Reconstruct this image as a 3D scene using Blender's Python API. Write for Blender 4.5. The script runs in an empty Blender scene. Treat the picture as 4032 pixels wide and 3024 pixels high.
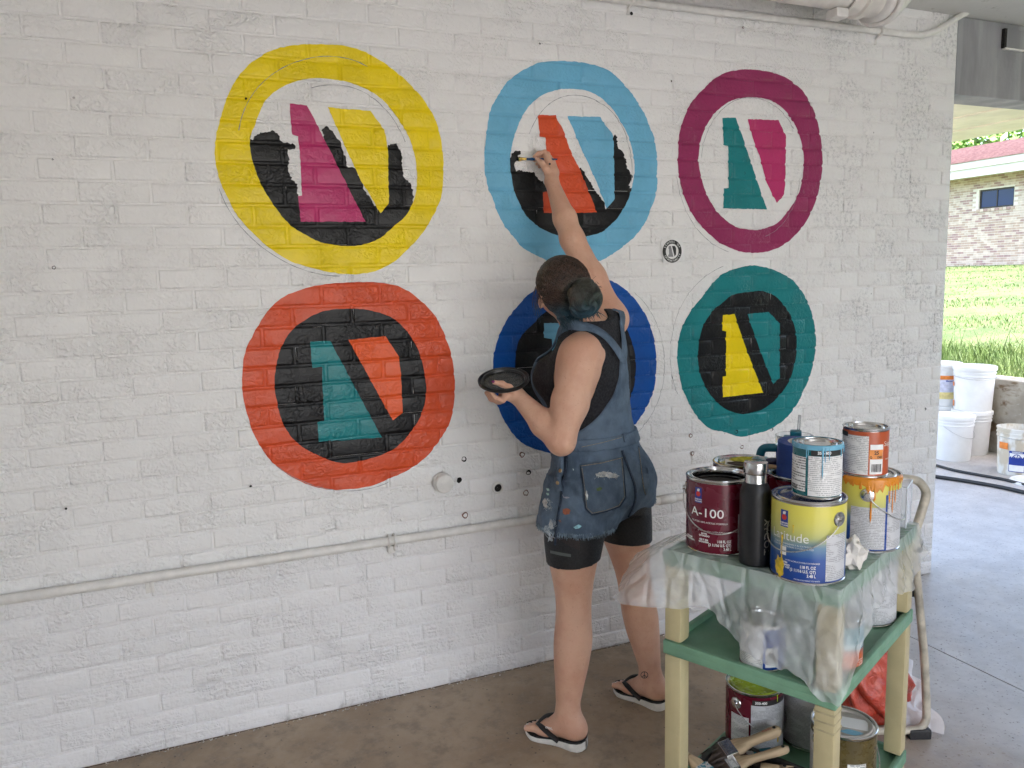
import bpy, bmesh, math, random
import numpy as np
from mathutils import Vector, Matrix, geometry as mgeo
from mathutils.bvhtree import BVHTree
random.seed(7); rng = np.random.RandomState(7)
scene = bpy.context.scene
COL = scene.collection
R_ = math.radians

# ------------------------------------------------------------------ camera
CAM = Vector((0.37055, -2.77360, 1.56888))
RIGHT = Vector((0.92176703, -0.38700436, -0.02394105))
DOWN = Vector((-0.07369095, -0.11422886, -0.99071763))
FWD = Vector((0.38067728, 0.91497508, -0.13381111))
FPX = 3090.98
cd = bpy.data.cameras.new('camera'); cam = bpy.data.objects.new('camera', cd); COL.objects.link(cam)
cd.sensor_width = 36.0; cd.lens = FPX / 4032 * 36.0; cd.clip_start = 0.02; cd.clip_end = 900
mw = Matrix.Identity(4)
for r in range(3):
    mw[r][0] = RIGHT[r]; mw[r][1] = -DOWN[r]; mw[r][2] = -FWD[r]; mw[r][3] = CAM[r]
cam.matrix_world = mw
scene.camera = cam

# ------------------------------------------------------------------ light
SUN_EL, SUN_AZ = R_(60), R_(186)          # azimuth of the sun, clockwise from +Y
world = bpy.data.worlds.new('World'); scene.world = world; world.use_nodes = True
wn = world.node_tree.nodes; wl = world.node_tree.links; wn.clear()
sky = wn.new('ShaderNodeTexSky'); sky.sky_type = 'NISHITA'; sky.sun_disc = False
sky.sun_elevation = SUN_EL; sky.sun_rotation = SUN_AZ; sky.air_density = 1.0; sky.dust_density = 4.0; sky.ozone_density = 1.0
bgn = wn.new('ShaderNodeBackground'); bgn.inputs['Strength'].default_value = 0.15
wo = wn.new('ShaderNodeOutputWorld'); wl.new(sky.outputs[0], bgn.inputs[0]); wl.new(bgn.outputs[0], wo.inputs[0])
sd = bpy.data.lights.new('sun', 'SUN'); sun = bpy.data.objects.new('sun', sd); COL.objects.link(sun)
sd.energy = 2.0; sd.angle = R_(0.5); sd.color = (1.0, 0.975, 0.94)
sdir = Vector((math.sin(SUN_AZ) * math.cos(SUN_EL), math.cos(SUN_AZ) * math.cos(SUN_EL), math.sin(SUN_EL)))
sun.rotation_euler = sdir.to_track_quat('Z', 'Y').to_euler()
scene.view_settings.view_transform = 'Standard'; scene.view_settings.look = 'None'
scene.view_settings.exposure = 3.02; scene.view_settings.gamma = 1.0
scene.view_settings.use_curve_mapping = False
try:
    scene.cycles.max_bounces = 9; scene.cycles.diffuse_bounces = 5; scene.cycles.transparent_max_bounces = 14
    scene.cycles.use_denoising = True; scene.cycles.sample_clamp_indirect = 8
except Exception:
    pass

# ------------------------------------------------------------------ helpers
def ray(x, y):
    return RIGHT * ((x - 2016) / FPX) + DOWN * ((y - 1512) / FPX) + FWD
def onY(x, y, Y=0.0):            # point of the plane y=Y seen at photo pixel
    d = ray(x, y); return CAM + d * ((Y - CAM.y) / d.y)
def onZ(x, y, Z=0.0):
    d = ray(x, y); return CAM + d * ((Z - CAM.z) / d.z)
def atD(x, y, D):
    return CAM + ray(x, y) * D

def tag(o, label=None, cat=None, group=None, kind=None):
    if label: o['label'] = label
    if cat: o['category'] = cat
    if group: o['group'] = group
    if kind: o['kind'] = kind
    return o
def empty(name, loc=(0, 0, 0), rz=0.0, label=None, cat=None, group=None):
    o = bpy.data.objects.new(name, None); COL.objects.link(o); o.location = loc; o.rotation_euler = (0, 0, rz)
    o.empty_display_size = 0.05
    return tag(o, label, cat, group)
def link(name, me, m=None, parent=None, smooth=False, loc=None):
    o = bpy.data.objects.new(name, me); COL.objects.link(o)
    if m is not None:
        for mm in (m if isinstance(m, (list, tuple)) else [m]): me.materials.append(mm)
    if parent is not None: o.parent = parent
    if loc is not None: o.location = loc
    if smooth: me.polygons.foreach_set('use_smooth', [True] * len(me.polygons)); me.update()
    return o
def pyd(name, V, F, m=None, parent=None, smooth=False):
    me = bpy.data.meshes.new(name); me.from_pydata([tuple(v) for v in V], [], [tuple(f) for f in F]); me.update()
    return link(name, me, m, parent, smooth)
def npmesh(name, V, F, m=None, parent=None, smooth=True):
    V = np.asarray(V, np.float32); F = np.asarray(F, np.int32); k = F.shape[1]
    me = bpy.data.meshes.new(name); me.vertices.add(len(V)); me.vertices.foreach_set('co', V.ravel())
    me.loops.add(F.size); me.loops.foreach_set('vertex_index', F.ravel())
    me.polygons.add(len(F)); me.polygons.foreach_set('loop_start', np.arange(0, F.size, k, dtype=np.int32))
    me.polygons.foreach_set('loop_total', np.full(len(F), k, np.int32)); me.update(calc_edges=True); me.validate()
    return link(name, me, m, parent, smooth)
def bmo(name, bm, m=None, parent=None, smooth=False):
    me = bpy.data.meshes.new(name); bmesh.ops.recalc_face_normals(bm, faces=bm.faces); bm.to_mesh(me); bm.free()
    return link(name, me, m, parent, smooth)
def world_to(parent, V):
    """points given in world space -> the local space of a thing's empty"""
    mi = parent.matrix_basis.inverted(); return [mi @ Vector(v) for v in V]

class MB:
    """collects simple shapes into one mesh"""
    def __init__(s): s.V = []; s.F = []
    def add(s, V, F):
        n = len(s.V); s.V += [tuple(v) for v in V]; s.F += [tuple(i + n for i in f) for f in F]; return s
    def box(s, x0, x1, y0, y1, z0, z1, M=None):
        V = [Vector(p) for p in ((x0,y0,z0),(x1,y0,z0),(x1,y1,z0),(x0,y1,z0),(x0,y0,z1),(x1,y0,z1),(x1,y1,z1),(x0,y1,z1))]
        if M is not None: V = [M @ v for v in V]
        return s.add(V, [(0,3,2,1),(4,5,6,7),(0,1,5,4),(1,2,6,5),(2,3,7,6),(3,0,4,7)])
    def bbox(s, x0, x1, y0, y1, z0, z1, b=0.004, M=None):
        """box with chamfered edges"""
        bm = bmesh.new(); bmesh.ops.create_cube(bm, size=1)
        for v in bm.verts:
            v.co = Vector(((x0+x1)/2 + v.co.x*(x1-x0), (y0+y1)/2 + v.co.y*(y1-y0), (z0+z1)/2 + v.co.z*(z1-z0)))
        bmesh.ops.bevel(bm, geom=list(bm.edges), offset=b, segments=2, affect='EDGES', profile=0.6)
        bm.verts.index_update(); V = [v.co.copy() for v in bm.verts]
        if M is not None: V = [M @ v for v in V]
        F = [[v.index for v in f.verts] for f in bm.faces]; bm.free(); return s.add(V, F)
    def lathe(s, prof, n=32, c=(0,0,0), cap0=False, cap1=False, M=None, wob=0):
        V = []; F = []
        for (r, z) in prof:
            for k in range(n):
                a = 2*math.pi*k/n; V.append(Vector((c[0]+r*math.cos(a), c[1]+r*math.sin(a), c[2]+z)))
        for i in range(len(prof)-1):
            for k in range(n):
                k2 = (k+1) % n; F.append((i*n+k, i*n+k2, (i+1)*n+k2, (i+1)*n+k))
        if cap0: F.append(tuple(range(n-1, -1, -1)))
        if cap1: F.append(tuple((len(prof)-1)*n+k for k in range(n)))
        if M is not None: V = [M @ v for v in V]
        return s.add(V, F)
    def tube(s, pts, r, n=8, caps=True, flat=1.0, up=None):
        pts = [Vector(p) for p in pts]; m = len(pts); rs = r if isinstance(r, (list, tuple)) else [r]*m
        V = []; F = []; prev = None
        for i, p in enumerate(pts):
            t = (pts[min(i+1, m-1)] - pts[max(i-1, 0)])
            t = t.normalized() if t.length > 1e-9 else Vector((0,0,1))
            if prev is None:
                a = Vector(up) if up is not None else (Vector((0,0,1)) if abs(t.z) < .9 else Vector((1,0,0)))
            else: a = prev
            a = (a - t*a.dot(t)); a = a.normalized() if a.length > 1e-9 else t.orthogonal().normalized()
            b = t.cross(a); prev = a
            for k in range(n):
                g = 2*math.pi*k/n; V.append(p + (a*math.cos(g)*flat + b*math.sin(g))*rs[i])
        for i in range(m-1):
            for k in range(n):
                k2 = (k+1) % n; F.append((i*n+k, i*n+k2, (i+1)*n+k2, (i+1)*n+k))
        if caps: F.append(tuple(range(n-1, -1, -1))); F.append(tuple((m-1)*n+k for k in range(n)))
        return s.add(V, F)
    def build(s, name, m=None, parent=None, smooth=False, world=False):
        V = world_to(parent, s.V) if (world and parent is not None) else s.V
        o = pyd(name, V, s.F, m, parent, smooth)
        return o
def autosmooth(o, ang=35):
    me = o.data; bm = bmesh.new(); bm.from_mesh(me); bmesh.ops.recalc_face_normals(bm, faces=bm.faces)
    for f in bm.faces: f.smooth = True
    lim = R_(ang)
    for e in bm.edges:
        if len(e.link_faces) == 2 and e.calc_face_angle(0) > lim: e.smooth = False
    bm.to_mesh(me); bm.free(); return o
def spline(pts, n=8, closed=False):
    P = [Vector(p) for p in pts]; out = []; m = len(P)
    for i in range(m if closed else m-1):
        if closed: a, b, c, d = P[(i-1) % m], P[i], P[(i+1) % m], P[(i+2) % m]
        else: a, b, c, d = P[max(i-1,0)], P[i], P[i+1], P[min(i+2,m-1)]
        for k in range(n):
            t = k/n; out.append(0.5*((2*b)+(c-a)*t+(2*a-5*b+4*c-d)*t*t+(3*b-a-3*c+d)*t**3))
    if not closed: out.append(P[-1])
    return out

# ------------------------------------------------------------------ materials
def srgb(r, g, b):
    f = lambda c: (c/255/12.92) if c/255 <= .04045 else ((c/255+.055)/1.055)**2.4
    return (f(r), f(g), f(b), 1)
class N:
    """tiny node-tree builder"""
    def __init__(s, name):
        s.m = bpy.data.materials.new(name); s.m.use_nodes = True; s.t = s.m.node_tree; s.n = s.t.nodes; s.n.clear()
        s.o = s.n.new('ShaderNodeOutputMaterial'); s.p = s.n.new('ShaderNodeBsdfPrincipled'); s.l(s.p.outputs[0], s.o.inputs[0])
        s._pos = None
    def l(s, a, b): s.t.links.new(a, b)
    def put(s, v, sock):
        if isinstance(v, bpy.types.NodeSocket): s.l(v, sock)
        elif v is not None: sock.default_value = v
    def set(s, **k):
        for a, v in k.items(): s.put(v, s.p.inputs[a.replace('_', ' ')])
        return s
    def pos(s):
        if s._pos is None: s._pos = s.n.new('ShaderNodeNewGeometry').outputs['Position']
        return s._pos
    def obj(s): return s.n.new('ShaderNodeTexCoord').outputs['Object']
    def uv(s): return s.n.new('ShaderNodeTexCoord').outputs['UV']
    def map(s, v, scale=(1,1,1), loc=(0,0,0)):
        q = s.n.new('ShaderNodeMapping'); s.l(v, q.inputs[0]); q.inputs['Scale'].default_value = scale; q.inputs['Location'].default_value = loc; return q.outputs[0]
    def noise(s, v, sc, det=4, rough=.55, dist=0, out=0):
        q = s.n.new('ShaderNodeTexNoise'); s.l(v, q.inputs['Vector']); q.inputs['Scale'].default_value = sc
        q.inputs['Detail'].default_value = det; q.inputs['Roughness'].default_value = rough; q.inputs['Distortion'].default_value = dist; return q.outputs[out]
    def voro(s, v, sc, feat='F1', out=0, rnd=1):
        q = s.n.new('ShaderNodeTexVoronoi'); q.feature = feat; s.l(v, q.inputs['Vector']); q.inputs['Scale'].default_value = sc; q.inputs['Randomness'].default_value = rnd; return q.outputs[out]
    def ramp(s, v, a, b, lo=0., hi=1.):
        q = s.n.new('ShaderNodeMapRange'); q.interpolation_type = 'SMOOTHSTEP'; s.l(v, q.inputs[0]); q.inputs[1].default_value = a; q.inputs[2].default_value = b; q.inputs[3].default_value = lo; q.inputs[4].default_value = hi; return q.outputs[0]
    def math(s, op, a, b=0., c=0.):
        q = s.n.new('ShaderNodeMath'); q.operation = op; s.put(a, q.inputs[0]); s.put(b, q.inputs[1]); s.put(c, q.inputs[2]); return q.outputs[0]
    def mix(s, f, a, b, mode='MIX'):
        q = s.n.new('ShaderNodeMix'); q.data_type = 'RGBA'; q.blend_type = mode; s.put(f, q.inputs[0]); s.put(a, q.inputs[6]); s.put(b, q.inputs[7]); return q.outputs[2]
    def sep(s, v):
        q = s.n.new('ShaderNodeSeparateXYZ'); s.l(v, q.inputs[0]); return q.outputs
    def bump(s, h, dist, strength=1., prev=None):
        q = s.n.new('ShaderNodeBump'); s.put(h, q.inputs['Height']); q.inputs['Distance'].default_value = dist; s.put(strength, q.inputs['Strength'])
        if prev is not None: s.l(prev, q.inputs['Normal'])
        return q.outputs[0]
def simple(name, col, rough=.5, metal=0., nz=0.12, nsc=30, bump=0., bsc=120, spec=None, coat=0., world=False, stretch=(1,1,1)):
    """solid colour with faint mottling and fine relief"""
    k = N(name); v = k.pos() if world else k.obj()
    v = k.map(v, stretch) if stretch != (1,1,1) else v
    n1 = k.noise(v, nsc, 5)
    dark = tuple(c*(1-nz*1.6) for c in col[:3]) + (1,); lite = tuple(min(1, c*(1+nz)) for c in col[:3]) + (1,)
    k.set(Base_Color=k.mix(k.ramp(n1, .3, .7), dark, lite), Metallic=metal, Roughness=k.ramp(k.noise(v, nsc*2.3, 3), .3, .7, max(.03, rough*.82), min(1, rough*1.18)))
    if spec is not None: k.set(Specular_IOR_Level=spec)
    if coat: k.set(Coat_Weight=coat, Coat_Roughness=.15)
    if bump: k.set(Normal=k.bump(k.noise(v, bsc, 4), bump))
    return k.m

def wall_bump(k, amount=1.0):
    """relief shared by the bricks and the paint on them: drag-textured brick faces under thick paint"""
    v = k.pos()
    n0 = k.noise(k.map(v, (1, 1, 1.15)), 58, 1.2, .5, .9)
    ridg = k.ramp(n0, .30, .72)
    fine = k.noise(v, 120, 1, .5)
    # some areas are smooth, some rough
    x, y, z = k.sep(v)
    row = k.math('FLOOR', k.math('DIVIDE', z, 0.0677))
    off = k.math('MULTIPLY', k.math('MODULO', row, 2.), .5)
    colm = k.math('FLOOR', k.math('ADD', k.math('DIVIDE', x, 0.2049), off))
    cmb = k.n.new('ShaderNodeCombineXYZ'); k.l(row, cmb.inputs[0]); k.l(colm, cmb.inputs[1])
    wn_ = k.n.new('ShaderNodeTexWhiteNoise'); k.l(cmb.outputs[0], wn_.inputs['Vector'])
    per = k.ramp(wn_.outputs[0], 0.0, 1.0, .40, .80)
    patch = k.ramp(k.noise(v, 9, 2), .34, .60, .30, .95)
    st = k.math('MULTIPLY', k.math('MULTIPLY', per, patch), amount)
    scr = k.noise(k.map(v, (5, 5, 75)), 1.0, 3, .6)
    h = k.math('ADD', k.math('MULTIPLY', ridg, 1.0), k.math('MULTIPLY', fine, .25))
    low = k.ramp(z, .75, .15)          # horizontal drag lines on the lowest courses
    h2 = k.math('ADD', h, k.math('MULTIPLY', k.math('MULTIPLY', k.ramp(scr, .4, .62), low), .8))
    b0 = k.bump(k.noise(v, 22, 1), .005, .4)
    return k.bump(h2, .0095, st, b0), st, ridg

def paint_on_brick(name, col, rough=.35, wear=None, white=False):
    k = N(name); nb, st, ridg = wall_bump(k, .8 if white else .45)
    v = k.pos(); x, y, z = k.sep(v)
    c2 = tuple(c*.86 for c in col[:3]) + (1,)
    col1 = k.mix(k.ramp(k.noise(k.map(v, (1, 1, 1)), 7, 4, .6), .35, .75, 0, .12 if white else 1.), col, c2)
    if white:
        # unpainted pits showing grey, mostly far along the wall; yellowish roller marks
        pit = k.math('MULTIPLY', k.ramp(k.noise(v, 60, 5, .75), .46, .66), k.ramp(k.noise(v, 4.6, 2), .47, .60))
        pit = k.math('MULTIPLY', pit, k.ramp(x, 2.4, 3.4, .03, .62))
        top = k.ramp(z, 2.1, 2.6)
        pit2 = k.math('MULTIPLY', k.math('MULTIPLY', k.ramp(k.noise(v, 75, 4, .7), .58, .68), top), k.ramp(k.noise(v, 4.1, 2), .48, .6, 0, .5))
        col1 = k.mix(pit, col1, (.33, .33, .34, 1)); col1 = k.mix(pit2, col1, (.36, .35, .34, 1))
        base = k.math('MULTIPLY', k.ramp(z, .04, .0, 0, .5), k.ramp(k.noise(v, 14, 5, .7), .5, .66))
        col1 = k.mix(base, col1, (.16, .125, .09, 1))
        col1 = k.mix(k.ramp(z, .62, .55, 0, .10), col1, (.72, .71, .80, 1))  # cool bounce light on the low courses, put into the colour
        speck = k.ramp(k.voro(v, 7.5), .035, .02)
        col1 = k.mix(k.math('MULTIPLY', speck, .55), col1, (.12, .11, .10, 1))
    elif wear:
        thin = k.math('MULTIPLY', k.ramp(k.noise(v, 60, 4, .65), .60, .70), k.ramp(k.noise(v, 5, 2), .45, .65))
        col1 = k.mix(k.math('MULTIPLY', thin, wear), col1, tuple(min(1., c*1.7+.03) for c in col[:3]) + (1,))
    k.set(Base_Color=col1, Roughness=rough, Specular_IOR_Level=.32, Normal=nb)
    return k.m
WHITE = paint_on_brick('white_wall_paint', (.81, .80, .785, 1), .42, white=True)
PAINT = {n: paint_on_brick(n + '_mural_paint', srgb(*c), r, wear=w) for n, c, r, w in (
    ('yellow', (240, 212, 12), .33, .15), ('black', (12, 12, 14), .40, .4), ('magenta', (186, 52, 108), .33, .1), ('light_blue', (112, 180, 212), .34, .2),
    ('orange', (212, 82, 44), .33, .15), ('orange_light', (228, 92, 42), .33, .15), ('plum', (150, 48, 94), .34, .3), ('teal', (26, 126, 130), .33, .2), ('royal', (8, 78, 158), .32, .3))}
M = {}
M['mortar'] = WHITE
M['steel'] = simple('bare_steel', (.62, .62, .61, 1), .22, 1.0, .05, 60)
M['wire'] = simple('wire_steel', (.55, .55, .54, 1), .3, 1.0, .08, 200)
M['skin'] = None
M['denim'] = None
M['black_rubber'] = simple('black_rubber', (.018, .018, .02, 1), .55, 0, .2, 40, .0006, 300)
M['white_foam'] = simple('white_foam_sole', (.72, .70, .66, 1), .6, 0, .08, 30, .0005, 400)
M['white_plastic'] = simple('white_plastic', (.78, .77, .75, 1), .4, 0, .04, 20)
M['cream_pipe'] = simple('painted_conduit', (.74, .72, .68, 1), .42, 0, .06, 25, .0006, 160, world=True)
MURAL={
 'yellow':{
  'outer':[(0.851,2.355),(0.967,2.356),(1.092,2.305),(1.213,2.201),(1.264,2.101),(1.277,1.988),(1.264,1.866),(1.212,1.767),(1.131,1.677),(1.036,1.613),(0.928,1.595),(0.833,1.609),(0.726,1.642),(0.646,1.697),(0.571,1.780),(0.533,1.854),(0.510,1.927),(0.506,1.999),(0.519,2.065),(0.550,2.153),(0.594,2.235),(0.670,2.305),(0.753,2.341)],
  'inner':[(0.822,2.244),(0.906,2.246),(0.984,2.233),(1.063,2.192),(1.125,2.118),(1.164,2.040),(1.177,1.953),(1.169,1.872),(1.137,1.807),(1.084,1.759),(1.015,1.710),(0.933,1.693),(0.838,1.703),(0.770,1.735),(0.719,1.773),(0.677,1.833),(0.644,1.893),(0.623,1.959),(0.615,2.026),(0.626,2.063),(0.652,2.123),(0.676,2.168),(0.738,2.216)],
  'letter':[(0.751,2.160),(0.806,2.157),(0.819,2.132),(0.857,2.051),(0.984,1.776),(0.764,1.775),(0.760,1.859),(0.772,1.862),(0.775,1.957),(0.772,2.055),(0.752,2.060),(0.750,2.106)],
  'wedge':[(0.876,2.155),(1.020,2.151),(1.066,2.091),(1.076,2.029),(1.071,1.839),(1.040,1.805),(0.976,1.916),(0.919,2.046)],
  'black':[(0.623,2.041),(0.651,2.062),(0.688,2.067),(0.710,2.059),(0.718,2.036),(0.758,2.030),(0.762,2.020),(0.735,2.012),(0.740,1.978),(0.732,1.940),(0.741,1.914),(0.759,1.899),(0.762,1.858),(0.792,1.850),(0.863,2.021),(0.853,2.084),(0.869,2.092),(0.895,2.069),(0.911,2.038),(0.926,1.992),(0.931,1.965),(0.958,1.956),(0.973,1.924),(0.987,1.885),(1.015,1.836),(1.037,1.818),(1.057,1.902),(1.073,2.029),(1.076,2.041),(1.107,2.046),(1.122,2.019),(1.126,1.975),(1.130,1.932),(1.156,1.900),(1.160,1.864),(1.163,1.832),(1.197,1.824),(1.082,1.718),(0.916,1.671),(0.761,1.711),(0.654,1.818),(0.603,1.929),(0.602,2.025)],
 },
 'light_blue':{
  'outer':[(1.740,2.374),(1.822,2.376),(1.901,2.372),(1.961,2.355),(2.023,2.314),(2.080,2.258),(2.132,2.186),(2.167,2.112),(2.181,2.037),(2.181,1.965),(2.181,1.915),(2.158,1.842),(2.114,1.763),(2.057,1.708),(1.993,1.666),(1.937,1.636),(1.891,1.622),(1.813,1.617),(1.746,1.619),(1.694,1.628),(1.629,1.658),(1.585,1.681),(1.536,1.733),(1.494,1.789),(1.465,1.861),(1.445,1.911),(1.436,1.982),(1.439,2.039),(1.450,2.113),(1.465,2.179),(1.494,2.229),(1.536,2.285),(1.593,2.325),(1.659,2.359)],
  'inner':[(1.781,2.275),(1.850,2.275),(1.900,2.263),(1.960,2.229),(2.011,2.171),(2.048,2.112),(2.068,2.051),(2.076,1.998),(2.073,1.948),(2.072,1.955),(2.057,1.895),(2.022,1.828),(1.965,1.768),(1.917,1.738),(1.841,1.722),(1.774,1.724),(1.715,1.732),(1.651,1.761),(1.601,1.801),(1.564,1.863),(1.544,1.930),(1.540,2.008),(1.549,2.064),(1.569,2.119),(1.598,2.174),(1.637,2.218),(1.685,2.250),(1.733,2.267)],
  'letter':[(1.658,2.173),(1.730,2.176),(1.767,2.110),(1.785,2.057),(1.836,1.968),(1.904,1.816),(1.673,1.812),(1.670,1.890),(1.691,1.894),(1.687,1.967),(1.688,2.049),(1.685,2.092),(1.663,2.094),(1.657,2.140)],
  'wedge':[(1.780,2.175),(1.922,2.180),(1.975,2.119),(1.981,2.091),(1.983,1.959),(1.984,1.870),(1.949,1.832),(1.891,1.957),(1.828,2.076)],
  'black':[(1.543,2.014),(1.557,2.036),(1.579,2.041),(1.581,2.030),(1.569,2.017),(1.575,2.007),(1.556,1.994),(1.554,1.975),(1.565,1.965),(1.603,1.966),(1.641,1.963),(1.650,1.938),(1.678,1.921),(1.726,1.914),(1.806,1.968),(1.826,1.981),(1.834,1.984),(1.851,1.969),(1.861,1.947),(1.876,1.930),(1.918,1.874),(1.939,1.851),(1.947,1.830),(1.952,1.869),(1.963,1.972),(1.978,2.100),(1.988,2.115),(1.998,2.107),(2.000,2.070),(2.021,2.053),(2.037,2.018),(2.039,1.996),(2.068,1.962),(2.052,1.930),(2.052,1.912),(2.065,1.913),(2.100,1.865),(2.021,1.744),(1.916,1.711),(1.814,1.706),(1.682,1.724),(1.588,1.790),(1.531,1.890),(1.524,1.985)],
 },
 'magenta':{
  'outer':[(2.653,2.410),(2.763,2.406),(2.877,2.371),(2.956,2.309),(3.011,2.214),(3.039,2.106),(3.045,2.027),(3.029,1.926),(2.986,1.824),(2.909,1.733),(2.807,1.673),(2.694,1.652),(2.595,1.660),(2.497,1.695),(2.402,1.762),(2.332,1.846),(2.291,1.948),(2.281,2.031),(2.290,2.141),(2.334,2.243),(2.408,2.320),(2.476,2.371),(2.557,2.400)],
  'inner':[(2.655,2.300),(2.753,2.292),(2.842,2.244),(2.902,2.170),(2.935,2.083),(2.937,2.004),(2.917,1.914),(2.867,1.843),(2.805,1.783),(2.729,1.755),(2.654,1.750),(2.568,1.767),(2.496,1.810),(2.436,1.876),(2.394,1.969),(2.382,2.043),(2.398,2.127),(2.443,2.204),(2.513,2.263),(2.583,2.290)],
  'letter':[(2.499,2.207),(2.567,2.212),(2.591,2.164),(2.740,1.837),(2.509,1.839),(2.512,1.920),(2.536,1.924),(2.531,2.096),(2.509,2.100),(2.502,2.179)],
  'wedge':[(2.629,2.209),(2.793,2.213),(2.836,2.152),(2.838,1.942),(2.831,1.897),(2.793,1.865),(2.737,1.949),(2.697,2.055),(2.659,2.130)],
 },
 'orange':{
  'outer':[(0.926,1.567),(1.075,1.555),(1.175,1.494),(1.242,1.407),(1.283,1.285),(1.292,1.180),(1.275,1.058),(1.226,0.974),(1.142,0.895),(1.043,0.854),(0.939,0.829),(0.822,0.834),(0.727,0.868),(0.637,0.937),(0.581,1.024),(0.550,1.124),(0.539,1.236),(0.557,1.344),(0.607,1.435),(0.672,1.511),(0.783,1.555)],
  'inner':[(0.905,1.476),(1.020,1.458),(1.102,1.405),(1.159,1.309),(1.180,1.188),(1.168,1.102),(1.121,1.020),(1.048,0.958),(0.961,0.933),(0.860,0.927),(0.781,0.962),(0.704,1.020),(0.662,1.097),(0.645,1.196),(0.650,1.275),(0.678,1.361),(0.728,1.422),(0.809,1.466)],
  'letter':[(0.772,1.368),(0.840,1.366),(1.007,1.006),(0.782,1.012),(0.780,1.084),(0.804,1.085),(0.807,1.277),(0.774,1.275)],
  'wedge':[(0.904,1.367),(1.037,1.373),(1.084,1.295),(1.088,1.207),(1.088,1.087),(1.050,1.064)],
 },
 'dark_blue':{
  'outer':[(1.809,1.571),(1.944,1.555),(2.030,1.512),(2.106,1.435),(2.161,1.328),(2.179,1.192),(2.161,1.076),(2.116,1.001),(2.049,0.929),(1.938,0.872),(1.789,0.854),(1.645,0.885),(1.546,0.941),(1.481,1.039),(1.451,1.132),(1.449,1.257),(1.480,1.361),(1.540,1.447),(1.619,1.515),(1.708,1.557)],
  'inner':[(1.777,1.465),(1.912,1.455),(2.009,1.395),(2.055,1.312),(2.079,1.217),(2.067,1.103),(2.016,1.020),(1.918,0.971),(1.790,0.964),(1.667,0.994),(1.589,1.066),(1.547,1.143),(1.537,1.210),(1.556,1.327),(1.624,1.395),(1.696,1.450)],
  'letter':[(1.665,1.392),(1.760,1.388),(1.918,1.019),(1.668,1.032),(1.669,1.100),(1.700,1.101),(1.698,1.329),(1.664,1.336)],
  'wedge':[(1.817,1.381),(1.932,1.376),(1.981,1.299),(1.984,1.109),(1.957,1.069)],
 },
 'teal':{
  'outer':[(2.654,1.597),(2.742,1.587),(2.847,1.554),(2.932,1.494),(2.994,1.407),(3.026,1.320),(3.036,1.233),(3.016,1.120),(2.964,1.009),(2.891,0.921),(2.800,0.869),(2.722,0.853),(2.619,0.846),(2.519,0.879),(2.457,0.896),(2.387,0.954),(2.327,1.047),(2.297,1.125),(2.282,1.231),(2.296,1.322),(2.339,1.400),(2.412,1.477),(2.479,1.543),(2.547,1.578)],
  'inner':[(2.688,1.486),(2.744,1.482),(2.809,1.452),(2.877,1.385),(2.912,1.312),(2.925,1.239),(2.917,1.160),(2.886,1.076),(2.829,1.013),(2.757,0.966),(2.676,0.947),(2.612,0.949),(2.533,0.979),(2.463,1.036),(2.416,1.104),(2.393,1.162),(2.387,1.225),(2.399,1.317),(2.443,1.390),(2.503,1.437),(2.571,1.475)],
  'letter':[(2.514,1.389),(2.575,1.391),(2.638,1.242),(2.739,1.034),(2.519,1.031),(2.517,1.122),(2.534,1.124),(2.532,1.317),(2.511,1.323)],
  'wedge':[(2.645,1.388),(2.761,1.393),(2.825,1.339),(2.831,1.093),(2.795,1.068),(2.718,1.224)],
 },
}
OPN = (-.3, 3.3)  # span of the opening in the added rear wall, sized for the light
# ------------------------------------------------------------------ the brick wall
HB, LB, XE, XW, NROW = 0.0677, 0.20489, 3.857, -1.95, 41
MORT = 0.0046
def hsh(a, b, c=0):
    v = math.sin(a*127.1 + b*311.7 + c*74.7)*43758.5453; return v - math.floor(v)
def cells(row):
    off = .5 if row % 2 else 0.; i = math.floor(XW/LB) - 1; out = []
    while True:
        x0 = (i+off)*LB; x1 = x0+LB; i += 1
        if x1 <= XW + .02: continue
        if x0 >= XE - .03: break
        out.append((max(x0, XW), min(x1, XE)))
    return out
def depth_of(row, x0): return (hsh(row, round(x0/LB*2), 3) - .5)*.0012
wall = empty('brick_wall', (0, 0, 0), 0, 'long white painted brick wall with six painted roundels on it', 'wall')
mb = MB(); mb.box(XW, XE-.001, MORT, .20, -.02, 2.743); mortar = mb.build('mortar', WHITE, wall)
def brick_mesh(w, h, seed):
    r = random.Random(seed); j = lambda: (r.random()-.5)*.0016
    J, Bv = .0034, .0088
    a, c = w/2, h/2
    V = []
    def ring(ins, y, jit):
        for sx, sz in ((-1,-1),(1,-1),(1,1),(-1,1)):
            V.append((sx*(a-ins)+(j() if jit else 0), y, sz*(c-ins)+(j() if jit else 0)))
    ring(J, .012, 0); ring(J, MORT, 0); ring((J+Bv)/2-.0004, .0011, 1); ring(Bv+.001, 0, 1)
    F = [(12, 13, 14, 15)]
    for k in range(3):
        for q in range(4):
            q2 = (q+1) % 4; F.append((k*4+q, k*4+q2, (k+1)*4+q2, (k+1)*4+q))
    me = bpy.data.meshes.new('brick'); me.from_pydata(V, [], F); me.update()
    bm = bmesh.new(); bm.from_mesh(me); bmesh.ops.recalc_face_normals(bm, faces=bm.faces)
    for f in bm.faces: f.smooth = True
    for e in bm.edges:
        if e.calc_face_angle(0) > R_(62): e.smooth = False
    bm.to_mesh(me); bm.free(); me.materials.append(WHITE); return me
variants = [brick_mesh(LB, HB, s) for s in range(10)]
pieces = {}
allb = []
def proj(p):
    q = Vector(p)-CAM; d = q.dot(FWD)
    if d < .1: return None
    return (q.dot(RIGHT)/d*FPX+2016, q.dot(DOWN)/d*FPX+1512)
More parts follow.
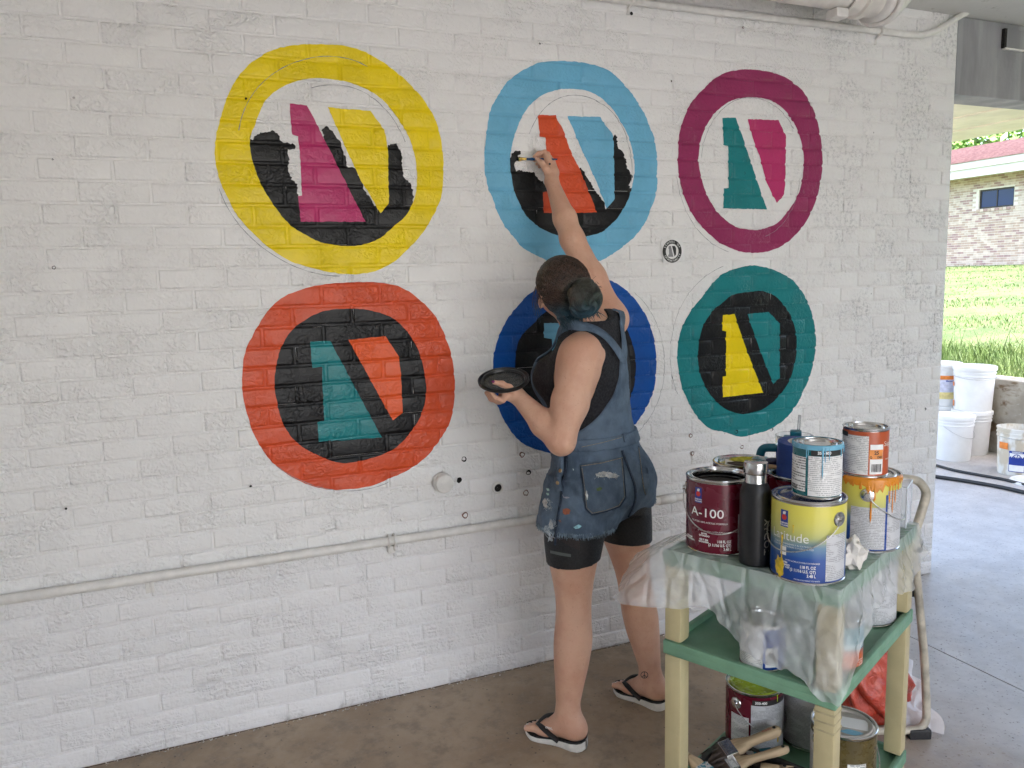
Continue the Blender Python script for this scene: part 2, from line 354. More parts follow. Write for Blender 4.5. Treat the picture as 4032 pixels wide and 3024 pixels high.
for row in range(NROW):
    for (x0, x1) in cells(row):
        zc = (row+.5)*HB; w = x1-x0
        a = proj((x0, 0, zc)); b = proj((x1, 0, zc)); c = proj(((x0+x1)/2, 0, zc+HB/2)); d = proj(((x0+x1)/2, 0, zc-HB/2))
        m = proj(((x0+x1)/2, 0, zc)); size = 0
        if a and b and m and -60 < m[0] < 4090 and -30 < m[1] < 3050: size = abs(b[0]-a[0])*abs(d[1]-c[1])
        allb.append((size, row, x0, x1))
allb.sort(reverse=True)
rest_V = []; rest_F = []
for n, (size, row, x0, x1) in enumerate(allb):
    w = x1-x0; xc = (x0+x1)/2; zc = (row+.5)*HB
    if abs(w-LB) < 1e-4: me = variants[int(hsh(row, x0*10, 9)*10) % 10]
    else:
        key = round(w, 4)
        if key not in pieces: pieces[key] = brick_mesh(w, HB, int(w*1e4))
        me = pieces[key]
    loc = (xc, depth_of(row, x0), zc)
    if n < 300:
        o = bpy.data.objects.new('brick', me); COL.objects.link(o); o.parent = wall; o.location = loc
    else:
        k = len(rest_V); rest_V += [(v.co.x+loc[0], v.co.y+loc[1], v.co.z+loc[2]) for v in me.vertices]
        rest_F += [tuple(i+k for i in p.vertices) for p in me.polygons]
o = pyd('brickwork', rest_V, rest_F, WHITE, wall, True); o['kind'] = 'stuff'; autosmooth(o, 62)

# ------------------------------------------------------------------ paint film that follows the bricks
def wall_y(x, z):
    row = math.floor(z/HB); off = .5 if row % 2 else 0.
    i = math.floor(x/LB-off); x0 = (i+off)*LB; x1 = x0+LB
    x0c, x1c = max(x0, XW), min(x1, XE); d = depth_of(row, x0c)
    t = min(x-x0c, x1c-x, z-row*HB, (row+1)*HB-z)
    if t <= .0034: return MORT
    if t <= .0057: return MORT + (d+.0011-MORT)*(t-.0034)/.0023
    if t <= .0098: return d+.0011 - .0011*(t-.0057)/.0041
    return d
def inside(px, pz, poly):
    x = poly[:, 0]; z = poly[:, 1]; x2 = np.roll(x, -1); z2 = np.roll(z, -1)
    c = np.zeros(len(px), bool)
    for a, b, a2, b2 in zip(x, z, x2, z2):
        if b == b2: continue
        m = ((b > pz) != (b2 > pz)) & (px < (a2-a)*(pz-b)/(b2-b)+a); c ^= m
    return c
def resample(poly, step):
    out = []; n = len(poly)
    for i in range(n):
        a = np.array(poly[i]); b = np.array(poly[(i+1) % n]); L = np.linalg.norm(b-a); k = max(1, int(L/step))
        for q in range(k): out.append(a+(b-a)*q/k)
    return out
def rough_outline(poly, smooth, step, amp, seed):
    r = random.Random(seed)
    if smooth:
        P = [(p.x, p.y) for p in spline([(a, b, 0) for a, b in poly], 8, True)]
    else: P = poly
    P = resample(P, step); out = []; n = len(P); ph = [r.random()*6.28 for _ in range(6)]
    for i, p in enumerate(P):
        t = np.array(P[(i+1) % n])-np.array(P[i-1]); L = np.linalg.norm(t)+1e-9; nrm = np.array((-t[1], t[0]))/L
        s = i*step
        w = (math.sin(s*60+ph[0])+.7*math.sin(s*133+ph[1])+.6*math.sin(s*290+ph[2])) *.35 + (r.random()-.5)*1.3
        out.append(p+nrm*w*amp)
    return np.array(out)
def film(name, outline, hole, lift, m, parent, extra_holes=()):
    x0, z0 = outline.min(0)-.01; x1, z1 = outline.max(0)+.01
    pts = []; edges = []
    def poly(P):
        k = len(pts); pts.extend(Vector((float(a), float(b))) for a, b in P); n = len(P)
        edges.extend((k+i, k+(i+1) % n) for i in range(n))
    poly(outline)
    for h in ([hole] if hole is not None else [])+list(extra_holes): poly(h)
    for row in range(int(z0/HB), int(z1/HB)+1):
        for (a, b) in cells(row):
            if b < x0 or a > x1: continue
            za, zb = row*HB, (row+1)*HB; k = len(pts)
            for ins in (.0034, .0057, .0098):
                for px, pz in ((a+ins, za+ins), (b-ins, za+ins), (b-ins, zb-ins), (a+ins, zb-ins)): pts.append(Vector((px, pz)))
                edges.extend((len(pts)-4+q, len(pts)-4+(q+1) % 4) for q in range(4))
            edges.extend((k+q, k+8+q) for q in range(4))
    V, E_, F, *_ = mgeo.delaunay_2d_cdt(pts, edges, [], 0, 1e-6)
    A = np.array([(v.x, v.y) for v in V]); F = np.array([tuple(f) for f in F]); c = A[F].mean(1)
    keep = inside(c[:, 0], c[:, 1], outline)
    for h in ([hole] if hole is not None else [])+list(extra_holes): keep &= ~inside(c[:, 0], c[:, 1], h)
    F = F[keep]; used = np.unique(F); mp = -np.ones(len(A), int); mp[used] = np.arange(len(used))
    c = Vector(parent.location) if parent else Vector((0, 0, 0))
    P = [(A[i][0]-c.x, wall_y(A[i][0], A[i][1])-lift-c.y, A[i][1]-c.z) for i in used]
    Fn = [tuple(int(mp[i]) for i in f) for f in F]
    P_ = [Vector(p) for p in P]
    Fn = [f if (P_[f[1]]-P_[f[0]]).cross(P_[f[2]]-P_[f[0]]).y < 0 else (f[0], f[2], f[1]) for f in Fn]
    o = pyd(name, P, Fn, m, parent, True); return o
def specks(region, n, r0, r1, seed, bias=None):
    rr = random.Random(seed); out = []
    for _ in range(n):
        cx = rr.uniform(*region[0]); cz = rr.uniform(*region[1]); r = rr.uniform(r0, r1); k = rr.randint(5, 7); sx = rr.uniform(1, 2.4)
        out.append(np.array([(cx+math.cos(6.283*i/k)*r*sx*rr.uniform(.6, 1.2), cz+math.sin(6.283*i/k)*r*rr.uniform(.6, 1.2)) for i in range(k)]))
    return out
EMB = [
 ('yellow', 'yellow', 'magenta', 'yellow', 'black', 'yellow ringed roundel with pink and yellow letter shapes, centre half filled with black'),
 ('light_blue', 'light_blue', 'orange', 'light_blue', 'black', 'light blue ringed roundel with orange letter shape that the woman is filling with black'),
 ('magenta', 'plum', 'teal', 'magenta', None, 'plum ringed roundel with teal and pink letter shapes on bare white centre'),
 ('orange', 'orange', 'teal', 'orange_light', 'black', 'orange ringed roundel with black centre and teal and orange letter shapes'),
 ('dark_blue', 'royal', 'light_blue', 'royal', 'black', 'royal blue ringed roundel with black centre, half hidden behind the woman'),
 ('teal', 'teal', 'yellow', 'teal', 'black', 'teal ringed roundel with black centre and yellow and teal letter shapes')]
for n, (key, ring, let, wed, cen, lab) in enumerate(EMB):
    d = MURAL[key]; c = np.array(d['outer']).mean(0)
    e = empty('painted_roundel', (float(c[0]), 0, float(c[1])), 0, lab, 'painted emblem', 'roundels painted on the brick wall')
    O = rough_outline(d['outer'], True, .011, .0016, n*10+1); I = rough_outline(d['inner'], True, .010, .0012, n*10+2)
    film('painted_ring', O, I, .0013, PAINT[ring], e)
    film('letter_stroke', rough_outline(d['letter'], False, .009, .0014, n*10+3), None, .0014, PAINT[let], e)
    film('letter_wedge', rough_outline(d['wedge'], False, .009, .0012, n*10+4), None, .0014, PAINT[wed], e)
    if cen:
        if 'black' in d:
            B_o = rough_outline(d['black'], False, .0052, .0042, n*10+5)
            film('centre_fill', B_o, None, .0008, PAINT['black'], e)
        else:
            Io = rough_outline(d['inner'], True, .010, .0, n*10+2); cc = Io.mean(0); Io = cc+(Io-cc)*1.006
            film('centre_fill', Io, None, .0008, PAINT['black'], e)
# pencil sketch lines around the roundels
pencil = simple('pencil_line', (.30, .30, .31, 1), .8, 0, .2, 100, world=True)
def pencil_arc(e, c, rx, rz, a0, a1, w, seed):
    r = random.Random(seed); A = []; B = []; n = int(abs(a1-a0)*22)+4
    for i in range(n+1):
        a = a0+(a1-a0)*i/n; k = 1+.006*math.sin(a*5+seed)
        p = np.array((c[0]+rx*k*math.cos(a), c[1]+rz*k*math.sin(a))); q = np.array((math.cos(a), math.sin(a))); ww = w*(.4+.8*r.random())
        A.append(p+q*ww); B.append(p-q*ww)
    film('pencil_line', np.array(A+B[::-1]), None, .0017, pencil, e)
emb_objs = [o for o in COL.objects if o.name.startswith('painted_roundel')]
pencil_arc(emb_objs[0], (.90, 1.985), .325, .335, 1.2, 2.9, .0013, 1)
pencil_arc(emb_objs[0], (.905, 1.96), .25, .27, .35, 1.9, .0011, 2)
pencil_arc(emb_objs[0], (.89, 1.98), .39, .388, 3.4, 4.7, .0011, 3)
pencil_arc(emb_objs[1], (1.83, 1.99), .235, .265, -.2, 2.7, .0012, 4)
pencil_arc(emb_objs[2], (2.66, 2.03), .262, .268, .6, 3.1, .0010, 5)
pencil_arc(emb_objs[2], (2.66, 2.0), .262, .29, 5.0, 6.2, .0010, 6)
pencil_arc(emb_objs[2], (2.66, 2.025), .392, .388, 3.3, 4.4, .0011, 7)
pencil_arc(emb_objs[5], (2.64, 1.235), .395, .385, 1.9, 3.6, .0010, 8)
pencil_arc(emb_objs[3], (.915, 1.2), .385, .378, 3.9, 5.0, .0011, 9)
pencil_arc(emb_objs[4], (1.83, 1.2), .39, .378, -.9, .9, .0010, 10)

# ------------------------------------------------------------------ lettering
def text_mesh(s, size=1.0, align='CENTER', bold=0.0, sx=1.0):
    cu = bpy.data.curves.new('t', 'FONT'); cu.body = s; cu.size = size; cu.align_x = align; cu.align_y = 'CENTER'; cu.resolution_u = 3; cu.offset = bold
    o = bpy.data.objects.new('t', cu); COL.objects.link(o); dg = bpy.context.evaluated_depsgraph_get()
    me = bpy.data.meshes.new_from_object(o.evaluated_get(dg)); V = [(v.co.x*sx, v.co.y) for v in me.vertices]; F = [tuple(p.vertices) for p in me.polygons]
    bpy.data.objects.remove(o); bpy.data.curves.remove(cu); bpy.data.meshes.remove(me); return V, F
ink_w = simple('white_ink', (.82, .82, .80, 1), .4, 0, .03, 20)
ink_k = simple('black_ink', (.02, .02, .02, 1), .5, 0, .03, 20)
ink_r = simple('red_ink', (.55, .03, .02, 1), .5, 0, .03, 20)
ink_b = simple('blue_ink', (.01, .04, .28, 1), .4, 0, .03, 20)
paper = simple('paper', (.80, .80, .79, 1), .6, 0, .03, 30)

# the printed design taped to the wall
sk = empty('paper_sample', tuple(onY(2643, 990, 0)), 0, 'small taped paper print of the black roundel between the upper painted roundels', 'paper sheet')
cx, cz = sk.location.x, sk.location.z
q = [onY(2600, 953), onY(2683, 935), onY(2694, 1023), onY(2609, 1038)]
V = [(v.x-cx, -.0048-.0012*(i % 2), v.z-cz) for i, v in enumerate(q)]; V += [(a, b+.0004, c) for a, b, c in V]
pyd('sheet', V, [(3, 2, 1, 0), (4, 5, 6, 7), (0, 1, 5, 4), (1, 2, 6, 5), (2, 3, 7, 6), (3, 0, 4, 7)], paper, sk)
def disc_ring(r0, r1, y, n=40):
    m = MB(); V = []; F = []
    for k in range(n):
        a = 2*math.pi*k/n; V += [(r1*math.cos(a), y, r1*math.sin(a)), (r0*math.cos(a), y, r0*math.sin(a))]
    for k in range(n):
        k2 = (k+1) % n; F.append((2*k, 2*k+1, 2*k2+1, 2*k2))
    return m.add(V, F)
disc_ring(.031, .0465, -.0068).build('printed_ring', ink_k, sk)
MB().add([(x, -.0068, z) for x, z in ((-.017, .022), (-.006, .022), (.006, -.022), (-.019, -.022), (-.019, -.013), (-.0155, -.013), (-.0155, .011), (-.0185, .011))], [tuple(range(8))]).build('printed_letter', simple('grey_ink', (.25, .25, .26, 1), .6), sk)
MB().add([(x, -.0068, z) for x, z in ((-.001, .022), (.013, .022), (.019, .013), (.019, -.013), (.012, -.021))], [tuple(range(5))]).build('printed_wedge', ink_k, sk)
for txt, a0, a1, flip in (('SCHOOL OF', 155, 28, 1), ('OPPORTUNITY', 212, 340, -1)):
    m = MB()
    for i, ch in enumerate(txt):
        if ch == ' ': continue
        a = R_(a0+(a1-a0)*i/(len(txt)-1)); V, F = text_mesh(ch, .0115, bold=.0002); r = .0388
        for_ = a-math.pi/2 if flip > 0 else a+math.pi/2
        m.add([(r*math.cos(a)+u*math.cos(for_)-v*math.sin(for_), -.0072, r*math.sin(a)+u*math.sin(for_)+v*math.cos(for_)) for u, v in V], F)
    m.build('printed_word_ring', ink_w, sk)['kind'] = 'stuff'

# ------------------------------------------------------------------ conduits, pipe, fittings
def dark(name, c=(.012, .010, .009, 1)): return simple(name, c, .9, 0, .3, 60)
hole_m = dark('drilled_hole_dark'); chip_m = simple('chipped_brick', (.20, .085, .055, 1), .8, 0, .3, 90)
def wall_hole(x, z, r, chip=0):
    mbh = MB(); n = 11; rr = random.Random(int(x*1000))
    pts = [(x+r*math.cos(6.283*k/n)*rr.uniform(.8, 1.1), -.0024, z+r*math.sin(6.283*k/n)*rr.uniform(.8, 1.15)) for k in range(n)]
    V = [(x, .004, z)]+pts; mbh.add(V, [(0, 1+(k+1) % n, 1+k) for k in range(n)]); mbh.build('anchor_hole', chip_m if chip else hole_m, wall)
    if chip:
        V = [(x+.1*r, -.0032, z)]+[(x+.1*r+(a-x)*.62, -.003, z+(c-z)*.62) for a, b, c in pts]; MB().add(V, [(0, 1+(k+1) % n, 1+k) for k in range(n)]).build('filler_plug', WHITE, wall)
for x, z, r, c in ((1.319, .890, .011, 0), (1.297, .811, .011, 0), (1.315, .670, .013, 1), (1.559, .881, .012, 1), (1.585, .806, .011, 0), (1.572, .725, .012, 1)): wall_hole(x, z, r, c)
for px, py, r, c in ((2718, 1715, .010, 1), (2725, 1785, .010, 1), (2920, 1760, .010, 1), (2898, 1700, .009, 0), (2485, 54, .007, 0), (2925, 109, .005, 1), (2642, 320, .004, 0), (2124, 173, .004, 0), (208, 628, .003, 0), (212, 1054, .006, 0), (968, 389, .004, 0), (260, 2002, .004, 0), (987, 1914, .004, 0), (2930, 682, .005, 0), (2716, 1912, .012, 1), (3040, 1690, .006, 0), (3642, 1610, .007, 0)):
    p = onY(px, py); wall_hole(p.x, p.z, r, c)
# capped stub pipe
def disc_thing(name, px, py, lab, cat): p = onY(px, py); return empty(name, (p.x, 0, p.z), 0, lab, cat)
kn = empty('pipe_cap', (1.225, 0, .815), 0, 'round white painted cap standing out of the wall below the orange roundel', 'pipe cap')
RX = Matrix.Rotation(R_(90), 4, 'X')
o = MB().lathe([(0, .052), (.030, .052), (.034, .049), (.035, .045), (.035, .030), (.037, .029), (.038, .022), (.038, .012), (.036, .010), (.036, -.004)], 40, M=RX).build('cap', M['cream_pipe'], kn, True); autosmooth(o, 50)
sp = empty('open_pipe_stub', (1.452, 0, .762), 0, 'short open white pipe stub ending flush in the wall beside the denim shorts', 'pipe')
o = MB().lathe([(.016, -.004), (.016, .012), (.021, .013), (.023, .010), (.024, -.002)], 32, M=RX).build('rim', M['cream_pipe'], sp, True); autosmooth(o, 50)
MB().lathe([(.016, .0042), (.0005, .0042)], 24, M=RX).build('dark_bore', hole_m, sp)
# lower conduit
lc = empty('lower_conduit', (-1.9, -.019, .62), 0, 'straight white conduit running along the wall at knee height', 'conduit')
MB().tube([(0, 0, 0), (2, 0, 0), (4.1, 0, -.003), (4.6, 0, -.003)], .0165, 14, up=(0, 0, 1)).build('pipe', M['cream_pipe'], lc, True)
MB().tube([(4.08, 0, -.003), (4.155, 0, -.003)], .0205, 14).build('coupling', M['cream_pipe'], lc, True)
def strap(px, parent, z=0., loop=True):
    x = px+1.9; mb = MB()
    for s in (-1, 1): mb.tube([(x+.011*s-.006, .013, .012), (x+.011*s-.006, .004, .021), (x+.011*s-.006, -.009, .020), (x+.011*s-.006, -.0195, .004), (x+.011*s-.006, -.0195, -.008), (x+.011*s-.006, -.010, -.020), (x+.011*s-.006, .006, -.024), (x+.011*s-.006, .013, -.045)], .0045, 6, flat=1)
    mb.bbox(x-.017, x+.005, .008, .017, -.052, -.024, .002); mb.build('clamp', M['cream_pipe'], parent, True)
strap(1.026, lc)
br = empty('loose_clip', (.205, 0, .582), 0, 'short white clip left on the wall under the conduit', 'pipe clip')
for s in (-1, 1): MB().bbox(s*.008-.005, s*.008+.005, -.012, .002, -.018, .018, .002).build('prong', M['cream_pipe'], br)
MB().box(-.012, .012, -.003, .003, -.020, .018).build('back_plate', M['cream_pipe'], br)
# upper conduit with an offset bend
uc = empty('upper_conduit', (-1.9, 0, 2.62), 0, 'thin cream conduit along the top of the wall that bends up over the beam', 'conduit')
P = spline([(-.0, -.021, -.02), (3.9, -.021, -.008), (5.0, -.021, .0), (5.42, -.021, .004), (5.50, -.023, .010), (5.58, -.026, .034), (5.72, -.03, .11), (5.80, -.03, .145), (5.88, -.03, .158), (6.6, -.03, .156), (8.5, -.03, .150)], 6)
P = [(a+0, b, c) for a, b, c in P]
MB().tube(P, .0145, 12, up=(0, 0, 1)).build('pipe', M['cream_pipe'], uc, True)
def strap2(x):
    mb = MB(); mb.tube([(x, .003, .025), (x, -.018, .021), (x, -.038, .008), (x, -.038, -.008), (x, -.022, -.020), (x, .002, -.028), (x, .002, -.05)], .007, 6); mb.build('clamp', M['cream_pipe'], uc, True)
for x in (5.235, 3.95, 2.4): strap2(x)
# drain pipe under the ceiling
old_paint = simple('old_cream_paint', (.72, .69, .63, 1), .5, 0, .06, 14, .001, 120, world=True)
dp = empty('drain_pipe', (-1.9, -.24, 2.668), 0, 'thick beige drain pipe hung under the ceiling ending in an elbow', 'pipe')
MB().lathe([(.068, 0), (.068, 4.87)], 36, M=Matrix.Rotation(R_(90), 4, 'Y'), cap0=True).build('barrel', old_paint, dp, True)
o = MB().lathe([(.077, 4.80), (.081, 4.805), (.081, 4.86), (.092, 4.865), (.092, 4.895), (.080, 4.90), (.080, 4.96)], 36, M=Matrix.Rotation(R_(90), 4, 'Y')).build('hub', old_paint, dp, True); autosmooth(o)
pts = [(4.95+.16*math.sin(a), .03*(1-math.cos(a)), .16*(1-math.cos(a))) for a in np.linspace(0, math.pi/2, 9)]
MB().tube(pts, [.098, .100, .100, .099, .097, .094, .09, .086, .082], 24).build('elbow', M['cream_pipe'], dp, True)
pts = [(5.0+.012*math.sin(a*2), math.cos(a)*.103, math.sin(a)*.103) for a in np.linspace(-3.3, .5, 30)]
MB().tube(pts, .011, 8, flat=1.5).build('hanger_ring', M['cream_pipe'], dp, True)
MB().bbox(4.74, 4.80, -.03, .03, -.105, -.07, .004).build('hanger_foot', M['cream_pipe'], dp)

# ------------------------------------------------------------------ floor, ceiling, beam, ledge
k = N('stained_concrete'); v = k.pos(); x, y, z = k.sep(v)
bc = k.mix(k.ramp(k.noise(v, 2.6, 6, .62, .4), .34, .66), (.28, .20, .13, 1), (.38, .29, .20, 1))
bc = k.mix(k.ramp(k.noise(v, 11, 6, .7), .45, .68, 0, .75), bc, (.20, .155, .115, 1))
bc = k.mix(k.ramp(k.noise(v, 45, 5, .7), .5, .75, 0, .5), bc, (.36, .31, .255, 1))
grey = k.mix(k.ramp(k.noise(v, 4, 6, .7), .35, .65), (.40, .375, .36, 1), (.50, .475, .455, 1))  # paler right-hand slab, with its sky light put into the colour
grey = k.mix(k.math('MULTIPLY', k.ramp(k.noise(v, 60, 3, .7), .60, .66), .7), grey, (.16, .13, .12, 1))
f = k.ramp(k.math('ADD', x, k.math('MULTIPLY', k.noise(v, 1.7, 3), .9)), 2.55, 3.5)
f = k.math('MAXIMUM', f, k.ramp(y, -1.6, -2.6))  # unseen floor behind the camera greyed to cool its bounce light
bc = k.mix(f, bc, grey)
spk = k.math('MULTIPLY', k.ramp(k.voro(v, 34), .14, .08), k.ramp(k.noise(v, 3, 2), .45, .6, .2, .9))
bc = k.mix(spk, bc, (.07, .055, .045, 1))
spl = k.ramp(k.voro(v, 4.2), .030, .018); bc = k.mix(spl, bc, (.75, .75, .73, 1))
rg = k.math('ADD', k.ramp(k.noise(v, 9, 5, .6), .3, .7, .40, .50), k.ramp(k.noise(v, 40, 4, .6), .3, .7, -.04, .04))
k.set(Base_Color=bc, Roughness=rg, Specular_IOR_Level=.5, Normal=k.bump(k.math('ADD', k.noise(v, 30, 5, .6), k.math('MULTIPLY', k.noise(v, 6, 3), 1.5)), .0016))
CONC = k.m
fl = MB(); fl.box(-5, 3.151, -6.2, .19, -.15, 0); fl.build('floor', CONC); tag(bpy.data.objects['floor'], kind='structure')
o = MB().box(3.158, 6.66, -6.2, 14, -.15, 0).build('floor_slab', CONC); tag(o, kind='structure')
o = MB().box(-5, 3.151, .2, 14, -.15, 0).build('floor_beyond_wall', CONC); tag(o, kind='structure')
o = MB().box(-5, 6.7, -6.2, 14, -.3, -.03).build('ground_base', dark('joint_dark', (.03, .026, .022, 1))); tag(o, kind='structure')
# crumbs of old paint and mortar along the foot of the wall
m = MB(); rr = random.Random(4)
for i in range(520):
    x = rr.uniform(-.6, 3.84); s = rr.uniform(.0015, .0062) * (1.4 if rr.random() < .1 else 1); y = -abs(rr.gauss(0, .011))-.001
    V = [(x+rr.uniform(-1, 1)*s, y+rr.uniform(-1, 1)*s*.8, .0005+rr.uniform(0, .8)*s) for _ in range(5)]; V.append((x, y, .0)); m.add(V, [(0, 1, 2), (0, 2, 3), (0, 3, 4), (0, 4, 1), (1, 2, 5), (3, 4, 5)])
tag(m.build('paint_crumbs', simple('crumbs', (.62, .60, .56, 1), .8, 0, .3, 50)), 'white crumbs of paint and mortar along the foot of the wall', None, None, 'stuff')
m = MB()
for i in range(150):
    x = -.6+4.4*i/150; m.add([(x, -.0006, .0008), (x+.03, -.0006, .0008), (x+.03, -.002-.005*hsh(i+1, 2), .0008), (x, -.002-.005*hsh(i, 2), .0008)], [(0, 1, 2, 3)])
o = m.build('wall_foot_strip', dark('dark_strip', (.045, .035, .028, 1))); tag(o, kind='structure')  # thin dark strip laid on the floor along the wall foot
k = N('ceiling_paint'); v = k.pos()
bc = k.mix(k.ramp(k.noise(v, 1.6, 5), .35, .65), (.60, .59, .565, 1), (.70, .69, .665, 1)); bc = k.mix(k.ramp(k.noise(v, 12, 5, .7), .62, .72), bc, (.22, .19, .16, 1))
k.set(Base_Color=bc, Roughness=.7, Normal=k.bump(k.noise(v, 40, 4), .002)); CEIL = k.m
o = MB().box(-5, 6.75, -6.2, 0, 2.745, 2.95).build('ceiling', CEIL); tag(o, kind='structure')
o = MB().box(3.857, 8.6, .0, .19, 2.7455, 2.95).build('ceiling_over_beam', CEIL); tag(o, kind='structure')
o = MB().box(-5, 3.855, .0, .2, 2.7445, 2.95).build('ceiling_edge', CEIL); tag(o, kind='structure')
k = N('grey_beam_concrete'); v = k.pos(); x, y, z = k.sep(v)
bc = k.mix(k.ramp(k.noise(k.map(v, (1, 1, .25)), 5, 5, .6), .35, .65), (.23, .232, .24, 1), (.33, .33, .335, 1))
bc = k.mix(k.ramp(k.noise(k.map(v, (3, 1, .3)), 4, 4), .5, .7, 0, .5), bc, (.42, .42, .43, 1))
k.set(Base_Color=bc, Roughness=.75, Normal=k.bump(k.noise(v, 60, 4), .0015))
bt = empty('ceiling_beam', (3.86, 0, 2.39), 0, 'deep grey concrete beam spanning from the wall end over the opening', 'beam')
MB().bbox(.0, 4.6, .004, .17, .0, .354, .004).build('beam', k.m, bt)
MB().box(.30, .318, -.012, .004, .235, .325).build('conduit_box_side', dark('box_dark'), bt)
MB().bbox(.318, .46, -.010, .004, .238, .325, .002).build('conduit_box', k.m, bt); MB().bbox(.31, .45, -.014, .004, .228, .237, .002).build('box_lip', M['cream_pipe'], bt)
CREAM = simple('cream_deck_paint', (.72, .66, .54, 1), .5, 0, .06, 5, world=True)
cn = empty('canopy_roof', (3.9, .2, 2.6), 0, 'cream ribbed canopy deck seen beyond the grey beam', 'canopy')
k = N('fibreglass_deck'); k.set(Base_Color=(.75, .72, .45, 1), Roughness=.6); tr_ = k.n.new('ShaderNodeBsdfTranslucent'); tr_.inputs[0].default_value = (.80, .78, .45, 1); mx = k.n.new('ShaderNodeMixShader'); mx.inputs[0].default_value = .35
k.t.links.new(k.p.outputs[0], mx.inputs[1]); k.t.links.new(tr_.outputs[0], mx.inputs[2]); k.t.links.new(mx.outputs[0], k.o.inputs[0])
MB().box(-.03, 2.75, .0, 14, .147, .150).build('deck', k.m, cn)
for X in np.arange(-.18, 2.1, .5): MB().bbox(X, X+.455, -.02, 13.9, .05, .146, .012).build('rib', CREAM, cn)
MB().bbox(2.32, 2.78, -.02, 14, .05, .20, .01).build('edge_channel', CREAM, cn)
MB().tube([(.55, .9, .03), (1.1, 1.4, .05), (1.5, 1.75, .03)], .03, 10).build('brace', CREAM, cn, True)
for (a, b) in ((-2.2, -.0),):
    pass
k = N('stained_ledge_concrete'); v = k.pos(); x, y, z = k.sep(v)
bc = k.mix(k.ramp(k.noise(v, 3.5, 6, .65), .35, .65), (.30, .26, .20, 1), (.44, .40, .33, 1)); bc = k.mix(k.ramp(k.noise(k.map(v, (1, 1, 1.6)), 4.2, 5, .65, .5), .52, .62), bc, (.17, .115, .065, 1))
bc = k.mix(k.ramp(k.noise(v, 30, 4), .6, .7, 0, .5), bc, (.5, .47, .42, 1)); k.set(Base_Color=bc, Roughness=.85, Normal=k.bump(k.noise(v, 25, 6, .65), .006))
lw = empty('low_ledge_wall', (6.65, 0, 0), 0, 'low stained concrete ledge wall between the walkway and the lawn', 'wall')
MB().bbox(0, .24, -5.2, 14, -.1, .63, .012).build('ledge', k.m, lw)
# unseen walls added around the shelter to narrow and aim the daylight
cr = empty('added_left_wall', (-3.2, -2.2, 0), 0, 'added white wall outside the picture, blocking daylight from the left', 'wall'); MB().box(-.1, .1, -4.0, 2.19, 0, 2.744).build('wall_face', WHITE, cr)
OUTW = simple('added_wall_pale', (.50, .495, .485, 1), .8, 0, .08, 3, world=True)
rw = empty('added_rear_wall', (0, -6.1, 0), 0, 'added pale wall behind the camera outside the picture, its opening narrowing the daylight', 'wall'); MB().box(-5, OPN[0], -.1, .1, 0, 2.744).build('wall_left_part', OUTW, rw); MB().box(OPN[1], 6.64, -.1, .1, 0, 2.744).build('wall_right_part', OUTW, rw)
MB().box(OPN[0]+.001, OPN[1]-.001, -.08, .08, 0, .25).build('added_parapet', OUTW, rw)  # added low wall cutting the light that comes from below
sw = empty('added_side_wall', (6.55, -3.9, 0), 0, 'added pale wall outside the picture, blocking side light from the lawn', 'wall'); MB().box(-.08, .08, -2.09, 2.2, 0, 2.744).build('wall_face', OUTW, sw)

# ------------------------------------------------------------------ outdoors
k = N('lawn_soil'); v = k.pos()
bc = k.mix(k.ramp(k.noise(v, 1.1, 6, .7), .35, .65), (.05, .085, .02, 1), (.105, .13, .045, 1)); bc = k.mix(k.ramp(k.noise(v, 5, 5, .7), .52, .68), bc, (.13, .14, .06, 1))
k.set(Base_Color=bc, Roughness=.9, Normal=k.bump(k.noise(v, 20, 4), .03)); LAWN = k.m
gx = [6.88, 7.4, 8.5, 10, 12, 15, 18, 22, 30, 60, 300]; gz = [.58, .60, .70, .84, 1.0, 1.22, 1.42, 1.62, 1.7, 2.5, 6]
gy = [-300, -60, -20, -8, -4, -1, 1, 3, 5, 8, 12, 16, 22, 40, 90, 300]
V = [(a, b, c+.02*math.sin(a*2.1+b*1.3)) for a, c in zip(gx, gz) for b in gy]; n = len(gy)
F = [(i*n+j, (i+1)*n+j, (i+1)*n+j+1, i*n+j+1) for i in range(len(gx)-1) for j in range(n-1)]
tag(pyd('lawn', V, F, LAWN, None, True), kind='structure')
tag(pyd('ground', [(-300, -300, -.16), (300, -300, -.16), (300, 300, -.16), (-300, 300, -.16)], [(0, 1, 2, 3)], LAWN), kind='structure')
o = MB().box(-40, 6.6, -40, -6.22, -.14, -.04).build('added_pavement', simple('pale_pavement', (.42, .415, .405, 1), .8, 0, .1, 3, world=True)); tag(o, kind='structure')  # unseen pale ground added behind the camera for neutral bounce light
def lawn_z(x, y): return float(np.interp(x, gx, gz)) + .02*math.sin(x*2.1+y*1.3)
V = []; F = []; rr = np.random.RandomState(3)
def blades(n, x0, x1, y0, y1, h0, h1, w):
    for i in range(n):
        x = rr.uniform(x0, x1); y = rr.uniform(y0, y1); h = rr.uniform(h0, h1); a = rr.uniform(0, 6.28); z = lawn_z(x, y)-.01; lx, ly = rr.normal(0, .35, 2)*h
        c, s = math.cos(a)*w, math.sin(a)*w; b = len(V)
        V.extend([(x-c, y-s, z), (x+c, y+s, z), (x+lx*.4+c*.7, y+ly*.4+s*.7, z+h*.55), (x+lx*.4-c*.7, y+ly*.4-s*.7, z+h*.55), (x+lx, y+ly, z+h)]); F.extend([(b, b+1, b+2), (b, b+2, b+3), (b+3, b+2, b+4)])
blades(9000, 6.9, 8.2, .4, 4.6, .05, .16, .004); blades(260, 6.95, 8.4, .6, 4.4, .18, .42, .003); blades(9000, 8.2, 12, 1.5, 8, .025, .06, .006); blades(6000, 12, 21.8, 4, 14, .02, .05, .012)
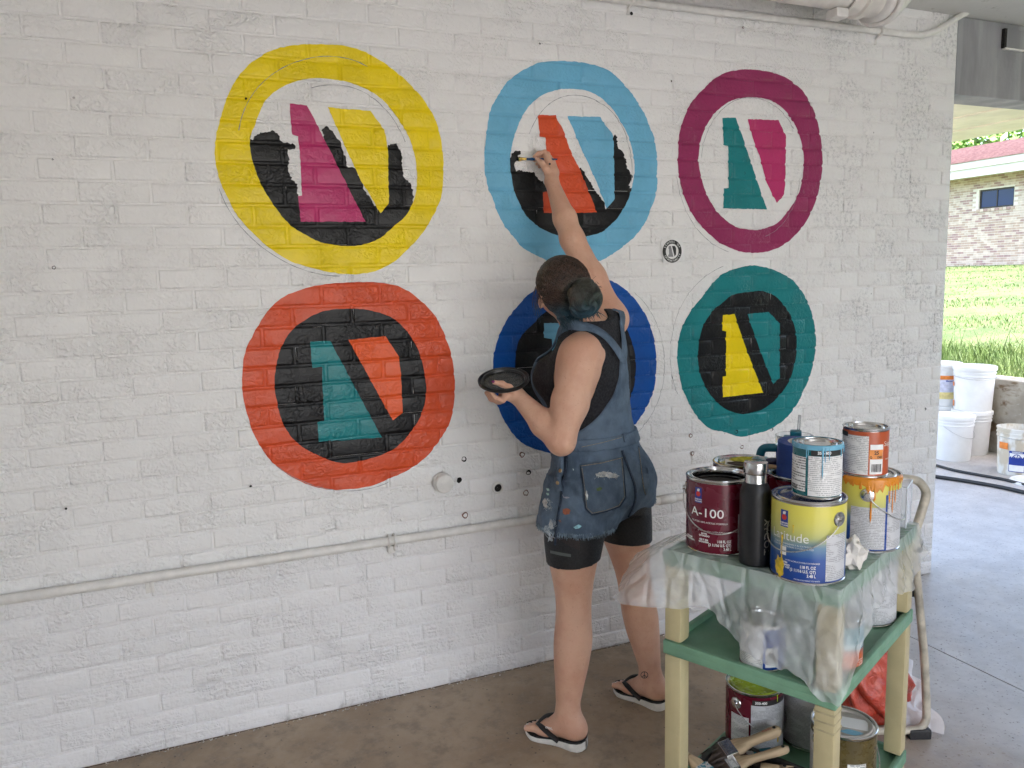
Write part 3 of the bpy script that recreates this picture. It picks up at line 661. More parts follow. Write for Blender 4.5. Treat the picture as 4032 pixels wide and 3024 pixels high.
k = N('grass_blade'); v = k.pos(); k.set(Base_Color=k.mix(k.ramp(k.noise(v, 3, 3), .3, .7), (.05, .10, .018, 1), (.10, .15, .035, 1)), Roughness=.6)
tag(npmesh('grass', V, F, k.m, None, False), 'bright green grass growing on the lawn above the ledge', None, None, 'stuff')
# school building
tones = [simple('far_brick_'+n, c, .85, 0, .1, 8, world=True) for n, c in (('tan', (.38, .29, .23, 1)), ('rose', (.31, .21, .19, 1)), ('buff', (.48, .40, .33, 1)))]
mort_far = simple('far_mortar', (.60, .56, .50, 1), .9, 0, .05, 5, world=True)
bl = empty('brick_building', (22, 12, 1.55), 0, 'low tan brick building with white fascia beyond the lawn', 'building')
WN = (.44, 1.50, 1.68, 2.22)   # window y0,y1,z0,z1 in local coordinates (y0 = 12.44)
m = MB(); Y0, Y1 = -14, 9
for (a, b, c, d) in ((Y0, WN[0], -.3, 2.62), (WN[1], Y1, -.3, 2.62), (WN[0], WN[1], -.3, WN[2]), (WN[0], WN[1], WN[3], 2.62)): m.box(0, .3, a, b, c, d)
m.build('wall', mort_far, bl)
m3 = [MB() for _ in range(3)]
for r in range(38):
    z = r*.0686; j = 0; y = -5+(.105 if r % 2 else 0)
    while y < 7:
        if not (y+.2 > WN[0] and y < WN[1] and z+.06 > WN[2] and z < WN[3]):
            t = hsh(r, j, 5); m3[0 if t < .4 else (1 if t < .6 else 2)].box(-.006, .002, y, y+.199, z, z+.058)
        y += .209; j += 1
me_all = MB(); mats_i = []
for i, mm in enumerate(m3): me_all.add(mm.V, mm.F); mats_i += [i]*len(mm.F)
o = me_all.build('far_brickwork', tones, bl); o.data.polygons.foreach_set('material_index', mats_i); o['kind'] = 'stuff'
dkm = simple('bronze_window_frame', (.03, .026, .022, 1), .4, .3, .05, 20)
k = N('reflecting_window_glass'); k.set(Base_Color=(.015, .035, .10, 1), Roughness=.05, Specular_IOR_Level=.35); WG = k.m  # blue of the reflected sky put into the base colour
wf = MB().box(.05, .09, WN[0], WN[0]+.05, WN[2], WN[3]).box(.05, .09, WN[1]-.05, WN[1], WN[2], WN[3]).box(.05, .09, WN[0]+.05, WN[1]-.05, WN[3]-.045, WN[3]).box(.05, .09, WN[0]+.05, WN[1]-.05, WN[2], WN[2]+.045).box(.05, .09, .955, .985, WN[2]+.045, WN[3]-.045).build('window', dkm, bl)
for a, b in ((WN[0]+.05, .955), (.985, WN[1]-.05)): MB().box(.065, .075, a, b, WN[2]+.045, WN[3]-.045).build('pane', WG, wf)
for i in range(10): MB().box(-.03, .04, WN[0]-.04+i*.115, WN[0]+.065+i*.115, WN[2]-.085, WN[2]-.004).build('sill_brick', tones[i % 3], bl)
whp = simple('white_fascia_paint', (.60, .60, .59, 1), .5, 0, .03, 3, world=True)
MB().box(-.55, .3, Y0, Y1+.4, 2.62, 2.66).build('soffit', simple('soffit_lit_yellow', (.6, .56, .42, 1), .6), bl)  # yellowish light on the soffit put into its colour
MB().box(-.60, -.551, Y0, Y1+.4, 2.56, 2.82).build('lower_fascia', whp, bl); MB().box(-.66, -.601, Y0, Y1+.4, 2.80, 2.98).build('gutter', whp, bl)
rfm = N('red_shingles'); v = rfm.pos(); rfm.set(Base_Color=rfm.mix(rfm.ramp(rfm.noise(rfm.map(v, (1, 3, 6)), 3, 4), .35, .65), (.22, .125, .12, 1), (.30, .19, .18, 1)), Roughness=.85)
rf = MB()
for i in range(22):
    x0 = -.70+i*.27; z0 = 2.985+i*.062; rf.box(x0, x0+.30, Y0, Y1+.4, z0, z0+.02, None)
rf.build('roof', rfm.m, bl)
# the flagless pole and trees behind
pl = empty('light_pole', (32, 23.6, 1.5), 0, 'thin grey pole standing behind the roof of the brick building', 'pole')
MB().tube([(0, 0, 0), (0, 0, 8.2)], [.09, .06], 10).build('shaft', simple('pole_grey', (.30, .31, .33, 1), .5), pl, True)
bark = simple('bark', (.10, .075, .055, 1), .9, 0, .3, 8, .01, 12)
leafm = []
for nm, a, b in (('leaf_light', (.10, .20, .035, 1), (.16, .28, .05, 1)), ('leaf_mid', (.06, .13, .03, 1), (.11, .20, .045, 1))):
    k = N(nm); k.set(Base_Color=k.mix(k.ramp(k.noise(k.pos(), 1.6, 3), .35, .65), a, b), Roughness=.55); leafm.append(k.m)
tl = ['pale green broad tree behind the building, left of the pole', 'bright leafy tree directly behind the grey pole', 'darker green tree right of the pole behind the building', 'tall tree farthest left behind the building roof', 'rounded tree at the right picture edge behind the building', 'low bushy tree between its taller neighbours behind the roof', 'wide crowned tree on the rise far behind the building']
for i, (x, y, h, w) in enumerate(((34, 25.5, 6.6, 2.6), (37, 25.6, 7.6, 2.8), (34, 21.6, 6.8, 2.5), (38, 30.5, 8.4, 3.0), (35, 19, 7.0, 2.6), (42, 27.5, 8.0, 3.0), (44, 23.5, 9.0, 3.6))):
    z0 = lawn_z(x, y)-.1; e = empty('leafy_tree', (x, y, z0), 0, tl[i], 'tree', 'trees behind the brick building'); r = random.Random(i)
    t = MB(); t.tube([(0, 0, 0), (.1, .05, h*.35), (0, .1, h*.8)], [.22, .15, .05], 8)
    for q in range(6):
        a = q*1.1; t.tube([(0.05, .05, h*(.3+.07*q)), (math.cos(a)*w*.4, math.sin(a)*w*.4, h*(.45+.07*q)), (math.cos(a)*w*.7, math.sin(a)*w*.7, h*(.55+.06*q))], [.09, .06, .02], 6)
    t.build('trunk', bark, e, True)
    cl = [(r.uniform(-1, 1)*w*.75, r.uniform(-1, 1)*w*.75, h*r.uniform(.35, .95), r.uniform(.5, 1.0)*w*.42) for _ in range(16)]
    V = []; F = []
    for (a, b, c, s) in cl:
        for _ in range(170):
            d = np.array([r.gauss(0, 1) for _ in range(3)]); d /= np.linalg.norm(d)+1e-9; p = np.array((a, b, c))+d*s*(r.random()**.35); u = np.array([r.gauss(0, 1) for _ in range(3)])*.075; vv = np.array([r.gauss(0, 1) for _ in range(3)])*.075
            n0 = len(V); V += [p-u, p+vv, p+u, p-vv]; F.append((n0, n0+1, n0+2, n0+3))
    npmesh('crown', V, F, leafm[i % 2], e, False)

# ------------------------------------------------------------------ buckets, lid and hoses at the far end
BKT = simple('bucket_plastic', (.76, .76, .75, 1), .35, 0, .04, 8); BKD = None
k = N('smeared_bucket_plastic'); v = k.obj(); k.set(Base_Color=k.mix(k.ramp(k.noise(k.map(v, (1, 1, .5)), 14, 4), .42, .6), (.74, .72, .66, 1), (.56, .48, .36, 1)), Roughness=.4); BKD = k.m
lab_orange = simple('orange_label', (.75, .22, .03, 1), .5); lab_yel = simple('pale_yellow_label', (.72, .60, .25, 1), .5); lab_lil = simple('lilac_label', (.55, .56, .68, 1), .5)
lab_grey = simple('grey_print_label', (.45, .50, .58, 1), .5, 0, .4, 60)
def patch(name, parent, r, a0, a1, z0, z1, m, r1=None, n=None):
    """curved label: a = angle in the thing's local frame (0 = toward the camera side, + to the right)"""
    n = n or max(3, int(abs(a1-a0)/R_(5))); V = []; F = []; r1 = r1 or r; uvs = []
    for i in range(n+1):
        a = a0+(a1-a0)*i/n
        for (z, rr_) in ((z0, r), (z1, r1)): V.append((math.sin(a)*rr_, -math.cos(a)*rr_, z)); uvs.append((a*r, z))
    for i in range(n): F.append((2*i, 2*i+2, 2*i+3, 2*i+1))
    o = pyd(name, V, F, m, parent, True); uvl = o.data.uv_layers.new(name='UVMap')
    for p in o.data.polygons:
        for li, vi in zip(p.loop_indices, p.vertices): uvl.data[li].uv = uvs[vi]
    return o
def cyl_text(name, parent, s, r, a, z, size, m, align='CENTER', bold=0., sx=1., rot=0., slope=0.):
    V, F = text_mesh(s, size, align, bold, sx); c, d = math.cos(rot), math.sin(rot); P = []
    for u, v in V:
        u, v = u*c-v*d, u*d+v*c; th = a+u/r; P.append((math.sin(th)*(r+slope*v), -math.cos(th)*(r+slope*v), z+v))
    return pyd(name, P, F, m, parent)
def face_cam(x, y):      # rotation that turns local -Y toward the camera
    d = Vector((CAM.x-x, CAM.y-y)); return math.atan2(d.y, d.x)+math.pi/2
def bucket(x, y, z, lab, lid=True, mat=BKT, handle=None, R=.148):
    e = empty('plastic_bucket', (x, y, z), face_cam(x, y), lab, 'bucket', 'plastic buckets by the ledge wall')
    prof = [(.0, .004), (.125, .004), (.130, .0), (.133, .008), (.144, .285), (.150, .286), (.1515, .290), (.150, .296), (.1455, .297), (.146, .314), (.1525, .315), (.1525, .322), (.147, .324), (.1475, .345)]
    if not lid: prof += [(.1535, .347), (.1535, .356), (.1445, .357), (.1435, .345), (.140, .25), (.1385, .2)]
    o = MB().lathe([(a*R/.148, b) for a, b in prof], 44).build('pail', mat, e, True); autosmooth(o, 40)
    if lid:
        o = MB().lathe([(a*R/.148, b) for a, b in ((.0, .366), (.128, .366), (.131, .373), (.150, .373), (.156, .370), (.157, .362), (.157, .342), (.154, .340))], 44).build('lid', mat, e, True); autosmooth(o, 40)
    else:
        MB().lathe([(0, .21), (.139*R/.148, .21)], 40).build('dried_material', simple('dried_plaster', (.55, .50, .42, 1), .9, 0, .2, 12, .004, 30), e)
    if handle is not None:
        a0, drop, out = handle; P = []
        for i in range(17):
            t = math.pi*i/16; P.append((R*1.03*math.cos(t)*math.cos(a0)+math.sin(a0)*R*1.05*math.sin(t)*out, R*1.03*math.cos(t)*math.sin(a0)-math.cos(a0)*R*1.05*math.sin(t)*out, .292-drop*math.sin(t)))
        MB().tube(P, .0022, 6).build('handle', M['wire'], e, True)
    return e
bucket(6.165, 1.70, 0, 'closed white bucket standing nearest the brick wall end, alone on the floor', handle=(R_(60), .10, 1.0))
b2 = bucket(6.475, 1.775, 0, 'closed white bucket on the floor under the tall one against the ledge', handle=None)
b3 = bucket(6.48, 1.775, .374, 'large closed white bucket stacked on another against the ledge wall', handle=(R_(15), .02, 1.1), R=.156)
b4 = bucket(6.50, 2.10, 0, 'closed bucket at the back carrying the orange banded pail', handle=(R_(0), .03, 1.02))
b5 = bucket(6.50, 2.09, .374, 'white pail with orange band and yellow label on top at the back', handle=None, R=.142)
patch('orange_band', b5, .1405, R_(-80), R_(80), .235, .268, lab_orange); patch('lilac_label', b5, .1385, R_(-80), R_(80), .125, .234, lab_lil, .1405); patch('yellow_label', b5, .136, R_(-80), R_(80), .065, .124, lab_yel, .1385)
cyl_text('brand_print', b5, 'MasterProtect P', .1415, R_(38), .222, .02, ink_b, bold=.0004)
patch('side_mark', b3, .1545, R_(-80), R_(-68), .20, .235, lab_orange, .156); patch('side_mark', b3, .149, R_(-80), R_(-68), .03, .08, lab_orange, .150)
b6 = bucket(6.165, 1.145, 0, 'open cream smeared bucket with blue warning label beside the hoses', lid=False, mat=BKD, handle=(R_(35), .01, 1.0))
patch('orange_sticker', b6, .147, R_(-58), R_(-28), .20, .25, lab_orange, .1488); patch('warning_label', b6, .141, R_(-24), R_(18), .035, .195, ink_b, .1462)
patch('warning_panel', b6, .1430, R_(-22.5), R_(16.5), .118, .178, paper, .1463); patch('warning_panel', b6, .1415, R_(-22.5), R_(16.5), .040, .088, paper, .1440)
cyl_text('warning_word', b6, 'WARNING', .1485, R_(-3), .186, .014, ink_w, bold=.0004)
m = MB(); V = []; F = []
for kx in range(28):
    t = 2*math.pi*kx/28
    for rr_ in (.026, .020): V.append((math.sin(R_(-3)+rr_*math.cos(t)/.146)*.1475, -math.cos(R_(-3)+rr_*math.cos(t)/.146)*.1475, .147+rr_*math.sin(t)))
for kx in range(28): k2 = (kx+1) % 28; F.append((2*kx, 2*kx+1, 2*k2+1, 2*k2))
m.add(V, F); m.build('prohibition_ring', ink_b, b6); cyl_text('prohibition_bar', b6, '/', .1478, R_(-3), .147, .055, ink_b, bold=.0006)
patch('faded_label', b6, .141, R_(26), R_(70), .04, .15, lab_grey, .1455)
lid = empty('bucket_lid', (6.0, .90, 0), 0, 'loose white bucket lid lying on the floor under the hoses', 'lid')
o = MB().lathe([(0, .010), (.13, .010), (.135, .018), (.152, .020), (.158, .014), (.158, .0)], 44).build('lid', BKT, lid, True); autosmooth(o)
lid.rotation_euler = (0, 0, 0)
HOSE = simple('black_hose', (.012, .012, .013, 1), .38, 0, .15, 30)
def hose(pts, r, lab):
    P = [onZ(a, b, r) for a, b in pts]; ext = [P[0]+(P[0]-P[1])*3] + P + [P[-1]+(P[-1]-P[-2])*4]
    o = MB().tube(spline(ext, 8), r, 10).build('hose', HOSE, None, True); tag(o, lab, 'hose', 'black hoses on the floor')
hose([(3683, 1831), (3760, 1852), (3850, 1869), (3950, 1887), (4032, 1908)], .011, 'thinner black hose lying on the floor nearer the buckets')
hose([(3681, 1876), (3780, 1890), (3900, 1910), (3980, 1926), (4032, 1938)], .014, 'thicker black hose lying on the floor in front of the other')
# ------------------------------------------------------------------ utility cart
U = Vector((math.cos(R_(-64.5)), math.sin(R_(-64.5)), 0)); Wv = Vector((math.cos(R_(25.5)), math.sin(R_(25.5)), 0))
FR = Vector((1.669, -1.515, 0)); CW, CD = .449, .605; FL = FR - U*CW; CA = R_(-64.5)
CART = empty('utility_cart', tuple(FL), CA, 'beige and green three shelf utility cart loaded with paint cans', 'cart')
# local axes: x along the front edge (FL -> FR), y toward the back (FL -> BL)
GREEN = simple('green_shelf_plastic', (.17, .33, .215, 1), .5, 0, .10, 9, .0006, 300); GREEN_IN = GREEN
BEIGE = simple('beige_leg_plastic', (.50, .43, .245, 1), .45, 0, .08, 7, .0005, 260)
def C2W(x, y, z): return FL + U*x + Wv*y + Vector((0, 0, z))
def shelf(z, name, flat=False):
    m = MB(); g = -.038
    m.bbox(0, CW, 0, CD, z+g, z-.016 if not flat else z-.001, .004)
    if not flat:
        m.bbox(0, CW, 0, .016, z-.020, z, .004); m.bbox(0, CW, CD-.016, CD, z-.020, z, .004); m.bbox(0, .016, .015, CD-.015, z-.020, z, .004); m.bbox(CW-.016, CW, .015, CD-.015, z-.020, z, .004)
    o = m.build(name, GREEN, CART); autosmooth(o, 40)
shelf(.86, 'shelf', True); shelf(.615, 'shelf'); shelf(.185, 'shelf')
for (a, b) in ((.0, .0), (CW-.054, .0), (.0, CD-.054), (CW-.054, CD-.054)):
    m = MB(); m.bbox(a+.003, a+.051, b+.003, b+.051, .616, .821, .007); m.bbox(a+.003, a+.051, b+.003, b+.051, .187, .576, .007); m.bbox(a+.003, a+.051, b+.003, b+.051, .075, .146, .007)
    leg = m.build('leg', BEIGE, CART); autosmooth(leg, 40)
    wm = MB(); wm.lathe([(0, -.012), (.032, -.012), (.035, -.008), (.035, .008), (.032, .012), (0, .012)], 20, c=(0, 0, 0), M=Matrix.Translation((a+.027, b+.04, .036)) @ Matrix.Rotation(R_(90), 4, 'Y')); wm.bbox(a+.012, a+.042, b+.015, b+.045, .05, .076, .003)
    wm.build('caster', M['black_rubber'], leg, True)
m = MB()
for i in range(4): m.bbox(CW-.0517, CW-.0024, .0023, .0517, .515+i*.022, .520+i*.022, .001)
m.build('rubber_band', simple('tan_rubber_band', (.42, .36, .22, 1), .6), CART)

# ------------------------------------------------------------------ paint cans
TIN = simple('tinplate', (.66, .66, .65, 1), .20, 1.0, .06, 40, .0003, 60)
def grad_mat(name, stops, z0, z1):
    k = N(name); v = k.obj(); x, y, z = k.sep(v); r = k.n.new('ShaderNodeValToRGB'); k.l(k.ramp(k.math('ADD', z, k.math('MULTIPLY', k.noise(k.map(v, (1, 1, 3)), 9, 2), .015)), z0, z1), r.inputs[0])
    e = r.color_ramp.elements; e[0].position, e[0].color = stops[0]; e[1].position, e[1].color = stops[-1]
    for p, c in stops[1:-1]: q = e.new(p); q.color = c
    k.set(Base_Color=r.outputs[0], Roughness=.28, Specular_IOR_Level=.5, Normal=k.bump(k.noise(k.map(v, (1, 1, .3)), 22, 3), .0012)); return k.m
def print_mat(name, bg, ink, pitch=.0042, dens=.5, block=.028):
    """fine print: lines of words in paragraphs (print only, too small to read)"""
    k = N(name); v = k.uv(); x, y, z = k.sep(v)
    line = k.math('FRACT', k.math('DIVIDE', y, pitch)); lm = k.ramp(k.math('ABSOLUTE', k.math('SUBTRACT', line, .5)), .30, .22)
    row = k.math('FLOOR', k.math('DIVIDE', y, pitch)); cmb = k.n.new('ShaderNodeCombineXYZ'); k.l(k.math('MULTIPLY', x, 330), cmb.inputs[0]); k.l(k.math('MULTIPLY', row, 7.13), cmb.inputs[1])
    w = k.ramp(k.noise(cmb.outputs[0], 1.0, 2), .40, .46)
    para = k.ramp(k.noise(k.map(v, (12, 1/block, 1)), 1.0, 1), .40, .44)
    f = k.math('MULTIPLY', k.math('MULTIPLY', lm, w), k.math('MULTIPLY', para, dens)); k.set(Base_Color=k.mix(f, bg, ink), Roughness=.4); return k.m
FP_GREY = print_mat('fine_print_grey', (.56, .57, .59, 1), (.10, .10, .12, 1)); FP_WHITE = print_mat('fine_print_white', (.74, .74, .73, 1), (.10, .10, .11, 1), .0045)
FP_STK = print_mat('sticker_print', (.78, .78, .77, 1), (.08, .08, .08, 1), .006, .8, .02)
WINE = simple('wine_red_label', (.125, .008, .022, 1), .26, 0, .06, 6); REDW = WINE
LATI = grad_mat('yellow_to_blue_label', [(0, (.01, .05, .26, 1)), (.30, (.015, .075, .30, 1)), (.52, (.12, .24, .36, 1)), (.70, (.44, .46, .16, 1)), (1, (.66, .60, .10, 1))], .0, .185)
TEALL = simple('teal_label', (.01, .13, .15, 1), .3); ORL = simple('orange_red_label', (.46, .09, .03, 1), .35, 0, .08, 8); BRN = simple('olive_brown_label', (.10, .075, .025, 1), .3); BLUEL = simple('deep_blue_label', (.01, .06, .30, 1), .3)
def bars(name, parent, r, a, z0, z1, w, seed=1):
    V = []; F = []; rr = random.Random(seed); x = -w/2
    while x < w/2:
        b = rr.choice((.0008, .0012, .0018)); a0 = a+x/r; a1 = a+(x+b)/r; n = len(V)
        for aa in (a0, a1):
            for z in (z0, z1): V.append((math.sin(aa)*r, -math.cos(aa)*r, z))
        F.append((n, n+2, n+3, n+1)); x += b+rr.choice((.0009, .0014))
    o = pyd(name, V, F, ink_k, parent); return o
def can(kind, x, y, z, lab, body, lid='tin', paint=None, rz=0., group=None):
    R, H = {'gallon': (.0825, .192), 'quart': (.0535, .124)}[kind]
    s = R/.0825
    e = empty('paint_can' if kind == 'gallon' else 'quart_paint_can', (x, y, z), face_cam(x, y)+rz, lab, 'paint can', group or ('gallon paint cans on the cart' if kind == 'gallon' else 'quart paint cans on the cart'))
    prof = [(0, .004), (R-.004, .004), (R-.001, .0), (R+.0016, .001), (R+.0016, .004), (R-.0005, .006), (R-.0005, H-.007), (R+.0014, H-.005), (R+.0018, H-.001), (R+.0004, H), (R-.003, H-.0005), (R-.0045, H-.006), (R-.0115, H-.006), (R-.0125, H-.002), (R-.014, H-.0018), (R-.015, H-.004)]
    if lid is None: prof += [(R-.015, H-.012), (R-.004, H-.014), (R-.0035, .012)]
    o = MB().lathe(prof, 56).build('tin', TIN, e, True); autosmooth(o, 40)
    patch('wrap_label', e, R+.0004, -math.pi, math.pi, .0065, H-.008, body, n=72)
    if lid is not None:
        lm = TIN if lid == 'tin' else lid
        o = MB().lathe([(0, H-.0062), (R-.020, H-.0062), (R-.0185, H-.0020), (R-.0125, H-.0005), (R-.0105, H-.0022), (R-.0085, H-.0060)], 56).build('lid', lm, e, True); autosmooth(o, 40)
    else:
        MB().lathe([(0, H*.86), (R-.0040, H*.86), (R-.0046, H*.90), (R-.0046, H-.0135), (R-.0145, H-.0128)], 44).build('wet_paint', paint, e, True)
    e['R'] = R; e['H'] = H; return e, R, H
def ear_and_handle(e, R, H, a_n, drop=.085, z=None, sag=0.):
    """two ears and a wire bail; a_n = angle of the lowest point of the bail"""
    z = z or H-.040
    for s in (-1, 1):
        a = a_n+s*math.pi/2; Mx = Matrix.Rotation(a, 4, 'Z') @ Matrix.Translation((0, -R, z)) @ Matrix.Rotation(R_(90), 4, 'X')
        o = MB().lathe([(.0, .0095), (.0055, .0095), (.0062, .006), (.0072, .004), (.0125, .0035), (.0145, .0022), (.0165, .0022), (.0175, .0)], 24, M=Mx).build('ear', TIN, e, True); autosmooth(o, 40)
    P = []
    for i in range(25):
        t = math.pi*i/24; c, sN = math.cos(t), math.sin(t); ang = a_n+(math.pi/2)*(1-2*i/24)*1.0; rr_ = R+.0075+.002*sN
        P.append((math.sin(ang)*rr_, -math.cos(ang)*rr_, z-drop*(sN**.8)))
    MB().tube(P, .0015, 7).build('bail', M['wire'], e, True)
def logo(e, R, a, z, s=1.):
    patch('maker_badge', e, R+.0012, a-.0095*s/R, a+.0095*s/R, z-.019*s, z+.019*s, ink_b)
    # red figure pouring over a round shape
    V = []; n = 18
    for i in range(n): t = 6.283*i/n; V.append((a+.0062*s*math.cos(t)/R, z+.003*s+.0062*s*math.sin(t)))
    r = R+.0016; P = [(math.sin(q)*r, -math.cos(q)*r, w) for q, w in V]; pyd('badge_globe', P, [tuple(range(n))], ink_r, e)
    P = [(math.sin(a+q*s/R)*r, -math.cos(a+q*s/R)*r, z+w*s) for q, w in ((-.003, .0095), (.003, .0095), (.0045, .0155), (.001, .0165), (-.0035, .0145))]; pyd('badge_pot', P, [tuple(range(5))], ink_w, e)
    cyl_text('maker_name', e, 'SHERWIN\nWILLIAMS', R+.0018, a, z-.0125*s, .0048*s, ink_w, bold=.00015)
def volume(e, R, a, z, s=1.):
    cyl_text('volume_print', e, '118 FL OZ\n(3 11/16 U.S. QT)\n3.48 L', R+.0012, a, z, .0098*s, ink_w, 'RIGHT', .0002, .8)
def drip(e, R, a, z0, ln, w, m, name='paint_drip'):
    V = []; F = []; n = 9
    for i in range(n):
        t = i/(n-1); ww = w*(1.4-1.0*min(1, t*2.5) if t < .5 else .4+.25*math.sin((t-.5)*6.28*.5))*(0.0 if i == n-1 else 1); z = z0-ln*t
        for s, o in ((-1, .0006), (0, .0022), (1, .0006)): q = a+s*ww/R; V.append((math.sin(q)*(R+o), -math.cos(q)*(R+o), z))
    for i in range(n-1):
        for j in (0, 1): F.append((3*i+j, 3*i+3+j, 3*i+4+j, 3*i+1+j))
    return pyd(name, V, F, m, e, True)
ZT = .862
gloss_black = simple('wet_black_paint', (.006, .006, .007, 1), .15, 0, .1, 20)
gloss_teal = simple('wet_teal_paint', (.01, .09, .10, 1), .12, 0, .2, 20)
# A-100 gallon, open, black paint inside
A, R, H = can('gallon', 1.620, -1.150, ZT, 'wine red open gallon can marked A-100 at the left front of the cart', WINE, None, gloss_black)
logo(A, R, R_(-37), .152, 1.05); cyl_text('product_name', A, 'A-100', R+.0012, R_(-22), .108, .032, ink_w, bold=.0001, sx=1.15)
cyl_text('product_line', A, 'TRUSTED 100% ACRYLIC FORMULA', R+.0012, R_(-18), .084, .0062, ink_w, sx=1.0)
cyl_text('latex_line', A, 'EXTERIOR LATEX | LATEX ACRILICO PARA EXTERIORES', R+.0012, R_(2), .062, .0046, ink_w); cyl_text('finish_print', A, 'SATIN\nSATINADO', R+.0012, R_(-25), .052, .0058, ink_w, bold=.0002)
cyl_text('code_print', A, 'A82 T 354\n6512-21533', R+.0012, R_(-26), .036, .0056, ink_w, bold=.0003); cyl_text('base_print', A, 'DEEP BASE\nBASE PROFUNDA', R+.0012, R_(-60), .034, .0056, ink_w, bold=.0003)
volume(A, R, R_(22), .028); patch('fine_print_panel', A, R+.0011, R_(34), R_(78), .012, .108, FP_GREY); ear_and_handle(A, R, H, R_(-2), .092)
# yellow-blue gallon at the front
Bc, R, H = can('gallon', 1.687, -1.396, ZT, 'yellow to blue Latitude gallon can at the front with a small can on its lid', LATI)
logo(Bc, R, R_(-38), .148, 1.05); cyl_text('product_name', Bc, 'Latitude', R+.0012, R_(-31), .108, .030, ink_w, bold=-.0002, sx=.98)
cyl_text('product_line', Bc, 'COATS CONFIDENTLY IN EXTREME\nCOLD OR WHEN RAIN IS FORECASTED', R+.0012, R_(-26), .087, .0058, ink_w)
patch('acrylic_icon', Bc, R+.0013, R_(-44), R_(-33), .062, .082, paper); cyl_text('latex_line', Bc, 'LATEX ACRILICO PARA EXTERIORES', R+.0012, R_(-8), .052, .0048, ink_w); cyl_text('finish_print', Bc, 'SATIN\nSATINADO\nK62 T 1157', R+.0012, R_(-36), .040, .0056, ink_w, bold=.0003)
volume(Bc, R, R_(13), .032); cyl_text('small_line', Bc, 'TINTED COLORANT TO WHITE', R+.0012, R_(0), .011, .0040, ink_w)
patch('fine_print_panel', Bc, R+.0011, R_(28), R_(72), .010, .118, FP_GREY); ear_and_handle(Bc, R, H, R_(-38), .078)
yel_wet = simple('yellow_paint_smear', (.72, .50, .02, 1), .35, 0, .2, 60, .001, 80)
V = []; n = 22; rr = random.Random(3)
for i in range(n): t = 6.283*i/n; k_ = rr.uniform(.75, 1.15); V.append((R_(-45)+.0145*k_*math.cos(t)/R, .032+.026*k_*math.sin(t)))
pyd('paint_smear', [(math.sin(q)*(R+.0019), -math.cos(q)*(R+.0019), w) for q, w in V], [tuple(range(n))], yel_wet, Bc); drip(Bc, R+.0012, R_(-41), .108, .060, .0022, yel_wet, 'paint_run'); drip(Bc, R+.0012, R_(-22), .138, .02, .0015, yel_wet, 'paint_run')
# small teal labelled can with light blue drips, on its lid
LBL = simple('light_blue_wet_paint', (.16, .42, .58, 1), .25, 0, .05, 20); Qa, R, H = can('quart', 1.700, -1.405, ZT+.1925, 'small teal labelled can with light blue drips standing on the front gallon', TEALL)
patch('fine_print_panel', Qa, R+.0009, R_(-20), R_(88), .008, .100, FP_WHITE); patch('coverage_strip', Qa, R+.0013, R_(-14), R_(80), .101, .1145, ink_k); cyl_text('coverage_print', Qa, '350-400', R+.0017, R_(16), .108, .009, ink_w, bold=.0003)
patch('mix_sticker', Qa, R+.0011, R_(-88), R_(-26), .016, .096, FP_STK); bars('barcode', Qa, R+.0017, R_(-62), .018, .029, .026)
for a, l, w in ((-24, .028, .0028), (-20, .022, .0016), (12, .072, .0026), (18, .036, .0018), (27, .030, .0018), (62, .024, .0022), (80, .018, .002)): drip(Qa, R+.0022, R_(a), H-.002, l, w, LBL)
o = MB().lathe([(R+.0022, H-.010), (R+.0030, H-.004), (R+.0028, H+.0008), (R-.001, H+.0012)], 48).build('paint_rim', LBL, Qa, True)
patch('lid_sticker', Qa, .02, 0, .01, 0, .001, paper).hide_render = False
bpy.data.objects.remove(bpy.data.objects[[o.name for o in COL.objects if o.name.startswith('lid_sticker')][-1]])
MB().box(-.030, .028, -.022, .024, H-.0060, H-.0055).build('lid_sticker', FP_STK, Qa)
# second yellow-blue gallon with orange drips
ORW = simple('orange_wet_paint', (.72, .26, .02, 1), .3, 0, .08, 30); Dc, R, H = can('gallon', 1.968, -1.300, ZT, 'yellow to blue gallon can with thick orange paint drips at the right', LATI)
patch('fine_print_panel', Dc, R+.0011, R_(-23), R_(34), .010, .118, FP_GREY); patch('white_panel', Dc, R+.0010, R_(38), R_(88), .008, .160, FP_GREY); patch('blue_stripe', Dc, R+.0014, R_(34), R_(37.5), .007, .15, BLUEL); volume(Dc, R, R_(-34), .034)
ear_and_handle(Dc, R, H, R_(93), .075, z=H-.042)
for a, l, w in ((-20, .020, .004), (-8, .026, .006), (4, .034, .010), (9, .110, .0036), (14, .055, .0045), (40, .060, .003), (46, .085, .0022), (52, .06, .0022), (60, .03, .003)): drip(Dc, R+.0022, R_(a), H-.003, l, w, ORW)
V = []; F = []; n = 26
for i in range(n):
    a = R_(-38)+R_(116)*i/(n-1); lo = .010+.012*abs(math.sin(i*1.7))+(.014 if 8 < i < 15 else 0)
    for z_, r_ in ((H+.001, R-.003), (H+.0018, R+.002), (H-.006, R+.0042), (H-lo, R+.0022)): V.append((math.sin(a)*r_, -math.cos(a)*r_, z_))
for i in range(n-1):
    for j in range(3): F.append((4*i+j, 4*i+j+1, 4*i+5+j, 4*i+4+j))
pyd('paint_spill', V, F, ORW, Dc, True)
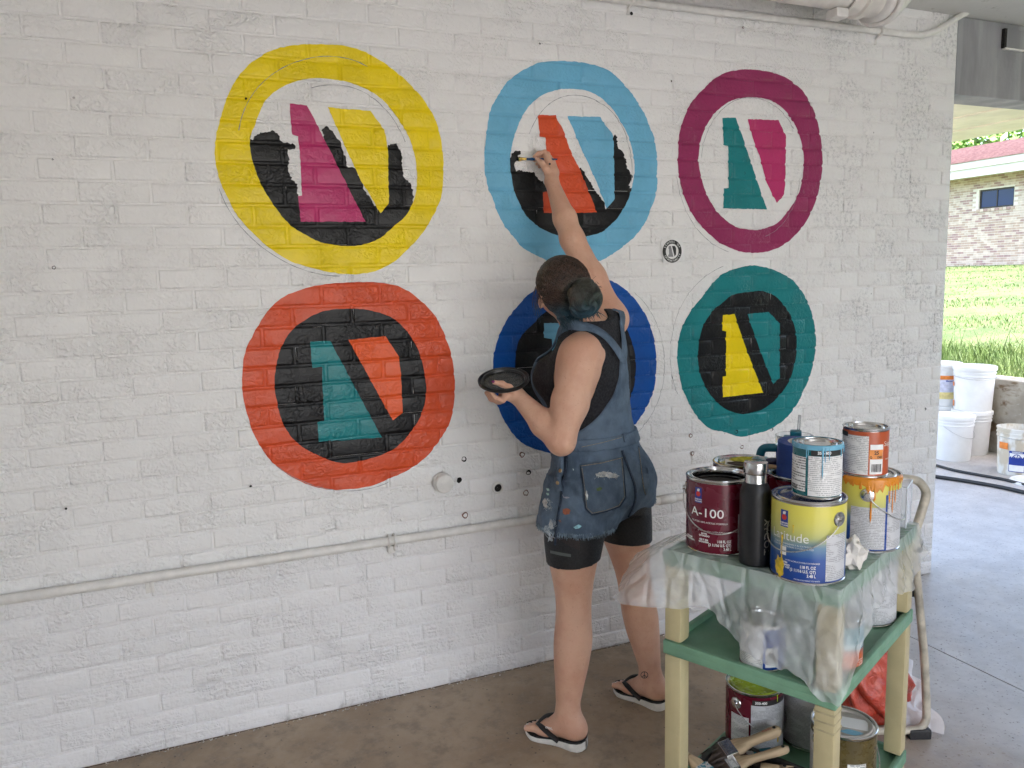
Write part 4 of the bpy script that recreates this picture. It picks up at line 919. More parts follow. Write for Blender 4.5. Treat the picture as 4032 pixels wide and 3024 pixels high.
# small orange can on top
Qb, R, H = can('quart', 1.945, -1.315, ZT+.1925, 'small orange labelled can with price sticker 25 on the right gallon', ORL)
patch('fine_print_panel', Qb, R+.0009, R_(-88), R_(8), .008, .106, FP_WHITE); patch('coverage_strip', Qb, R+.0013, R_(-88), R_(-48), .100, .112, ink_k)
patch('price_tag_white', Qb, R+.0013, R_(12), R_(47), .010, .085, paper); patch('price_tag_orange', Qb, R+.0018, R_(10), R_(46), .048, .072, simple('orange_sticker_paper', (.75, .27, .06, 1), .6)); cyl_text('price_number', Qb, '25', R+.0023, R_(28), .064, .012, ink_k, bold=.0004); cyl_text('tag_print', Qb, 'Q      DEC', R+.0023, R_(28), .053, .0075, ink_k, bold=.0003); bars('barcode', Qb, R+.0018, R_(29), .016, .036, .024, 5)
cyl_text('product_name', Qb, 'Super', R+.0013, R_(72), .085, .018, ink_w); cyl_text('product_line', Qb, 'PAINT', R+.0013, R_(66), .046, .006, ink_w)
# two wine red gallons behind
Ec, R, H = can('gallon', 1.812, -1.232, ZT, 'wine red open can with teal paint inside, in the middle of the cart top', WINE, None, gloss_teal)
patch('fine_print_panel', Ec, R+.0011, R_(-30), R_(30), .010, .150, FP_GREY); ear_and_handle(Ec, R, H, R_(150), .08)
o = MB().lathe([(R-.004, H-.001), (R-.009, H-.02), (R-.006, H-.04)], 40).build('paint_ring', gloss_teal, Ec, True)
Fc_, R, H = can('gallon', 1.770, -1.063, ZT, 'closed wine red gallon at the back left with brushes lying on its lid', WINE)
o = MB().box(-.05, .045, -.050, .03, H-.0060, H-.0052).build('lid_sticker', FP_STK, Fc_); ear_and_handle(Fc_, R, H, R_(170), .08)
# middle shelf
ZM = .5995
G, R, H = can('quart', 1.648, -1.293, ZM, 'small white and blue labelled can under the plastic on the middle shelf', simple('white_label', (.72, .72, .71, 1), .35)); patch('fine_print_panel', G, R+.001, R_(-80), R_(0), .012, .100, FP_WHITE); patch('blue_stripe', G, R+.001, R_(2), R_(86), .006, .108, BLUEL); patch('barcode_box', G, R+.0015, R_(8), R_(42), .012, .062, paper); bars('barcode', G, R+.0019, R_(25), .024, .050, .024, 8)
Hc_, R, H = can('quart', 1.812, -1.381, ZM, 'small orange and teal can half hidden behind the right front leg', grad_mat('teal_to_orange_label', [(0, (.40, .08, .01, 1)), (.40, (.50, .10, .015, 1)), (.55, (.25, .10, .08, 1)), (.62, (.02, .20, .24, 1)), (1, (.02, .16, .20, 1))], 0, .12)); cyl_text('product_name', Hc_, 'emerald', R+.0012, R_(42), .070, .020, ink_w); cyl_text('small_line', Hc_, 'INTERIOR\nSATIN\n1 QUART', R+.0012, R_(62), .026, .006, ink_w)
Ic, R, H = can('gallon', 2.085, -1.200, ZM, 'gallon can with white text label on the back of the middle shelf', TIN); patch('fine_print_panel', Ic, R+.001, R_(-100), R_(100), .008, .170, FP_GREY)
# bottom shelf
ZB = .1695
J_, R, H = can('gallon', 1.862, -1.015, ZB, 'gallon can with lime green lid at the back of the bottom shelf', WINE, simple('lime_paint_lid', (.32, .42, .03, 1), .25, 0, .25, 25)); patch('fine_print_panel', J_, R+.001, R_(-6), R_(88), .008, .160, FP_GREY); patch('coverage_strip', J_, R+.0014, R_(-4), R_(80), .161, .176, ink_k); cyl_text('coverage_print', J_, '350-400', R+.0018, R_(13), .1685, .0105, ink_w, bold=.0004); patch('side_sticker', J_, R+.001, R_(-50), R_(-10), .03, .118, FP_WHITE); ear_and_handle(J_, R, H, R_(52), .08)
drip(J_, R+.002, R_(48), H-.002, .022, .0022, simple('lime_run', (.40, .55, .03, 1), .3)); drip(J_, R+.002, R_(52), .07, .03, .004, yel_wet, 'paint_run')
K_, R, H = can('gallon', 2.026, -1.070, ZB, 'plain grey labelled gallon can standing second on the bottom shelf', TIN, 'tin'); patch('fine_print_panel', K_, R+.001, R_(-100), R_(100), .010, .175, FP_GREY)
TANL = simple('grey_beige_lid', (.42, .39, .35, 1), .45, 0, .06, 12); L_, R, H = can('gallon', 1.937, -1.285, ZB, 'olive brown can with beige lid and blue dab at the right of the bottom shelf', BRN, TANL)
patch('fine_print_panel', L_, R+.001, R_(-100), R_(-16), .010, .165, FP_WHITE); patch('mix_sticker', L_, R+.0014, R_(8), R_(42), .012, .120, FP_STK); cyl_text('product_name', L_, 'Super', R+.0013, R_(56), .082, .034, ink_w); cyl_text('small_line', L_, 'PAINT', R+.0013, R_(66), .060, .0075, ink_w); ear_and_handle(L_, R, H, R_(38), .095)
MB().box(-.010, .060, -.018, .034, H-.0060, H-.0052).build('lid_sticker', FP_STK, L_); m = MB(); m.add([(.02+.026*math.cos(t)+.004*math.sin(3*t), -.040+.013*math.sin(t), H-.0050) for t in np.linspace(0, 6.1, 20)], [tuple(range(20))]); m.build('colour_dab', LBL, L_)

# ------------------------------------------------------------------ bottles, tumbler, tape, tissue, box
BT = empty('steel_bottle', (1.622, -1.288, ZT), face_cam(1.622, -1.288), 'tall black bottle with steel screw cap between the front cans', 'bottle')
matte = simple('matte_black_coating', (.012, .012, .013, 1), .45, 0, .1, 40, .0003, 500)
o = MB().lathe([(0, .0), (.034, .0), (.0365, .003), (.0368, .006), (.0368, .172), (.0355, .184), (.031, .196), (.0275, .202), (.0268, .204)], 48).build('body', matte, BT, True); autosmooth(o, 50)
o = MB().lathe([(.0268, .2035), (.0262, .206), (.0262, .2245), (.0275, .2255)], 44).build('neck_ring', M['steel'], BT, True); autosmooth(o, 40)
o = MB().lathe([(.0275, .2265), (.0285, .2285), (.0285, .2500), (.0275, .2530), (.0240, .2545), (.0, .2545)], 44).build('cap', M['steel'], BT, True); autosmooth(o, 40)
cyl_text('name_print', BT, 'TODAY', .0372, R_(52), .075, .026, simple('gold_grey_ink', (.35, .33, .28, 1), .4), rot=R_(90), bold=.0003, align='CENTER')
TM = empty('tumbler', (1.962, -1.045, ZT), face_cam(1.962, -1.045), 'blue tumbler with teal handle, clear lid and straw at the back of the cart', 'tumbler')
k = N('royal_blue_gloss'); k.set(Base_Color=(.010, .055, .30, 1), Roughness=.2, Specular_IOR_Level=.6); RB = k.m
o = MB().lathe([(0, 0), (.036, 0), (.038, .004), (.039, .07), (.048, .11), (.0495, .13), (.0497, .198)], 44).build('body', RB, TM, True); autosmooth(o, 50)
MB().lathe([(.0498, .198), (.0498, .213)], 44).build('steel_band', M['steel'], TM, True)
k = N('clear_plastic'); k.set(Base_Color=(.92, .95, .97, 1), Roughness=.08, Transmission_Weight=.85, IOR=1.3, Alpha=.6); CLR = k.m
o = MB().lathe([(.047, .205), (.047, .213), (.051, .2135), (.0525, .216), (.0525, .241), (.050, .243), (.048, .238), (.046, .222), (0, .222)], 44).build('clear_lid', CLR, TM, True); autosmooth(o, 40)
teal_pl = simple('teal_plastic', (.005, .14, .21, 1), .35); MB().bbox(-.030, .012, -.024, .024, .2225, .2375, .005).bbox(-.012, .020, -.014, .014, .237, .256, .005).build('slider', teal_pl, TM)
MB().tube([(.004, 0, .06), (.008, 0, .20), (.013, 0, .300)], .0042, 12).build('straw', CLR, TM, True)
MB().tube(spline([(-.044, -.006, .075), (-.075, -.01, .080), (-.090, -.012, .10), (-.092, -.012, .15), (-.090, -.012, .188), (-.078, -.010, .202), (-.046, -.006, .203)], 5), .0095, 12, flat=1.3).build('handle', teal_pl, TM, True)
TP = empty('tape_roll', (1.818, -1.228, ZT+.156), face_cam(1.818, -1.228), 'wide blue masking tape roll standing in the open teal can', 'tape roll')
TP.rotation_euler = (R_(2), R_(2), face_cam(1.818, -1.228))
o = MB().lathe([(.0385, .001), (.0600, .0), (.0620, .002), (.0622, .060), (.0619, .061), (.0622, .062), (.0622, .114), (.0605, .116), (.0385, .1155)], 56).build('tape', simple('blue_masking_tape', (.008, .045, .24, 1), .55, 0, .08, 30, .0004, 300, stretch=(1, 1, 12)), TP, True); autosmooth(o, 40)
o = MB().lathe([(.0383, .000), (.0350, .0005), (.0350, .1155), (.0383, .1165)], 44).build('core', simple('cardboard', (.42, .38, .33, 1), .8, 0, .1, 40), TP, True); autosmooth(o, 40)
TQ = empty('paper_towel', (1.812, -1.405, ZT), .4, 'crumpled white paper towel between the two yellow cans', 'paper towel')
bm = bmesh.new(); bmesh.ops.create_icosphere(bm, subdivisions=3, radius=1.0); rr = random.Random(5)
for v in bm.verts:
    d = v.co.normalized(); rad = .036*rr.uniform(.72, 1.08)*(1+.22*math.sin(d.x*4+d.z*5)); v.co = Vector((d.x*rad*1.15+rr.uniform(-.003, .003), d.y*rad, max(0, .030+d.z*rad*1.3)))
bmo('wad', bm, simple('tissue', (.70, .67, .62, 1), .85, 0, .03, 30, .0015, 90), TQ, False)
BX = empty('clear_box', tuple(C2W(.335, .535, .862)), CA+R_(8), 'clear plastic box at the right back edge of the cart', 'box')
k = N('clear_acrylic'); k.set(Base_Color=(.90, .92, .96, 1), Roughness=.12, Alpha=.34, Specular_IOR_Level=.8); AC = k.m
for nm, a in (('side', (0, .10, 0, .002)), ('side', (0, .10, .098, .10)), ('side', (0, .002, .002, .098)), ('side', (.098, .10, .002, .098))): MB().box(a[0], a[1], a[2], a[3], .002, .112).build(nm, AC, BX)
MB().box(0, .10, 0, .10, 0, .002).build('bottom', AC, BX); edge = simple('acrylic_edge', (.68, .70, .74, 1), .2); m = MB()
for a, b in ((0, 0), (.10, 0), (0, .10), (.10, .10)): m.tube([(a, b, 0), (a, b, .113)], .0017, 6)
for p, q in (((0, 0), (.1, 0)), ((.1, 0), (.1, .1)), ((.1, .1), (0, .1)), ((0, .1), (0, 0))): m.tube([(p[0], p[1], .113), (q[0], q[1], .113)], .0017, 6)
m.build('edge_frame', edge, BX)

# ------------------------------------------------------------------ brushes
WOOD = simple('pale_wood_handle', (.46, .30, .16, 1), .5, 0, .12, 8, .0004, 200, stretch=(1, 14, 14)); WOODD = simple('raw_brush_wood', (.50, .37, .23, 1), .55, 0, .12, 8, .0004, 200, stretch=(1, 14, 14)); COPPER = simple('copper_ferrule', (.60, .33, .22, 1), .35, .9)
def brush(p_tip, p_end, width, lab, hm, fm, bmn, up=(0, 0, 1), bl=.055, fl=.028, hole=True, thin=.011, slim=False, name='paint_brush', cat='paint brush', tipcol=None):
    a = Vector(p_tip); b = Vector(p_end); L = (b-a).length; X = (b-a).normalized(); Z = Vector(up); Z = (Z-X*Z.dot(X)).normalized(); Y = Z.cross(X)
    e = empty(name, tuple(a), 0, lab, cat); e.rotation_mode = 'QUATERNION'; e.rotation_quaternion = Matrix((X, Y, Z)).transposed().to_quaternion()
    # bristles as a bundle of thin wedges
    m = MB(); rr = random.Random(int(L*1e4)); nb = 46 if not slim else 16
    for i in range(nb):
        y = (i/(nb-1)-.5)*width*.94; zz = rr.uniform(-.35, .35)*thin; jx = rr.uniform(0, .007)*(.4 if slim else 1); w = width/nb*.9
        m.add([(jx, y*.93+rr.uniform(-.001, .001), zz*.3), (bl*.5, y-w, zz-.0018), (bl*.5, y+w, zz-.0018), (bl*.5, y, zz+.0024), (bl+.002, y-w, zz-.0018), (bl+.002, y+w, zz-.0018), (bl+.002, y, zz+.0024)], [(0, 1, 2), (0, 2, 3), (0, 3, 1), (1, 4, 5, 2), (2, 5, 6, 3), (3, 6, 4, 1)])
    m.add([(.008, -width*.4, 0), (.008, width*.4, 0), (bl, width*.46, -thin*.42), (bl, -width*.46, -thin*.42), (bl, width*.46, thin*.42), (bl, -width*.46, thin*.42)], [(0, 1, 2, 3), (0, 5, 4, 1), (0, 3, 5), (1, 4, 2)])
    m.build('bristles', bmn, e); 
    m = MB(); m.bbox(bl, bl+fl, -width/2, width/2, -thin/2, thin/2, .0022)
    for q in (.2, .8): m.bbox(bl+fl*q-.0015, bl+fl*q+.0015, -width/2-.0008, width/2+.0008, -thin/2-.0008, thin/2+.0008, .0006)
    m.build('ferrule', fm, e)
    if slim: prof = [(bl+fl-.001, width*.42, thin*.45), (bl+fl+.02, width*.62, thin*.62), (bl+fl+.05, width*.45, thin*.5), (L, width*.16, thin*.2)]
    else: prof = [(bl+fl-.002, width*.47, thin*.46), (bl+fl+.012, width*.47, thin*.62), (bl+fl+.030, width*.30, thin*.66), (bl+fl+.050, width*.19, thin*.62), (bl+fl+.085, width*.19, thin*.62), (L-.03, width*.25, thin*.66), (L-.010, width*.23, thin*.6), (L-.002, width*.12, thin*.45), (L, width*.03, thin*.3)]
    V = []; F = []; n = 16
    for (x, w, t) in prof:
        for k2 in range(n): a2 = 6.2832*k2/n; V.append((x, w*math.copysign(abs(math.cos(a2))**.8, math.cos(a2)), t*math.copysign(abs(math.sin(a2))**.8, math.sin(a2))))
    for i in range(len(prof)-1):
        for k2 in range(n): k3 = (k2+1) % n; F.append((i*n+k2, i*n+k3, (i+1)*n+k3, (i+1)*n+k2))
    F.append(tuple((len(prof)-1)*n+k2 for k2 in range(n))); h_ = pyd('handle', V, F, hm, e, True)
    if hole: MB().lathe([(0, -thin*.68), (.0048, -thin*.68), (.0048, thin*.68), (0, thin*.68)], 14, c=(L-.017, 0, 0)).build('hanging_hole', hole_m, h_)
    return e
zt2 = ZT+.1925
brw = simple('yellow_bristle', (.50, .46, .05, 1), .6, 0, .35, 60); brd = simple('dark_bristle', (.065, .045, .035, 1), .6, 0, .3, 60); navy = simple('navy_handle', (.008, .012, .06, 1), .35)
k = N('smeared_ferrule'); v = k.obj(); k.set(Base_Color=k.mix(k.ramp(k.noise(v, 120, 3), .5, .56), (.62, .62, .62, 1), (.05, .25, .33, 1)), Metallic=.4, Roughness=.35); SF = k.m
c4 = lambda x, y: (2600+x/2.011, 1600+y/2.011)
def L4(x, y, z): return onZ(*c4(x, y), z)
brush(L4(545, 415, zt2+.012), L4(1010, 440, zt2+.018), .040, 'brush with yellow bristles and navy handle lying on the back can lid', navy, SF, brw, bl=.062, fl=.038, hole=False, thin=.014)
brush(L4(520, 448, zt2+.006), L4(1065, 492, zt2+.010), .018, 'slim wooden brush with copper ferrule and dark bristles on the back can', WOOD, COPPER, brd, bl=.050, fl=.034, hole=False, thin=.010, slim=True)
# roller tray with brushes on the bottom shelf
c5 = lambda x, y: (2600+x/2.011, 2300+y/2.011)
TR = empty('roller_tray', tuple(C2W(.055, .065, ZB)), CA, 'black paint roller tray holding brushes on the bottom shelf', 'paint tray')
k = N('smeared_black_tray'); v = k.obj(); k.set(Base_Color=k.mix(k.math('MULTIPLY', k.ramp(k.noise(k.map(v, (1, 1, .4)), 34, 5, .7, 1.2), .61, .66), .6), (.012, .012, .013, 1), (.35, .38, .40, 1)), Roughness=.3, Normal=k.bump(k.noise(v, 30, 4), .002)); TM_ = k.m
def tray(parent, w, l, h0):
    m = MB(); t = .003; V = []; F = []
    def ring(x0, x1, y0, y1, z, r=.018, n=4):
        out = []
        for cx_, cy_, a0 in ((x1-r, y1-r, 0), (x0+r, y1-r, 90), (x0+r, y0+r, 180), (x1-r, y0+r, 270)):
            for i in range(n+1): a = R_(a0+90*i/n); out.append((cx_+r*math.cos(a), cy_+r*math.sin(a), z))
        return out
    rs = [ring(.018, w-.018, .018, l-.018, .004), ring(.004, w-.004, .004, l-.004, h0), ring(-.008, w+.008, -.008, l+.008, h0+.001), ring(-.009, w+.009, -.009, l+.009, h0-.006)]
    for r in rs: V += r
    n = len(rs[0])
    for i in range(3):
        for k2 in range(n): k3 = (k2+1) % n; F.append((i*n+k2, i*n+k3, (i+1)*n+k3, (i+1)*n+k2))
    F.append(tuple(range(n))); rs2 = [(x, y, z+.002) for x, y, z in rs[0]]
    o = pyd('tray', V, F, TM_, parent, True); autosmooth(o, 35); mo = o.modifiers.new('thick', 'SOLIDIFY'); mo.thickness = .002
    m.box(.03, w-.03, .05, .056, .004, .014); m.box(.03, w-.03, .09, .096, .004, .014); m.box(.03, w-.03, .13, .136, .004, .014); m.build('ridge', TM_, parent)
tray(TR, .325, .185, .068)
zb2 = ZB+.066
red_p = simple('red_print', (.45, .03, .02, 1), .5)
def c5z(x, y, z): return onZ(*c5(x, y), z)
br1 = brush(c5z(335, 1400, ZB+.05), c5z(952, 1150, ZB+.118), .066, 'wide wooden paint brush with steel ferrule crossing the black tray', WOODD, M['steel'], brd, bl=.062, fl=.036, thin=.022)
V, F = text_mesh('Purdy', .011); pyd('name_print', [(br1_x, br1_y, .0145) for br1_x, br1_y in [(.20+u, v) for u, v in V]], F, red_p, br1)
br2 = brush(c5z(420, 1475, ZB+.055), c5z(1018, 1300, ZB+.092), .050, 'wooden brush lying lower in the black tray, handle to the right', WOODD, M['steel'], brd, bl=.04, fl=.03, thin=.018)
br3 = brush(c5z(500, 1600, ZB+.06), c5z(165, 1320, ZB+.09), .046, 'wooden brush at the left corner of the tray, handle toward the cart leg', WOODD, SF, brd, bl=.05, fl=.03, thin=.016)
br4 = brush(c5z(620, 1440, ZB+.045), c5z(1040, 1470, ZB+.06), .034, 'short wooden brush with black head at the front of the tray', WOODD, gloss_black, gloss_black, bl=.04, fl=.02, thin=.016)
br5 = brush(c5z(600, 1365, ZB+.05), c5z(862, 1310, ZB+.07), .016, 'slim teal handled brush between the wooden brushes in the tray', teal_pl, SF, brd, bl=.03, fl=.02, thin=.008, slim=True, hole=False)

# ------------------------------------------------------------------ plastic sheet draped over the cart
k = N('clear_polyethylene'); v = k.pos(); k.set(Base_Color=(.86, .88, .89, 1), Roughness=.16, Alpha=.36, Specular_IOR_Level=1.0, Normal=k.bump(k.ramp(k.voro(k.map(v, (1, 1, .55)), 15, 'DISTANCE_TO_EDGE'), .0, .16), .007, .9, k.bump(k.noise(v, 20, 2, .5, .8), .010, .6))); POLY = k.m
tl_ = k.n.new('ShaderNodeBsdfTranslucent'); tl_.inputs[0].default_value = (.8, .82, .83, 1)
gl_ = k.n.new('ShaderNodeBsdfTransparent'); mx = k.n.new('ShaderNodeMixShader'); mx.inputs[0].default_value = .16
k.t.links.new(k.p.outputs[0], mx.inputs[1]); k.t.links.new(tl_.outputs[0], mx.inputs[2]); k.t.links.new(mx.outputs[0], k.o.inputs[0])
k.l(k.ramp(k.noise(v, 9, 4, .6, .5), .35, .68, .27, .40), k.p.inputs['Alpha'])
SH = empty('plastic_sheet', tuple(FL), CA, 'thin clear plastic sheet draped over the cart top and hanging down', 'plastic sheet')
per = [(0, CD*.82), (0, CD*.6), (0, CD*.4), (0, CD*.2), (0, 0), (CW*.25, 0), (CW*.5, 0), (CW*.75, 0), (CW, 0), (CW, CD*.25), (CW, CD*.5), (CW, CD*.75), (CW, CD), (CW*.6, CD), (CW*.2, CD)]
out = [(-1, 0), (-1, 0), (-1, 0), (-1, 0), (-.7, -.7), (0, -1), (0, -1), (0, -1), (.7, -.7), (1, 0), (1, 0), (1, 0), (.7, .7), (0, 1), (0, 1)]
drop = [.05, .065, .085, .10, .135, .120, .190, .225, .265, .095, .105, .120, .085, .06, .05]
flare = [.10, .12, .14, .165, .13, .012, .012, .012, .012, .020, .030, .028, .04, .05, .05]
SUB = 15; NT = 22; V = []; F = []; M_ = (len(per)-1)*SUB+1
sn = lambda t, s: math.sin(t*s)
def lerp_l(L, t):
    i = min(int(t), len(L)-2); f = t-i; f2 = f*f*(3-2*f); a, b = L[i], L[i+1]
    if isinstance(a, tuple): return tuple(a[j]+(b[j]-a[j])*f for j in range(len(a)))
    return a+(b-a)*f2
for i in range(M_):
    t = i/SUB; px, py = lerp_l(per, t); ox, oy = lerp_l(out, t); l = math.hypot(ox, oy) or 1; ox, oy = ox/l, oy/l
    D = lerp_l(drop, t)*(1+.045*sn(t, 4.3)+.012*sn(t, 23)); fl_ = lerp_l(flare, t)
    for j in range(NT):
        s = j/(NT-1); fold = (.010*sn(t, 3.1)+.0045*sn(t+.6*s, 9.5)+.0018*sn(t-.9*s, 21))*min(1, s*1.8)
        o_ = .0035+fl_*(s**1.2)+fold+.0012*abs(sn(t+s*2, 17))*s; o_ = max(o_, .0025)
        wr = .004*sn(t*3+s*5, 4)*s
        V.append((px+ox*o_+(-oy)*wr, py+oy*o_+ox*wr, .8645-D*(s if fl_ < .05 else s**1.35)+.0015*(1-s)))
for i in range(M_-1):
    for j in range(NT-1): F.append((i*NT+j, i*NT+j+1, (i+1)*NT+j+1, (i+1)*NT+j))
o = npmesh('hanging_skirt', V, F, POLY, SH)
V = []; F = []; nx, ny = 40, 50
for i in range(nx):
    for j in range(ny):
        x = -.0035+(CW+.007)*i/(nx-1); y = -.0035+(CD+.007)*j/(ny-1); V.append((x, y, .8612+.0012*max(0, math.sin(x*61+y*23)*math.sin(y*47-x*19))+(.0035 if i in (0, nx-1) or j in (0, ny-1) else 0)))
for i in range(nx-1):
    for j in range(ny-1): F.append((i*ny+j, (i+1)*ny+j, (i+1)*ny+j+1, i*ny+j+1))
npmesh('top_sheet', V, F, POLY, SH)

# ------------------------------------------------------------------ folding step ladder
TUBE = simple('scuffed_cream_tube', (.50, .455, .37, 1), .38, 0, .22, 18, .0004, 200)
LD = empty('step_ladder', (2.61, -1.02, 0), 0, 'folded cream tubular step ladder leaning behind the cart', 'step ladder')
def D_(x, y, d): return atD(x, y, d)
foot = onZ(3638, 2885, .016); dd = (foot-CAM).dot(FWD)
P = [D_(3440, 2878, dd-.02), D_(3560, 2875, dd-.005), D_(3615, 2868, dd), D_(3641, 2845, dd), D_(3648, 2800, dd), D_(3640, 2600, dd-.02), D_(3622, 2400, dd-.04), D_(3604, 2200, dd-.06), D_(3603, 2120, dd-.07)]
MB().tube(spline(P, 6), .0130, 12).build('rear_frame', TUBE, LD, True, world=True)
P = [D_(3606, 2150, dd-.07), D_(3606, 2090, dd-.07), D_(3630, 2010, dd-.07), D_(3646, 1950, dd-.07), D_(3637, 1918, dd-.07), D_(3612, 1893, dd-.07), D_(3570, 1885, dd-.07), D_(3500, 1883, dd-.07), D_(3380, 1885, dd-.06)]
MB().tube(spline(P, 6), .0145, 12).build('hand_hoop', TUBE, LD, True, world=True)
P = [D_(3604, 2170, dd-.05), D_(3595, 2190, dd-.04), D_(3560, 2330, dd+.02), D_(3490, 2700, dd+.1)]
MB().tube(spline(P, 5), .010, 10).build('front_frame', simple('dark_tube', (.05, .05, .05, 1), .4), LD, True, world=True)
MB().tube([D_(3610, 2128, dd-.06), D_(3603, 2172, dd-.06)], .019, 12).build('hinge_cap', M['black_rubber'], LD, True, world=True)
pq = D_(3585, 2318, dd-.02); mq = Matrix.Translation(pq) @ Matrix.Rotation(R_(-25), 4, 'Z')
MB().bbox(-.03, .03, -.02, .02, -.022, .022, .006, mq).build('latch', M['black_rubber'], LD, world=True)
pq = Vector((foot.x, foot.y, 0)); MB().bbox(-.055, .018, -.017, .017, 0.0, .034, .005, Matrix.Translation(pq) @ Matrix.Rotation(R_(-23), 4, 'Z')).build('rubber_foot', M['black_rubber'], LD, world=True)

# ------------------------------------------------------------------ red bag and plastic on the floor behind the cart
RBP = onZ(3425, 2800, 0)
RB_ = empty('red_bag', (RBP.x, RBP.y, 0), .3, 'bulging red plastic bag on the floor behind the cart', 'bag')
k = N('red_film'); v = k.obj(); k.set(Base_Color=k.mix(k.ramp(k.noise(v, 9, 4, .6, 1.5), .35, .65), (.48, .045, .022, 1), (.60, .11, .07, 1)), Roughness=.28, Specular_IOR_Level=.7, Normal=k.bump(k.noise(v, 22, 5, .6, 1.2), .012))
bm = bmesh.new(); bmesh.ops.create_icosphere(bm, subdivisions=5, radius=1)
for v in bm.verts:
    d = v.co.copy(); w = 1+.10*math.sin(d.x*7+d.z*5)+.07*math.sin(d.y*11-d.z*9)+.04*math.sin(d.x*23+d.y*17); tz = max(-1, min(1, d.z)); pin = 1-.45*max(0, tz)
    v.co = Vector((d.x*.155*w*pin, d.y*.115*w*pin, .165*(1+tz*w)*1.0)); v.co.z = max(.001, v.co.z-.03)
bmo('bag', bm, k.m, RB_, True)
m = MB(); m.tube([(0, 0, .28), (-.01, 0, .33), (.03, .01, .37)], [.03, .012, .03], 10); m.build('tied_neck', k.m, RB_, True)
PS = empty('loose_plastic', (2.70, -.62, 0), 0, 'crumpled translucent white plastic film on the floor beside the ladder', 'plastic sheet')
k = N('white_film'); v = k.obj(); k.set(Base_Color=(.76, .74, .76, 1), Roughness=.35, Alpha=.82, Normal=k.bump(k.noise(v, 18, 4, .6, .8), .01)); V = []; F = []; n = 44
c0 = onZ(3480, 2560, 0.); pts_q = [onZ(3500, 2890, .004), onZ(3705, 2886, .004), onZ(3570, 2600, .10), onZ(3500, 2560, .16)]
for i in range(n):
    for j in range(n):
        u, w = i/(n-1), j/(n-1); p = pts_q[0]*(1-u)*(1-w)+pts_q[1]*u*(1-w)+pts_q[2]*u*w+pts_q[3]*(1-u)*w
        h_ = .020*math.sin(u*7+w*3)*math.sin(w*5+1)+.006*math.sin(u*17-w*9); edge_ = 4*w*(1-w)
        V.append((p.x-2.70+.018*math.sin(w*14), p.y+.62+.012*math.sin(u*17), max(.003, p.z+abs(h_)*(.25+edge_))))
for i in range(n-1):
    for j in range(n-1): F.append((i*n+j, (i+1)*n+j, (i+1)*n+j+1, i*n+j+1))
npmesh('film', V, F, k.m, PS)
# ------------------------------------------------------------------ signed-distance modelling for the figure
class Grid:
    def __init__(s, xs, ys, zs):
        s.a = [np.asarray(q, np.float32) for q in (xs, ys, zs)]; s.F = np.full([len(q) for q in s.a], .5, np.float32)
    def sub(s, lo, hi, pad):
        out = []
        for q, l, h in zip(s.a, lo, hi):
            i0 = np.searchsorted(q, l-pad); i1 = np.searchsorted(q, h+pad); out.append(slice(max(0, i0-1), min(len(q), i1+1)))
        return tuple(out)
    def pts(s, sl): return s.a[0][sl[0]][:, None, None], s.a[1][sl[1]][None, :, None], s.a[2][sl[2]][None, None, :]
    def apply(s, prims, k=.02, pad=.05):
        for p in prims:
            lo, hi, fn = p[:3]; kk = p[3] if len(p) > 3 else k
            sl = s.sub(lo, hi, pad)
            if any(q.stop <= q.start for q in sl): continue
            d = fn(*s.pts(sl)); f = s.F[sl]; h = np.clip(kk-np.abs(f-d), 0, None)/kk; s.F[sl] = np.minimum(f, d)-h*h*kk*.25
        return s
def cone(a, b, ra, rb, sq=None, k=None):
    a = np.array(a, float); b = np.array(b, float); ab = b-a; L2 = max(ab@ab, 1e-12); r = max(ra, rb)
    def fn(X, Y, Z):
        px, py, pz = X-a[0], Y-a[1], Z-a[2]; h = np.clip((px*ab[0]+py*ab[1]+pz*ab[2])/L2, 0, 1)
        return np.sqrt((px-h*ab[0])**2+(py-h*ab[1])**2+(pz-h*ab[2])**2)-(ra+(rb-ra)*h)
    o = (np.minimum(a, b)-r, np.maximum(a, b)+r, fn); return o+((k,) if k else ())
def ell(c, r, az=0, el=0, k=None):
    """ellipsoid: r = (sideways, along facing, up); az facing direction, el pitch of the facing axis"""
    c = np.array(c, float); f = np.array((math.cos(az)*math.cos(el), math.sin(az)*math.cos(el), math.sin(el))); s = np.array((math.sin(az), -math.cos(az), 0.)); u = np.cross(s, f); m = max(r)
    def fn(X, Y, Z):
        px, py, pz = X-c[0], Y-c[1], Z-c[2]
        q = [(px*e[0]+py*e[1]+pz*e[2]) for e in (s, f, u)]
        k0 = np.sqrt(sum((v/w)**2 for v, w in zip(q, r)))+1e-6; k1 = np.sqrt(sum((v/w/w)**2 for v, w in zip(q, r)))+1e-6; return k0*(k0-1)/k1
    o = (c-m, c+m, fn); return o+((k,) if k else ())
